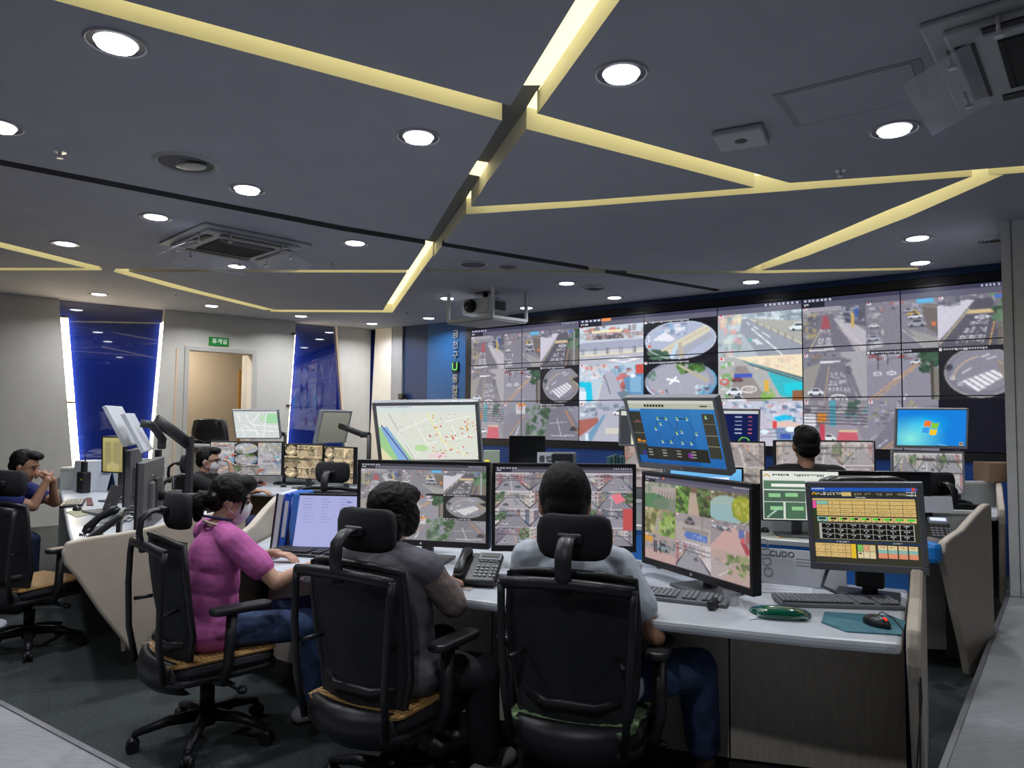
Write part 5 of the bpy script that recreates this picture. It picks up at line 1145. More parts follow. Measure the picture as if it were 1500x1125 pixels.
def chair(label, loc, rz, group='black mesh office chairs'):
    t = thing('office_chair', label, 'chair', loc, (0, 0, R(rz)), group)
    for k in range(5):
        a = R(90+72*k+20); d = Vector((math.cos(a), math.sin(a), 0))
        b = MB(); b.tube([d*0.03+Vector((0, 0, .115)), d*0.16+Vector((0, 0, .11)), d*.30+Vector((0, 0, .075))], [(.032, .03), (.026, .022), (.018, .014)], 10); b.cyl(d*.295+Vector((0, 0, .085)), d*.295+Vector((0, 0, .05)), .012); b.build('base_leg', m_cb, t)
        s = Vector((-d.y, d.x, 0)); c = d*.30+Vector((0, 0, .028)); b = MB()
        for q in (-.016, .016): b.cyl(c+s*(q-.009), c+s*(q+.009), .028, n=18)
        b.ell(c+Vector((0, 0, .012)), (.026, .026, .026)); b.build('caster', m_cb, t)
    b = MB(); b.cyl((0, 0, .07), (0, 0, .16), .04); b.cyl((0, 0, .16), (0, 0, .25), .032); b.cyl((0, 0, .24), (0, 0, .33), .018, n=12); b.build('gas_column', m_cb, t)
    b = MB(); b.box((0, -.02, .31), (.20, .26, .05), bev=.015); b.cyl((.1, 0, .31), (.27, .04, .29), .012); b.ell((.28, .045, .288), (.03, .022, .018)); b.build('mechanism', m_cb, t)
    b = MB(); b.prism(rrect(.50, .50, .10), .335, .365); b.build('seat_pan', m_cb, t, bev=.01)
    b = MB(); b.prism(rrect(.49, .49, .11), .360, .415); b.build('seat_cushion', m_cf, t, bev=.025)
    b = MB(); rows = [(.435, -.262, .19, .03), (.39, -.29, .215, .06), (.33, -.29, .22, .08), (.29, -.25, .19, .08)]
    curved_panel(b, rows, .03); b.build('rear_shell', m_cb, t)
    for s in (-1, 1):
        b = MB(); b.tube([(s*.200, -.255, .36), (s*.215, -.285, .52), (s*.228, -.29, .72), (s*.232, -.285, .86), (s*.236, -.278, .915)], [(.014, .014)]*5, 10); b.build('back_upright', m_cb, t)
        b = MB(); b.tube([(s*.205, -.27, .645), (s*.17, -.20, .655)], .009, 8); b.build('back_link', m_cb, t)
    b = MB(); b.tube([(-.238, -.275, .905), (-.12, -.297, .918), (0, -.302, .922), (.12, -.297, .918), (.238, -.275, .905)], [(.018, .022)]*5, 10); b.build('top_rail', m_cb, t)
    b = MB(); curved_panel(b, [(.945, -.235, .215, .04), (.92, -.245, .230, .04), (.80, -.240, .236, .045), (.66, -.222, .232, .05), (.54, -.205, .222, .055), (.44, -.205, .205, .05), (.37, -.225, .165, .04)], .014); b.build('mesh_back', m_cm, t)
    b = MB(); rim = [(-.225, -.19, .93), (-.12, -.238, .95), (.12, -.238, .95), (.228, -.20, .93), (.236, -.19, .80), (.232, -.17, .66), (.222, -.148, .54), (.20, -.15, .44), (.15, -.18, .375), (0, -.222, .365), (-.15, -.18, .375), (-.20, -.15, .44), (-.222, -.148, .54), (-.232, -.17, .66), (-.236, -.19, .80), (-.228, -.20, .93)]
    b.tube(rim, .013, 8, caps=False); b.build('back_rim', m_cb, t)
    b = MB(); b.tube([(-.17, -.165, .50), (-.09, -.212, .485), (.09, -.212, .485), (.17, -.165, .50)], [(.012, .018)]*4, 8); b.build('lumbar_support', m_cb, t)
    b = MB(); b.tube([(0, -.30, .89), (0, -.315, .97), (0, -.31, 1.03), (0, -.27, 1.065), (0, -.225, 1.07)], [(.030, .012)]*5, 12, up=(0, 1, 0)); b.box((0, -.22, 1.065), (.09, .03, .035), bev=.008); b.build('headrest_stem', m_cb, t)
    b = MB(); curved_panel(b, [(1.142, -.187, .085, .015), (1.138, -.192, .108, .025), (1.125, -.20, .128, .035), (1.09, -.21, .138, .042), (1.04, -.212, .138, .045), (1.005, -.205, .128, .042), (.988, -.195, .110, .03), (.982, -.19, .085, .02)], .028); b.build('headrest', m_cf, t)
    for s in (-1, 1):
        b = MB(); b.tube([(s*.20, -.03, .33), (s*.265, -.03, .34), (s*.285, -.02, .42), (s*.285, -.01, .635)], [(.020, .028)]*4, 10); b.build('arm_post', m_cb, t)
        b = MB(); b.prism(rrect(.085, .27, .035), .632, .662, Matrix.Translation((s*.285, .03, 0))); b.build('armrest', m_cb, t, bev=.010)
    return t
def mat_on(label, loc, rz, m, green=False):
    t = thing('seat_mat', label, 'seat mat', (loc[0], loc[1], .416), (0, 0, R(rz)))
    b = MB(); b.prism(rrect(.46, .48, .06), 0, .012); b.build('mat_sheet', m, t, bev=.003)
    b = MB()
    if green:
        for k in range(26):
            a = 2*PI*k/26; b.ell((.225*math.cos(a), .235*math.sin(a), .008), (.03, .03, .008), None, 8, 5)
    else:
        for k in range(21): b.box((0, -.22+k*.022, .0135), (.43, .016, .003))
    b.build('frill' if green else 'slat', m, t)
    return t
C_PINK = (-1.40, 3.36); H_PINK = -47; C_W = (-.47, 2.86); H_W = -31; C_M = (.28, 2.74); H_M = -19
CH = chair('black mesh office chair of the woman in pink', (*C_PINK, 0), H_PINK)
dup(CH, (*C_W, 0), (0, 0, R(H_W)), 'black mesh office chair of the woman in the grey vest')
dup(CH, (*C_M, 0), (0, 0, R(H_M)), 'black mesh office chair of the man in the white shirt, nearest the camera')
dup(CH, (-3.08, 4.62, 0), (0, 0, R(-22)), 'empty black office chair at the far left edge')
dup(CH, (-2.80, 6.52, 0), (0, 0, R(-82)), 'black office chair of the masked man with spectacles')
dup(CH, (-1.38, 5.75, 0), (0, 0, R(-8)), 'empty black office chair at the back left desk')
dup(CH, (2.16, 5.05, 0.0), (0, 0, R(4)), 'black office chair of the man in black facing the wall screens')
dup(CH, (-4.32, 5.50, 0), (0, 0, R(-85)), 'black office chair of the man in the blue shirt')
dup(CH, (2.95, 5.15, 0), (0, 0, R(10)), 'empty black office chair behind the telephone, by the far desk')
mat_on('tan bamboo seat mat under the woman in pink', C_PINK, H_PINK, m_bam); mat_on('tan bamboo seat mat under the woman in the grey vest', C_W, H_W, m_bam)
mat_on('green frilled seat cushion under the man in the white shirt', C_M, H_M, m_gcush, True); mat_on('tan bamboo seat mat on the empty chair at the far left', (-3.08, 4.62), -22, m_bam)
def exec_chair(label, loc, rz):
    t = thing('executive_chair', label, 'chair', loc, (0, 0, R(rz)))
    for k in range(5):
        a = R(90+72*k); d = Vector((math.cos(a), math.sin(a), 0)); b = MB(); b.tube([d*.03+Vector((0, 0, .11)), d*.3+Vector((0, 0, .07))], [.03, .018], 8); b.ell(d*.3+Vector((0, 0, .03)), (.03, .03, .03)); b.build('base_leg', m_cb, t)
    b = MB(); b.cyl((0, 0, .08), (0, 0, .42), .03); b.build('gas_column', m_cb, t)
    b = MB(); b.box((0, 0, .47), (.54, .54, .13), bev=.05, seg=4); b.build('seat', m_leather, t)
    b = MB(); curved_panel(b, [(1.22, -.26, .15, .02), (1.20, -.27, .21, .03), (1.05, -.28, .245, .04), (.9, -.27, .25, .05), (.75, -.26, .25, .05), (.55, -.25, .24, .05), (.5, -.24, .2, .04)], .09); b.build('backrest', m_leather, t, bev=.01)
    b = MB(); b.tube([(-.2, -.285, .98), (0, -.295, .93), (.2, -.285, .98)], .006, 6); b.tube([(0, -.295, .93), (0, -.285, .6)], .006, 6); b.build('seam', m_cb, t)
    for s in (-1, 1):
        b = MB(); b.tube([(s*.27, .15, .46), (s*.30, .15, .62), (s*.30, -.1, .66), (s*.27, -.22, .62)], [(.03, .02)]*4, 10); b.build('armrest', m_leather, t)
    return t
exec_chair('black leather executive chair standing in the doorway area', (-3.76, 9.16, .25), -14)
exec_chair('high-backed black leather chair behind the touch monitor', (1.72, 3.72, 0), 5)
# ================================================================== PEOPLE
def skinm(n, c): return mat(n, raw=c+(1,), rough=0.5, noise=0.06, nscale=30, bump=0.15, bscale=300)
m_skin = skinm('skin_light', (0.50, 0.29, 0.20)); m_skin2 = skinm('skin_tan', (0.36, 0.19, 0.12))
m_hair = mat('hair_black', raw=(0.004, 0.0035, 0.0035, 1), rough=0.55, spec=0.25, bump=0.6, bscale=70, stretch=(5, 5, 0.6)); m_hair2 = mat('hair_greying', raw=(0.010, 0.009, 0.010, 1), rough=0.65, spec=0.25, bump=0.6, bscale=90, stretch=(6, 6, 0.7), noise=0.5, nscale=60)
def cloth(n, c, **k): return mat(n, raw=c+(1,), rough=0.85, bump=0.5, bscale=26, noise=0.10, nscale=18, **k)
m_pink = cloth('pink_cotton', (0.50, 0.12, 0.36)); m_vest = cloth('grey_vest', (0.12, 0.115, 0.14)); m_sheer = cloth('brown_sleeve', (0.17, 0.13, 0.12)); m_tee = cloth('pale_shirt', (0.44, 0.48, 0.54))
m_jean = mat('denim', raw=(0.05, 0.085, 0.19, 1), rough=0.85, noise=0.5, nscale=14, bump=0.4, bscale=60); m_jean2 = mat('dark_denim', raw=(0.012, 0.02, 0.06, 1), rough=0.85, noise=0.3, nscale=14); m_dark = cloth('dark_trousers', (0.03, 0.028, 0.035))
m_blues = cloth('blue_polo', (0.012, 0.018, 0.12)); m_blk = cloth('black_shirt', (0.008, 0.008, 0.010)); m_mask = mat('mask_white', raw=(0.62, 0.60, 0.62, 1), rough=0.8, bump=0.3, bscale=60); m_eye = mat('eye_dark', raw=(0.01, 0.008, 0.008, 1), rough=0.1)
m_shoe = mat('shoe_white', raw=(0.45, 0.45, 0.45, 1), rough=0.6); m_shoeb = mat('shoe_dark', raw=(0.02, 0.02, 0.025, 1), rough=0.6)
def Vc(p): return Vector(p)
def hand(mb, wr, dr, dn, side, curl=0.5, k=1.0):
    """palm, four unequal bent fingers and a thumb; dr along the hand, dn towards the palm side, side=+1 thumb to the right of dr"""
    wr = Vc(wr); dr = Vc(dr).normalized(); dn = (Vc(dn) - dr*Vc(dn).dot(dr)).normalized(); sd = dn.cross(dr)*side
    F = Matrix((sd, dr, -dn)).transposed()
    mb.cap(wr-dr*.01, wr+dr*.025*k, .024*k, .026*k)
    for o in (-.024, -.008, .008, .024): mb.cap(wr+dr*.025*k+sd*o*.7*k, wr+dr*.082*k+sd*o*k, .013*k, .0125*k, 8)
    for i, (o, L) in enumerate(((.027, .070), (.009, .080), (-.009, .074), (-.027, .058))):
        a = wr+dr*.085*k+sd*o*k; L *= k; c1 = curl*.8; d1 = (dr*math.cos(c1)+dn*math.sin(c1)+sd*o*3).normalized(); b_ = a+d1*L*.5
        c2 = curl*1.7; d2 = dr*math.cos(c2)+dn*math.sin(c2); c_ = b_+d2*L*.3; c3 = curl*2.2; d3 = dr*math.cos(c3)+dn*math.sin(c3)
        mb.cap(a, b_, .0098*k, .0088*k, 8); mb.cap(b_, c_, .0086*k, .0080*k, 8); mb.cap(c_, c_+d3*L*.22, .0078*k, .0066*k, 8)
    t0 = wr+dr*.025*k+sd*.026*k; t1 = t0+(dr*.55+sd*.75+dn*.25).normalized()*.040*k; t2 = t1+(dr*.85+sd*.25+dn*.4).normalized()*.030*k
    mb.cap(t0, t1, .014*k, .011*k, 8); mb.cap(t1, t2, .0105*k, .0085*k, 8)
def person(label, P, N, head, hf, sh, el, wr, hd, kn, an, toe, skin, hu=(0, 0, 1), s=1.0, vox=.0055, cat='person', hips=.09, eyes=True, wide=1.0, mask=False, hs=1.0):
    """P pelvis, N neck base, head centre, hf facing; sh/el/wr/kn/an/toe = (left, right)"""
    P = Vc(P); N = Vc(N); H = Vc(head); up = (N-P).normalized(); rt = (Vc(sh[1])-Vc(sh[0])).normalized(); fw = up.cross(rt).normalized(); rt = fw.cross(up)
    TB = Matrix((rt, fw, up)).transposed(); HB = frame3(hf, hu); HR, HF, HU = HB.col[0], HB.col[1], HB.col[2]
    d = dict(P=P, N=N, H=H, TB=TB, HB=HB, sh=[Vc(q) for q in sh], el=[Vc(q) for q in el], wr=[Vc(q) for q in wr], kn=[Vc(q) for q in kn], an=[Vc(q) for q in an], toe=[Vc(q) for q in toe], s=s, rt=rt, fw=fw, up=up, wide=wide)
    d['hip'] = [P-rt*hips*s, P+rt*hips*s]
    b = MB(); torso(b, d, -.012)
    for i in (0, 1):
        b.cap(d['sh'][i], d['el'][i], .047*s, .039*s); b.cap(d['el'][i], d['wr'][i], .040*s, .025*s)
        h = hd[i]; hand(b, d['wr'][i], h[0], h[1], h[2], h[3], s*1.02)
        b.cap(d['hip'][i], d['kn'][i], .082*s, .056*s); b.cap(d['kn'][i], d['an'][i], .055*s, .036*s); f = (d['toe'][i]-d['an'][i]); b.cap(d['an'][i], d['an'][i]+f*.15-Vector((0, 0, .02)), .036*s, .036*s); b.cap(d['an'][i]-Vector((0, 0, .035)), d['toe'][i], .034*s, .026*s)
    s0 = s; s = s*hs; d['hs'] = s
    b.cap(N-up*.02, H-HU*.06*s-HF*.015*s, .056*s, .053*s)
    b.ell(H+HU*.030*s-HF*.010*s, (.074*s, .094*s, .092*s), HB, 24, 16); b.ell(H-HU*.035*s+HF*.022*s, (.060*s, .064*s, .075*s), HB, 20, 14)
    b.ell(H-HU*.085*s+HF*.048*s, (.036*s, .030*s, .024*s), HB); b.ell(H-HU*.055*s+HF*.0*s, (.064*s, .055*s, .045*s), HB)
    b.cap(H+HF*.080*s+HU*.012*s, H+HF*.096*s-HU*.022*s, .010*s, .015*s, 10); b.ell(H-HU*.052*s+HF*.078*s, (.024*s, .012*s, .009*s), HB); b.ell(H+HU*.028*s+HF*.072*s, (.055*s, .014*s, .010*s), HB)
    for q in (-1, 1):
        b.ell(H+HR*q*.077*s-HF*.012*s-HU*.006*s, (.010*s, .020*s, .032*s), HB @ Matrix.Rotation(-q*.3, 3, 'Z')); b.ell(H+HR*q*.072*s-HF*.008*s-HU*.03*s, (.010*s, .011*s, .012*s), HB)
    root = vol('person', b, vox, 1, skin, None, it=3); tag(root, label, cat, 'people in the room'); d['root'] = root
    if eyes:
        b = MB()
        for q in (-1, 1): b.ell(H+HR*q*.031*s+HF*.0805*s+HU*.006*s, (.014*s, .006*s, .006*s), HB, 12, 8)
        b.build('eyes', m_eye, root, world=True)
        b = MB()
        for q in (-1, 1): b.tube([H+HR*q*.014*s+HF*.088*s+HU*.026*s, H+HR*q*.034*s+HF*.083*s+HU*.032*s, H+HR*q*.052*s+HF*.068*s+HU*.026*s], .003, 6)
        b.build('eyebrows', m_hair, root, world=True)
    if mask:
        b = MB(); b.ell(H-HU*.045*s+HF*.052*s, (.062*s, .052*s, .058*s), HB, 20, 14); b.ell(H-HU*.02*s+HF*.085*s, (.022*s, .024*s, .026*s), HB); b.ell(H-HU*.09*s+HF*.045*s, (.045*s, .04*s, .03*s), HB)
        mk = vol('face_mask', b, .005, 1, m_mask, root, it=3)
        b = MB()
        for q in (-1, 1):
            b.tube([H+HR*q*.060*s+HF*.045*s-HU*.02*s, H+HR*q*.080*s+HF*.005*s+HU*.005*s, H+HR*q*.087*s-HF*.015*s+HU*.015*s, H+HR*q*.084*s-HF*.03*s-HU*.01*s, H+HR*q*.078*s-HF*.005*s-HU*.04*s, H+HR*q*.055*s+HF*.04*s-HU*.065*s], .0018, 5)
        b.build('ear_loop', m_mask, root, world=True)
    return d
def torso(b, d, g):
    s = d['s']; P, N, TB, rt, fw, up = d['P'], d['N'], d['TB'], d['rt'], d['fw'], d['up']; L = (N-P).length; w = d['wide']; shz = (d['sh'][0]+d['sh'][1])/2
    b.ell(P+up*.01, (.172*s*w+g, .125*s*w+g, .115*s+g), TB, 24, 14); b.ell(P+up*L*.25, (.148*s*w+g, .112*s*w+g, .14*s+g), TB, 24, 14); b.ell(P+up*L*.48+fw*.0, (.152*s*w+g, .108*s*w+g, .15*s+g), TB, 24, 14)
    b.ell(P+up*L*.70+fw*.0, (.160*s*w+g, .108*s+g, .14*s+g), TB, 24, 14); b.cap(d['sh'][0], d['sh'][1], .052*s+g, .052*s+g); b.ell(shz-up*.01*s, (.13*s+g, .075*s+g, .062*s+g), TB)
    for q in (0, 1): b.cap(N.lerp(d['sh'][q], .25)+up*.0, d['sh'][q], .045*s+g, .054*s+g)
def shirt(d, m, name='shirt', g=.012, sleeve=.85, hem=.0, vox=.008, noise=.010, open_neck=True, low=True):
    b = MB(); torso(b, d, g)
    s = d['s']
    if low: b.ell(d['P']-d['up']*.01, (.185*s*d['wide']+g, .142*s+g, .105*s+g), d['TB'])
    if sleeve:
        for i in (0, 1): q = d['sh'][i].lerp(d['el'][i], sleeve); b.cap(d['sh'][i], q, .060*s+g*.6, .050*s+g*1.2)
    return vol(name, b, vox, 1, m, d['root'], noise=noise, nsize=.07, it=4)
def sleeves(d, m, a=0.0, z=1.0, fore=0.8, name='sleeve', g=.010):
    for i in (0, 1):
        b = MB(); s = d['s']; b.cap(d['sh'][i].lerp(d['el'][i], a), d['el'][i], .058*s+g, .048*s+g); q = d['el'][i].lerp(d['wr'][i], fore); b.cap(d['el'][i], q, .050*s+g, .036*s+g)
        vol(name, b, .007, 1, m, d['root'], noise=.012, nsize=.05, it=3)
def trousers(d, m, hemk=.92, g=.014, name='trousers'):
    b = MB(); s = d['s']; b.ell(d['P']-d['up']*.03, (.165*s*d['wide'], .125*s, .09*s), d['TB'])
    for i in (0, 1): b.cap(d['hip'][i], d['kn'][i], .080*s+g*.6, .066*s+g); b.cap(d['kn'][i], d['kn'][i].lerp(d['an'][i], hemk), .064*s+g, .052*s+g)
    return vol(name, b, .009, 1, m, d['root'], noise=.006, nsize=.09, it=4)
def shoes(d, m, name='shoe'):
    for i in (0, 1):
        b = MB(); f = (d['toe'][i]-d['an'][i]); f.z = 0; f.normalize(); a = d['an'][i]; t = d['toe'][i]
        b.cap(Vector((a.x, a.y, .045))-f*.045, Vector((t.x, t.y, .038)), .042, .036); b.cap(Vector((a.x, a.y, .06)), Vector((a.x, a.y, .05))+f*.04, .042, .04)
        o = vol(name, b, .007, 1, m, d['root'], it=2)
def hair_vol(d, parts, m, vox=.006, noise=.010, nsize=.018, name='hair'):
    b = MB(); s = d['hs']
    for q in parts:
        c = d['H'] + d['HB'] @ (Vector(q[0])*s)
        if len(q) == 3 and isinstance(q[2], tuple): b.cap(c, d['H'] + d['HB'] @ (Vector(q[2])*s), q[1][0]*s, q[1][1]*s)
        else: b.ell(c, tuple(v*s for v in q[1]), d['HB'], 24, 16)
    return vol(name, b, vox, 1, m, d['root'], noise=noise, nsize=nsize, it=2)
SHORT = [((0, -.028, .048), (.081, .094, .088)), ((0, .035, .098), (.062, .055, .040)), ((0, -.060, -.005), (.070, .056, .060)), ((.066, -.025, .035), (.020, .045, .045)), ((-.066, -.025, .035), (.020, .045, .045))]
DN = (0, 0, -1)
# --- woman in pink
H_ = D(335, 742, 3.42)
d = person('woman in a pink t-shirt with a white mask and tied hair, typing', P=(-1.40, 3.36, .50), N=(-1.395, 3.405, .955), head=(-1.345, 3.445, 1.085), hf=(.93, .36, -.22),
  sh=((-1.50, 3.53, .925), (-1.27, 3.29, .915)), el=((-1.34, 3.66, .76), (-1.065, 3.275, .735)), wr=((-1.20, 3.63, .80), (-.905, 3.36, .805)),
  hd=(((.9, -.15, -.08), DN, -1, .5), ((.85, .4, -.12), DN, 1, .5)), kn=((-1.02, 3.72, .50), (-.93, 3.50, .49)), an=((-1.0, 3.74, .09), (-.98, 3.55, .09)), toe=((-.86, 3.84, .035), (-.83, 3.66, .035)), skin=m_skin, s=.93, mask=True)
shirt(d, m_pink, 't_shirt', sleeve=.62, g=.014); trousers(d, m_jean, name='jeans'); shoes(d, m_shoe)
hair_vol(d, [((0, -.02, .052), (.088, .100, .088)), ((0, .045, .098), (.072, .058, .045)), ((0, -.07, .0), (.076, .055, .072)), ((.074, -.005, .045), (.020, .062, .055)), ((-.074, -.005, .045), (.020, .062, .055)), ((0, -.11, .0), (.03, .03), (0, -.14, -.01)), ((0, -.150, -.045), (.046, .040, .068)), ((0, -.140, -.09), (.032, .026, .05)), ((.066, .062, .03), (.010, .006), (.066, .055, -.05))], m_hair)
b = MB(); c = d['H']+d['HB'] @ Vector((.075, -.085, .02)); b.box(c, (.006, .018, .006), d['HB'].to_euler().to_matrix()); b.box(c, (.006, .006, .018), d['HB'].to_euler().to_matrix()); b.build('hair_clip', m_clip, d['root'], world=True)
b = MB(); n = d['N']; b.tube([n+Vector((.05*math.cos(a)*1.25, .06*math.sin(a)*1.2, .035+.01*math.sin(a*2))) for a in [2*PI*k/18 for k in range(19)]], .006, 6); b.build('collar', mat('collar_cream', raw=(.6, .5, .4, 1)), d['root'], world=True)
b = MB(); b.tube([n+d['fw']*.05+d['rt']*.055+Vector((0, 0, .04)), n-d['fw']*.055+d['rt']*.03+Vector((0, 0, .06)), n-d['fw']*.055-d['rt']*.03+Vector((0, 0, .06)), n+d['fw']*.05-d['rt']*.055+Vector((0, 0, .04))], .006, 6); b.build('lanyard', mat('lanyard_blue', raw=(.02, .03, .14, 1)), d['root'], world=True)
# --- woman in the grey vest
d = person('woman with short black hair in a grey vest with brown sleeves, beside the telephone', P=(-.45, 2.86, .50), N=(-.50, 2.90, .935), head=(-.485, 2.965, 1.085), hf=(.50, .86, -.12),
  sh=((-.66, 3.02, .905), (-.335, 2.82, .895)), el=((-.74, 3.12, .72), (-.225, 2.84, .755)), wr=((-.60, 3.22, .80), (-.26, 3.03, .80)),
  hd=(((.75, .65, -.1), DN, -1, .55), ((-.15, 1, -.12), DN, 1, .6)), kn=((-.30, 3.20, .50), (-.115, 2.90, .47)), an=((-.28, 3.22, .09), (-.10, 3.00, .10)), toe=((-.16, 3.34, .035), (-.0, 3.14, .04)), skin=m_skin, s=.97, wide=1.08, eyes=False)
shirt(d, m_vest, 'vest', sleeve=0, g=.024); sleeves(d, m_sheer, .12, 1, .75, g=.008); trousers(d, m_dark); shoes(d, m_shoe, 'sandal')
hair_vol(d, [((0, -.02, .045), (.104, .112, .098)), ((0, .05, .085), (.082, .06, .055)), ((0, -.055, -.03), (.100, .075, .085)), ((0, -.05, -.08), (.082, .058, .055)), ((.075, .01, -.01), (.034, .062, .075)), ((-.075, .01, -.01), (.034, .062, .075))], m_hair, noise=.014)
# --- man in the white shirt
d = person('man in a pale t-shirt and blue jeans, seen from behind at the near desk', P=(.30, 2.72, .50), N=(.24, 2.80, .985), head=(.212, 2.83, 1.155), hf=(.02, .98, -.10),
  sh=((.07, 2.88, .935), (.42, 2.77, .925)), el=((.06, 2.92, .70), (.535, 2.66, .69)), wr=((.13, 3.10, .80), (.42, 2.94, .795)),
  hd=(((.1, 1, -.1), DN, -1, .5), ((-.1, 1, -.1), DN, 1, .5)), kn=((.34, 3.14, .50), (.745, 2.88, .50)), an=((.36, 3.18, .09), (.80, 2.98, .10)), toe=((.40, 3.34, .035), (.90, 3.12, .035)), skin=m_skin2, s=.98, eyes=False, wide=1.05, hs=1.22)
shirt(d, m_tee, 't_shirt', sleeve=.60, g=.016); trousers(d, m_jean, .80, g=.020, name='jeans'); shoes(d, m_shoeb)
hair_vol(d, SHORT[:3]+[((.066, -.03, .03), (.020, .045, .05)), ((-.066, -.03, .03), (.020, .045, .05))], m_hair2, noise=.006)
# --- man in blue, thinking
hp = D(42, 684, 5.6)
d = person('man in a royal blue shirt resting his chin on his hands at the left desk', P=(-4.27, 5.46, .50), N=(-3.98, 5.56, .96), head=(-3.815, 5.60, 1.085), hf=(.95, .18, -.25),
  sh=((-3.99, 5.76, .93), (-3.95, 5.37, .92)), el=((-3.70, 5.80, .785), (-3.70, 5.54, .785)), wr=((-3.635, 5.66, .985), (-3.635, 5.60, .99)),
  hd=(((-.55, -.25, .45), (-.3, -.6, -.6), -1, 1.1), ((-.55, .2, .45), (-.3, .6, -.6), 1, 1.0)), kn=((-3.80, 5.66, .50), (-3.82, 5.42, .50)), an=((-3.78, 5.64, .09), (-3.86, 5.42, .09)), toe=((-3.62, 5.68, .035), (-3.70, 5.42, .035)), skin=m_skin2, s=1.0, vox=.0065)
shirt(d, m_blues, 'polo_shirt', sleeve=.62, g=.016); trousers(d, m_jean2); shoes(d, m_shoeb); hair_vol(d, SHORT+[((0, .07, .10), (.055, .035, .03))], m_hair, noise=.008)
# --- masked man with spectacles
d = person('man in black with dark spectacles and a white mask, one hand raised', P=(-2.83, 6.52, .50), N=(-2.82, 6.53, .95), head=(-2.775, 6.54, 1.085), hf=(.98, .10, -.08),
  sh=((-2.83, 6.73, .92), (-2.80, 6.34, .92)), el=((-2.62, 6.76, .74), (-2.57, 6.40, .80)), wr=((-2.40, 6.72, .80), (-2.55, 6.50, .99)),
  hd=(((.9, -.1, 0), DN, -1, .5), ((-.2, .15, .9), (-1, 0, 0), 1, .8)), kn=((-2.42, 6.72, .50), (-2.25, 6.46, .52)), an=((-2.36, 6.74, .09), (-2.22, 6.50, .09)), toe=((-2.20, 6.76, .035), (-2.06, 6.50, .035)), skin=m_skin, s=.98, vox=.0065, mask=True)
shirt(d, m_blk, 'shirt', sleeve=.9, g=.016); trousers(d, m_jean2); shoes(d, m_shoeb); hair_vol(d, SHORT+[((0, .055, .10), (.065, .045, .035))], m_hair, noise=.008)
b = MB(); H, HB = d['H'], d['HB']
for q in (-1, 1):
    c = [H+HB @ Vector((q*.032+.024*math.cos(a), .096-.01*abs(math.cos(a)), .008+.018*math.sin(a))) for a in [2*PI*k/14 for k in range(15)]]; b.tube(c, .0028, 6); b.tube([H+HB @ Vector((q*.056, .086, .014)), H+HB @ Vector((q*.080, -.01, .014))], .0028, 6)
b.tube([H+HB @ Vector((-.01, .1, .012)), H+HB @ Vector((.01, .1, .012))], .0028, 6); b.build('spectacles', m_mblack, d['root'], world=True)
# --- man in black facing the screens
d = person('man with black hair in a black shirt, seen from behind facing the wall screens', P=(2.14, 5.10, .62), N=(2.12, 5.14, 1.13), head=(2.135, 5.17, 1.315), hf=(.1, 1, -.02),
  sh=((1.91, 5.17, 1.10), (2.34, 5.12, 1.10)), el=((1.86, 5.27, .88), (2.40, 5.22, .88)), wr=((1.98, 5.46, .82), (2.28, 5.42, .82)),
  hd=(((.2, 1, -.1), DN, -1, .5), ((-.2, 1, -.1), DN, 1, .5)), kn=((2.0, 5.46, .52), (2.30, 5.42, .52)), an=((1.98, 5.44, .10), (2.32, 5.40, .10)), toe=((1.96, 5.58, .035), (2.34, 5.54, .035)), skin=m_skin2, s=1.1, vox=.0065, eyes=False, wide=1.08)
shirt(d, m_blk, 'shirt', sleeve=.9, g=.018); trousers(d, m_dark); shoes(d, m_shoeb); hair_vol(d, SHORT+[((0, -.06, -.03), (.074, .05, .05))], m_hair, noise=.008)
# ================================================================== THINGS ON THE DESKS
DT = 0.756
m_key = mat('key_black', raw=(0.03, 0.03, 0.033, 1), rough=0.5); m_keyg = mat('key_grey', raw=(0.20, 0.205, 0.23, 1), rough=0.5); m_kb = mat('keyboard_grey', raw=(0.15, 0.155, 0.17, 1), rough=0.5); m_keyw = mat('key_pale', raw=(0.35, 0.35, 0.30, 1), rough=0.5)
m_paper = mat('paper', raw=(0.55, 0.57, 0.62, 1), rough=0.8); m_ink = mat('ink', raw=(0.05, 0.05, 0.07, 1), rough=0.8); m_plast = mat('phone_black', raw=(0.016, 0.017, 0.019, 1), rough=0.35); m_pgrey = mat('phone_grey', raw=(0.16, 0.165, 0.18, 1), rough=0.4)
m_lcd = mat('phone_lcd', raw=(0.12, 0.14, 0.13, 1), rough=0.2); m_lcdon = mat('phone_lcd_lit', 'c8d0f0', emit='c0ccf8', estr=0.8); m_bind = mat('binder_blue', raw=(0.015, 0.10, 0.55, 1), rough=0.35); m_bind2 = mat('binder_blue_clear', raw=(0.05, 0.20, 0.62, 1), rough=0.15)
def keyboard(label, px, py, yaw, w_=.44, dp=.15, body=None, key=None, num=True, z=DT, at=None):
    c = Z(px, py, z+.01) if at is None else Vector(at)
    t = thing('keyboard', label, 'keyboard', (c.x, c.y, z), (0, 0, R(yaw)), 'keyboards')
    b = MB(); b.box((0, 0, .010), (w_, dp, .018), (R(3), 0, 0), bev=.005); b.build('case', body or m_kb, t)
    b = MB(); nx = int(w_/.0195) - 1
    for j in range(6):
        for i in range(nx):
            if i in (nx-5, nx-9) and num: continue
            if j == 5 and 3 < i < 9: continue
            b.box((-w_/2+.018+i*.0195, dp/2-.020-j*.0215, .0225), (.0165, .0175, .007), bev=.002, seg=1)
    b.box((-w_/2+.018+6*.0195, dp/2-.020-5*.0215, .0225), (.095, .0175, .007), bev=.002, seg=1); b.build('keys', key or m_keyg, t); return t
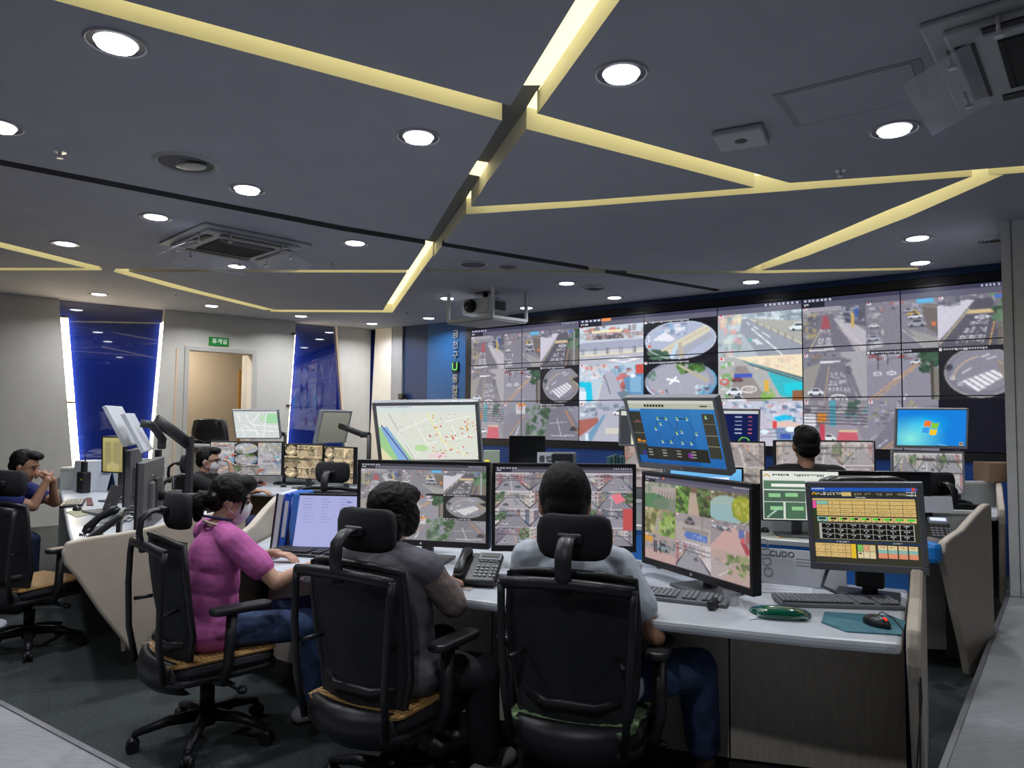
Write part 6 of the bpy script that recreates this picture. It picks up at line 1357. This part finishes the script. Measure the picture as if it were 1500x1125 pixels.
def mouse(label, px, py, yaw, m=None, z=DT, red=False):
    c = Z(px, py, z+.015); t = thing('computer_mouse', label, 'mouse', (c.x, c.y, z), (0, 0, R(yaw)), 'computer mice')
    b = MB(); b.ell((0, 0, .008), (.031, .056, .028), None, 20, 12); b.v = [(x, y, max(z_, 0)) for x, y, z_ in b.v]; b.build('shell', m or m_plast, t)
    b = MB(); b.cyl((-.003, -.035 if red else .03, .026 if red else .031), (.003, -.035 if red else .03, .026 if red else .031), .009, n=12); b.build('wheel', mat('red_glow', raw=(.5, .02, .01, 1), emit='ff3018', estr=1.5) if red else m_kb, t)
    return t
def desk_phone(label, c, yaw, tilt=18, lit=False, roll=0, k=1.0, cord=True):
    t = thing('desk_phone', label, 'telephone', c, (0, 0, R(yaw)), 'desk telephones'); t.scale = (k, k, k)
    T_ = Matrix.Rotation(R(roll), 4, 'Y') @ Matrix.Rotation(R(tilt), 4, 'X')
    def bx(mb, p, d, bev=.004): q = MB(); q.box((0, 0, 0), d, bev=bev); mb.add(q.v, q.f, T_ @ Matrix.Translation(p), False)
    b = MB(); bx(b, (0, .105, .02), (.20, .21, .03), .01); b.build('body', m_plast, t)
    b = MB(); q = T_ @ Vector((0, .2, .005)); b.box((0, q.y-.02, max(.01, q.z/2)), (.12, .02, max(.02, q.z)), bev=.003); b.build('foot', m_plast, t)
    b = MB(); bx(b, (.045, .178, .037), (.105, .055, .008)); b.build('display_frame', m_pgrey, t)
    b = MB(); bx(b, (.045, .182, .0425), (.08, .028, .003), .001); b.build('display', m_lcdon if lit else m_lcd, t)
    b = MB()
    for j in range(4):
        for i in range(3): bx(b, (.005+i*.022, .105-j*.022, .037), (.017, .015, .006), .002)
        for i in range(2): bx(b, (.075+i*.015, .105-j*.022, .037), (.011, .015, .006), .002)
    for i in range(4): bx(b, (.01+i*.022, .143, .037), (.018, .007, .005), .001)
    b.build('keypad', m_pgrey, t)
    b = MB(); pts = [T_ @ Vector(p) for p in ((-.062, .01, .052), (-.062, .03, .066), (-.062, .10, .076), (-.062, .17, .068), (-.062, .195, .052))]
    b.tube(pts, [(.022, .014), (.023, .016), (.018, .012), (.023, .016), (.022, .014)], 14); b.tube([T_ @ Vector((-.062, .022, .045)), T_ @ Vector((-.062, .022, .062))], .024, 14); b.tube([T_ @ Vector((-.062, .183, .045)), T_ @ Vector((-.062, .183, .062))], .024, 14); b.build('handset', m_plast, t)
    if cord:
        b = MB(); p0 = T_ @ Vector((-.062, .0, .045)); n = 90; pts = []
        for i in range(n):
            u = i/(n-1); c0 = p0.lerp(Vector((-.11, .02, .008)), u) + Vector((-.05*math.sin(PI*u), -.06*math.sin(PI*u), 0)); a = u*2*PI*14; pts.append(c0+Vector((.006*math.cos(a), .004, .006*math.sin(a)+.004)))
        b.tube(pts, .0018, 5); b.build('coiled_cord', m_plast, t)
    return t
def sheet(name, label, cat, pts, z, m, th=.003, lines=0, group=None):
    c = sum((Vector((p.x, p.y, 0)) for p in pts), Vector())/len(pts); t = MB(); t.prism([(p.x-c.x, p.y-c.y) for p in pts], 0, th); o = t.build(name, m); o.location = (c.x, c.y, z); tag(o, label, cat, group)
    if lines:
        b = MB(); a, q, d_, e_ = [Vector((p.x-c.x, p.y-c.y, th+.0004)) for p in pts]
        for i in range(lines):
            u = (i+1)/(lines+1); s_ = a.lerp(e_, u).lerp(q.lerp(d_, u), .1); f = a.lerp(e_, u).lerp(q.lerp(d_, u), .9); b.box((s_+f)/2, ((f-s_).length, .002, .0003), Euler((0, 0, math.atan2((f-s_).y, (f-s_).x))).to_matrix())
        b.build('printed_lines', m_ink, o)
    return o
def zz(pts, z=DT): return [Z(x, y, z) for x, y in pts]
def sbox(name, label, cat, c, d, yaw, m, bev=.003, group=None, tilt=(0, 0)):
    b = MB(); b.box((0, 0, d[2]/2), d, bev=bev); o = b.build(name, m); o.location = c; o.rotation_euler = (R(tilt[0]), R(tilt[1]), R(yaw)); return tag(o, label, cat, group)
# --- near desk, right part
keyboard('wide grey keyboard near the right end of the near desk', 1225, 881, -5, .47, .15)
keyboard('grey keyboard at the right elbow of the man in the pale shirt', 990, 873, -24, .42, .15)
keyboard('grey keyboard between the telephone and the man in the pale shirt', 742, 850, -2, .44, .15)
keyboard('black keyboard under the lilac document screen', 0, 0, -16, .44, .16, m_plast, m_key, at=Z(452, 812, DT))
pts = zz([(1120, 896), (1180, 896), (1187, 908), (1168, 919), (1112, 912), (1103, 902)])
b = MB(); c = Z(1145, 905, DT); b.tube([(-.085, 0, .016), (-.05, -.006, .018), (.03, -.004, .018), (.085, .004, .016)], [(.034, .020), (.040, .024), (.040, .024), (.032, .018)], 18); b.ell((0, .055, .008), (.112, .095, .012))
o = b.build('wrist_rest', mat('green_gel', raw=(0.0, 0.12, 0.06, 1), rough=0.08, trans=0.3, coat=0.5)); o.location = (c.x, c.y, DT); o.rotation_euler = (0, 0, R(-14)); tag(o, 'glossy dark green gel wrist rest on the near desk', 'wrist rest')
sheet('mouse_pad', 'teal mouse pad with a dark border near the desk end', 'mouse pad', zz([(1208, 897), (1305, 903), (1327, 912), (1320, 931), (1240, 926), (1203, 912)]), DT, mat('teal_pad', raw=(0.06, 0.20, 0.26, 1), rough=0.6, noise=.2, nscale=20), .004)
mouse('black mouse with a red light on the teal mouse pad', 1284, 909, 20, z=DT+.005, red=True)
t = MB(); p = [Z(1290, 899, DT+.02), Z(1310, 893, DT+.02), Z(1325, 920, DT+.008)]; p = [Z(1284, 902, DT+.012), Z(1292, 896, DT+.008), Z(1308, 905, DT+.008), Z(1324, 924, DT+.008)]
o = t.tube(p, .0022, 6).build('mouse_cable', m_plast); tag(o, 'thin black mouse cable curling on the teal mouse pad', 'cable')
sheet('paper_sheet', 'pale folded sheet behind the green wrist rest', 'paper', zz([(1086, 876), (1135, 878), (1128, 905), (1098, 908)]), DT, m_paper, .002)
sheet('paper_sheet', 'white card lying behind the wide grey keyboard', 'paper', zz([(1112, 852), (1192, 862), (1190, 870), (1112, 868)]), DT, m_paper, .002, 2)
sheet('paper_sheet', 'sheet with faint print beside the hand of the woman in the grey vest', 'paper', zz([(672, 849), (702, 851), (688, 866), (668, 860)]), DT, mat('paper_tan', raw=(.36, .33, .30, 1), rough=.8), .002, 4)
sheet('paper_sheet', 'lined papers in front of the woman in pink', 'paper', zz([(392, 822), (432, 821), (452, 838), (405, 838)]), DT, m_paper, .002, 5)
# envelope leaning on the blue divider
env = thing('envelope', 'large white envelope with black printed letters leaning on the blue divider', 'envelope', (1.29, 3.18, DT), (R(-20), 0, R(-24)))
b = MB(); b.box((0, 0, .08), (.36, .006, .16), bev=.003); b.build('envelope_sheet', m_paper, env)
text('printed_name', 'CUDO', .036, Matrix.Translation((-.085, -.0045, .135)), m_ink, env, ext=.0002)
text('side_print', 'CUDO', .06, Matrix.Translation((-.155, -.0045, .115)) @ Matrix.Rotation(R(80), 4, 'Y'), mat('print_grey', raw=(.3, .3, .32, 1)), env, ext=.0002)
b = MB()
for i in range(3): b.box((.01, -.004, .12-i*.014), (.07, .001, .003))
b.build('print_line', mat('print_grey', raw=(.3, .3, .32, 1)), env)
# cups, phone
c = Z(928, 856, DT); t = thing('paper_cup', 'white paper cup with a dark leaf print beside the angled monitor', 'cup', (c.x, c.y, DT)); b = MB(); b.tube([(0, 0, 0), (0, 0, .095)], [.028, .039], 24, caps=False); b.cyl((0, 0, 0), (0, 0, .003), .028, n=24); ring(b, .037, .041, .095, .095, 24); b.build('cup_body', m_paper, t)
b = MB()
for i in range(5): b.tube([(-.01+.006*i, -.0335, .03+.008*i), (-.002+.004*i, -.036, .055+.004*i)], .002, 5)
b.build('print', mat('leaf_print', raw=(.05, .08, .03, 1)), t)
c = Z(1072, 885, DT); t = thing('plastic_cup', 'small clear plastic cup next to the pale folded sheet', 'cup', (c.x, c.y, DT)); b = MB(); b.tube([(0, 0, 0), (0, 0, .06)], [.028, .036], 24, caps=False); b.cyl((0, 0, 0), (0, 0, .002), .028, n=24); b.build('cup_body', mat('clear_plastic', raw=(.8, .82, .85, 1), rough=.1, alpha=.35), t)
c = Z(1050, 893, DT); sbox('pen_stand', 'small black curved holder at the end of the grey keyboard', 'holder', (c.x-.01, c.y+.02, DT), (.03, .09, .035), -30, m_plast, .012)
desk_phone('black and grey desk telephone between the two seated people in front', (-.165, 3.12, DT), -12, 24)
t = thing('phone_stand', 'silver folding stand right of the telephone', 'stand', (.03, 3.22, DT), (0, 0, R(-20))); b = MB(); b.box((0, 0, .005), (.16, .14, .008)); b.build('stand_plate', m_armb, t); b = MB(); b.box((-.02, .0, .07), (.012, .03, .16), (R(30), R(28), 0)); b.build('strut', m_msilver, t)
# binders beside the lilac screen
for i, (m, lab, dx) in enumerate(((m_paper, 'white ring binder with a black edge, leftmost of the three binders', 0), (m_bind, 'royal blue ring binder with a white spine label, middle of the three', .045), (m_bind2, 'light blue clear binder next to the lilac document screen', .088))):
    p = D(402, 806, 3.98); t = thing('ring_binder', lab, 'binder', (p.x+dx, p.y, DT), (0, R(6), R(-4)), 'binders by the document screen')
    b = MB(); b.box((0, .10, .155), (.036, .24, .31), bev=.004); b.build('cover', m, t)
    if i == 1: b = MB(); b.box((0, -.0215, .17), (.02, .003, .20)); b.build('spine_label', m_paper, t)
    if i == 0: b = MB(); b.box((-.014, -.0215, .155), (.010, .004, .31)); b.build('black_edge', m_plast, t)
b = MB(); p = D(398, 800, 3.75); b.tube([(0, -.03, 0), (0, 0, .012), (0, .03, 0)], [(.018, .008), (.022, .014), (.018, .008)], 12); o = b.build('computer_mouse', m_plast); o.location = (-1.235, 3.70, DT+.010); o.rotation_euler = (0, 0, R(-40)); tag(o, 'dark mouse under the left hand of the woman in pink', 'mouse', 'computer mice')
# hanging cable at the end panel
b = MB(); b.tube([(1.318, 2.39, .77), (1.335, 2.36, .74), (1.325, 2.33, .60), (1.32, 2.36, .35), (1.305, 2.37, .22), (1.325, 2.37, .20), (1.335, 2.365, .30), (1.33, 2.35, .5), (1.335, 2.36, .70)], .003, 6); o = b.build('hanging_cable', m_plast); tag(o, 'thin black cable looping down at the right end of the near desk', 'cable')
b = MB(); b.box((0, 0, 0), (.03, .02, .05), bev=.004); o = b.build('drawer_lock', m_plast); o.location = (.98, 3.005, .68); tag(o, 'small black fitting under the edge of the near desk', 'fitting')
# --- things on the dividers and between rows
b = MB(); b.tube([(0, 0, 0), (0, 0, .22)], [.025, .028], 14); t = thing('flower_vase', 'slim black vase with small yellow flowers right of the map monitor', 'vase', (-.13, 4.16, .93)); b.build('vase', m_plast, t)
b = MB()
for i in range(7):
    a = i*.9; q = Vector((.05*math.cos(a), .03*math.sin(a), .25+.03*(i % 3))); b.tube([(0, 0, .2), q], .002, 5)
b.build('stem', mat('stem_green', raw=(.05, .1, .02, 1)), t)
b = MB()
for i in range(7):
    a = i*.9; q = Vector((.05*math.cos(a), .03*math.sin(a), .25+.03*(i % 3))); b.ell(q, (.016, .016, .009), None, 8, 6)
b.build('blossom', mat('blossom_yellow', raw=(.75, .55, .02, 1)), t)
for k in range(5):
    p = D(893+k*5, 684, 5.86); sbox('book', ('dark teal book standing by the brown-toned monitor', 'grey-green book second from the left in the upright row', 'teal book in the middle of the upright row', 'teal book second from the right in the upright row', 'dark green book at the right end of the upright row')[k], 'book', (p.x, 5.90, .756), (.022, .16, .43+.01*(k % 3)), 0, mat('book_%d' % (k % 3), raw=((.03, .13, .15, 1), (.08, .16, .15, 1), (.02, .10, .11, 1))[k % 3], rough=.6), group='upright teal books')
t = thing('printed_sign', 'white card with black Korean lettering beside the small black monitor', 'sign', D(804, 672, 5.22), (R(-3), 0, 0)); b = MB(); b.box((0, .005, 0), (.17, .006, .10)); b.build('card', m_paper, t); text('lettering', '불법주', .055, Matrix.Translation((0, -.001, 0)), m_ink, t)
t.location.z = 1.20; b = MB(); b.box((0, .012, -.24), (.03, .008, .41)); b.build('holder', m_plast, t)
p = D(827, 670, 5.12); sbox('document_case', 'grey document case behind the man in the pale shirt', 'case', (p.x, 5.12, DT), (.16, .08, .50), 4, m_pgrey, .01); t = thing('name_card', 'black card with white lettering leaning on the grey case', 'card', (p.x-.02, 5.06, 1.20), (R(-6), 0, 0)); b = MB(); b.box((0, .005, 0), (.15, .006, .09)); b.build('card', m_plast, t); b = MB(); b.box((0, .012, -.25), (.03, .008, .40)); b.build('holder', m_plast, t); text('lettering', '개인정보', .03, Matrix.Translation((0, -.001, -.02)), m_paper, t)
p = D(720, 672, 5.3); sbox('note_box', 'pale green note box under the yellow flowers', 'box', (p.x, 5.34, DT), (.12, .08, .50), 0, mat('pale_green', raw=(.42, .48, .38, 1), rough=.7), .004)
b = MB(); b.box((0, 0, .15), (.34, .28, .30), bev=.004); b.box((0, 0, .303), (.345, .06, .003)); t = b.build('cardboard_box', mat('cardboard', raw=(.20, .13, .08, 1), rough=.9)); t.location = (4.30, 6.34, .98); t.location = (D(1462, 690, 6.3).x, 6.32, .98); t.scale = (.8, .8, .55); tag(t, 'brown cardboard box on the far divider by the column', 'box')
# --- middle row right end
desk_phone('black desk telephone with a lit display at the right end of the middle desk', (2.53, 4.29, DT), -22, 30, True, k=1.08)
b = MB(); b.tube([(0, -.06, .03), (0, 0, .035), (0, .05, .03)], [(.035, .03), (.045, .036), (.03, .022)], 16); t = thing('grey_pouch', 'crumpled grey pouch with a dark red opening in front of the lit telephone', 'pouch', (2.33, 4.14, DT+.01), (0, 0, R(60))); t.location = (2.43, 4.16, DT); b.build('pouch_body', mat('felt_grey', raw=(.22, .20, .21, 1), rough=1, bump=.5, bscale=50), t); b = MB(); b.tube([(0, -.063, .03), (0, -.05, .03)], [(.026, .022), (.02, .016)], 16); b.build('opening', mat('dark_red', raw=(.10, .01, .02, 1)), t)
c = D(1372, 743, 4.45); sbox('paper_sheet', 'white paper propped behind the lit telephone', 'paper', (c.x, 4.44, .93), (.20, .004, .10), 0, m_paper, .0008, tilt=(-10, 0))
c = Z(1360, 806, DT); sbox('plastic_bag', 'bright blue crumpled bag at the edge of the touch monitor', 'bag', (2.36, 4.02, .70), (.07, .10, .12), 20, mat('bag_blue', raw=(.02, .22, .65, 1), rough=.35), .03)
keyboard('black keyboard below the white status page monitor', 1150, 772, -4, .44, .14, m_plast, m_key)
mouse('black mouse beside the angled park monitor on the middle desk', 1118, 775, 10)
sheet('paper_sheet', 'pale green sheet on the middle desk', 'paper', zz([(1120, 783), (1168, 785), (1172, 792), (1112, 790)]), DT, mat('pale_green', raw=(.42, .48, .38, 1)), .002); sheet('sticky_note', 'small orange note on the pale green sheet', 'note', zz([(1142, 783), (1152, 784), (1150, 789), (1139, 788)]), DT+.003, mat('note_orange', raw=(.8, .35, .12, 1)), .001)
sheet('paper_sheet', 'white papers at the far desk end by the column', 'paper', zz([(1440, 728), (1466, 731), (1468, 738), (1438, 736)]), DT, m_paper, .01)
# --- left desk
desk_phone('black desk telephone tilted up at the corner of the left desk', (-2.42, 4.12, DT), -66, 38, k=1.1)
keyboard('old keyboard with pale keys in front of the man in blue', 107, 737, -62, .44, .16, m_plast, m_keyw); keyboard('pale grey keyboard between the telephone and the left monitor', 168, 763, -70, .40, .13, mat('kb_white', raw=(.4, .4, .4, 1)), m_keyg)
mouse('black mouse next to the keyboard with pale keys', 113, 745, 40); mouse('large black mouse in the middle of the left desk', 137, 775, 55); mouse('black mouse half hidden behind the tilted telephone', 144, 785, 50)
sheet('mouse_pad', 'pale yellow-green pad under the mouse at the left', 'mouse pad', zz([(96, 750), (118, 746), (140, 752), (112, 758)]), DT, mat('pad_pale', raw=(.42, .42, .28, 1), rough=.7), .003)
sheet('notebook', 'dark red notebook beside the keyboard with pale keys', 'notebook', zz([(126, 730), (134, 730), (137, 741), (127, 741)]), DT, mat('dark_red', raw=(.10, .01, .02, 1)), .008)
t = thing('document_scanner', 'dark grey folding stand with a raised plate on the left desk', 'stand', Z(148, 752, DT), (0, 0, R(-38))); b = MB(); b.box((0, 0, .01), (.30, .16, .018), bev=.004); b.build('base_plate', m_kb, t); b = MB(); b.box((.05, .06, .11), (.20, .012, .20), (R(-18), 0, 0), bev=.004); b.build('raised_plate', m_mdark, t); b = MB(); b.tube([(-.02, .02, .03), (.2, .10, .16)], .006, 8); b.build('rod', m_clip, t)
t = thing('radio_charger', 'black two-way radio standing in its charger on the left desk', 'radio', Z(122, 722, DT), (0, 0, R(-30))); b = MB(); b.box((0, 0, .10), (.11, .08, .20), bev=.01); b.build('charger', m_plast, t); b = MB(); b.box((0, 0, .24), (.06, .04, .12), bev=.01); b.build('radio_body', m_plast, t); b = MB(); b.cyl((.015, 0, .29), (.015, 0, .38), .006); b.build('antenna', m_plast, t); b = MB(); b.box((.03, -.042, .13), (.02, .002, .015)); b.build('sticker', mat('sticker_yellow', raw=(.7, .6, .05, 1)), t)
t = thing('desk_calendar', 'standing desk calendar with a blue top edge on the left desk', 'calendar', Z(151, 720, DT), (0, 0, R(-25))); b = MB(); b.box((0, 0, .10), (.15, .006, .20), (R(-14), 0, 0)); b.build('page', m_paper, t); b = MB(); b.box((.0, .06, .10), (.15, .006, .20), (R(14), 0, 0)); b.build('back_board', m_navyw, t); b = MB(); b.box((0, .018, .196), (.15, .03, .012)); b.build('binding', m_bind, t)
for i in range(5): pass
t = thing('paper_tray', 'low white tray of small cards near the man in blue', 'tray', Z(94, 716, DT), (0, 0, R(-20))); b = MB(); b.box((0, 0, .06), (.16, .14, .12), bev=.006); b.build('tray_body', m_mwhite, t); b = MB(); [b.box((-.05+.05*i, -.03, .122), (.035, .04, .003)) for i in range(3)]; b.build('cards', m_ink, t)
p = Z(112, 712, DT); t = thing('leaning_sheet', 'white curled sheet leaning against the black radio', 'paper', (p.x, p.y-.02, DT), (0, 0, R(-30))); b = MB(); vs = [(-.10+.2*i/6, .02-.05*math.sin(PI*i/6)+.06*j, .03+.14*j+.05*i/6) for j in (0, 1) for i in range(7)]; b.add(vs, [(i, i+1, i+8, i+7) for i in range(6)], None, True); o = b.build('sheet', m_paper, t); sm = o.modifiers.new('s', 'SOLIDIFY'); sm.thickness = .002
c = Z(107, 700, DT); sbox('storage_box', 'pale grey storage box at the far left desk end', 'box', (-4.12, 7.0, DT), (.20, .22, .30), -25, m_mwhite, .006); sbox('leaning_board', 'white notice board leaning behind the calendar', 'board', (-3.78, 7.26, DT), (.42, .02, .31), -25, mat('board_white', raw=(.6,.6,.6,1)), .004)
b = MB(); random.seed(3)
for k in range(7):
    p0 = Vector((-2.55+random.uniform(-.1, .1), 5.0+random.uniform(-.15, .15), DT+.01)); pts = [p0+Vector((random.uniform(-.12, .12), random.uniform(-.2, .2), random.uniform(0, .06))) for _ in range(5)]; b.tube(pts, .004, 5)
tag(b.build('tangled_cables', m_plast), 'tangle of black cables behind the left monitors', 'cables', kind='stuff')
t = thing('waste_bin', 'small black pot standing by the monitor arm post', 'pot', (-2.62, 5.55, DT)); b = MB(); b.tube([(0, 0, 0), (0, 0, .16)], [.05, .06], 20); b.build('pot_body', m_plast, t)
# --- electric fan at the far left
fp = (-3.70, 5.02); m_fan = mat('fan_white', raw=(.45, .47, .55, 1), rough=.4)
t = thing('electric_fan', 'white standing electric fan at the left edge', 'fan', (fp[0], fp[1], 0), (0, 0, R(-40)))
b = MB(); b.cyl((0, 0, 0), (0, 0, .03), .17, .16, 32); b.build('base', m_fan, t); b = MB(); b.box((0, 0, .26), (.07, .06, .48), bev=.02); b.box((0, -.031, .34), (.03, .004, .03)); b.build('column', m_fan, t)
b = MB(); b.ell((0, -.02, .66), (.07, .09, .07)); b.build('motor_housing', m_fan, t)
b = MB()
for k in range(40):
    a = 2*PI*k/40; d_ = Vector((math.cos(a), 0, math.sin(a))); b.tube([Vector((0, -.17, .66))+d_*.03, Vector((0, -.165, .66))+d_*.12, Vector((0, -.11, .66))+d_*.175, Vector((0, -.06, .66))+d_*.12], .0016, 4)
for r_, y in ((.175, -.11), (.12, -.165), (.03, -.17)): b.tube([Vector((r_*math.cos(a), y, .66+r_*math.sin(a))) for a in [2*PI*k/32 for k in range(33)]], .003, 5)
b.build('guard', m_clip, t); b = MB()
for k in range(3):
    a = 2*PI*k/3; M = Matrix.Translation((0, -.12, .66)) @ Matrix.Rotation(a, 4, 'Y') @ Matrix.Translation((.08, 0, 0)) @ Matrix.Rotation(.5, 4, 'X'); q = MB(); q.ell((0, 0, 0), (.07, .004, .05)); b.add(q.v, q.f, M, True)
b.build('blade', mat('fan_blade', raw=(.4, .45, .6, 1), alpha=.6, rough=.2), t); b = MB(); b.tube([(.12, 0, .01), (.2, .05, .006), (.22, .16, .006), (.1, .26, .006)], .004, 6); b.build('power_cord', m_fan, t)
# --- back left desk
keyboard('grey keyboard on the back left desk', 375, 703, 2, .46, .15); keyboard('black keyboard on the back left desk, right of the red pad', 432, 708, -6, .44, .14, m_plast, m_key)
sheet('mouse_pad', 'small red mouse pad on the back left desk', 'mouse pad', zz([(368, 707), (388, 706), (390, 710), (370, 711)]), DT, mat('pad_red', raw=(.5, .05, .02, 1)), .003)
mouse('black mouse on the red pad of the back left desk', 381, 706, 10, z=DT+.004); mouse('black mouse at the edge of the back left desk', 415, 711, 20); mouse('black mouse near the empty chair of the back left desk', 440, 716, 30)
# security camera on the wall
c = PL(592, 581, VO+VN*.0, VN); t = thing('wall_camera', 'small dark device on the navy strip of the wall', 'camera', c, (0, 0, VROT)); b = MB(); b.box((0, -.05, 0), (.12, .10, .10), bev=.02); b.build('body', m_plast, t); b = MB(); b.box((.04, -.03, -.05), (.16, .05, .03)); b.build('bracket', m_plast, t)
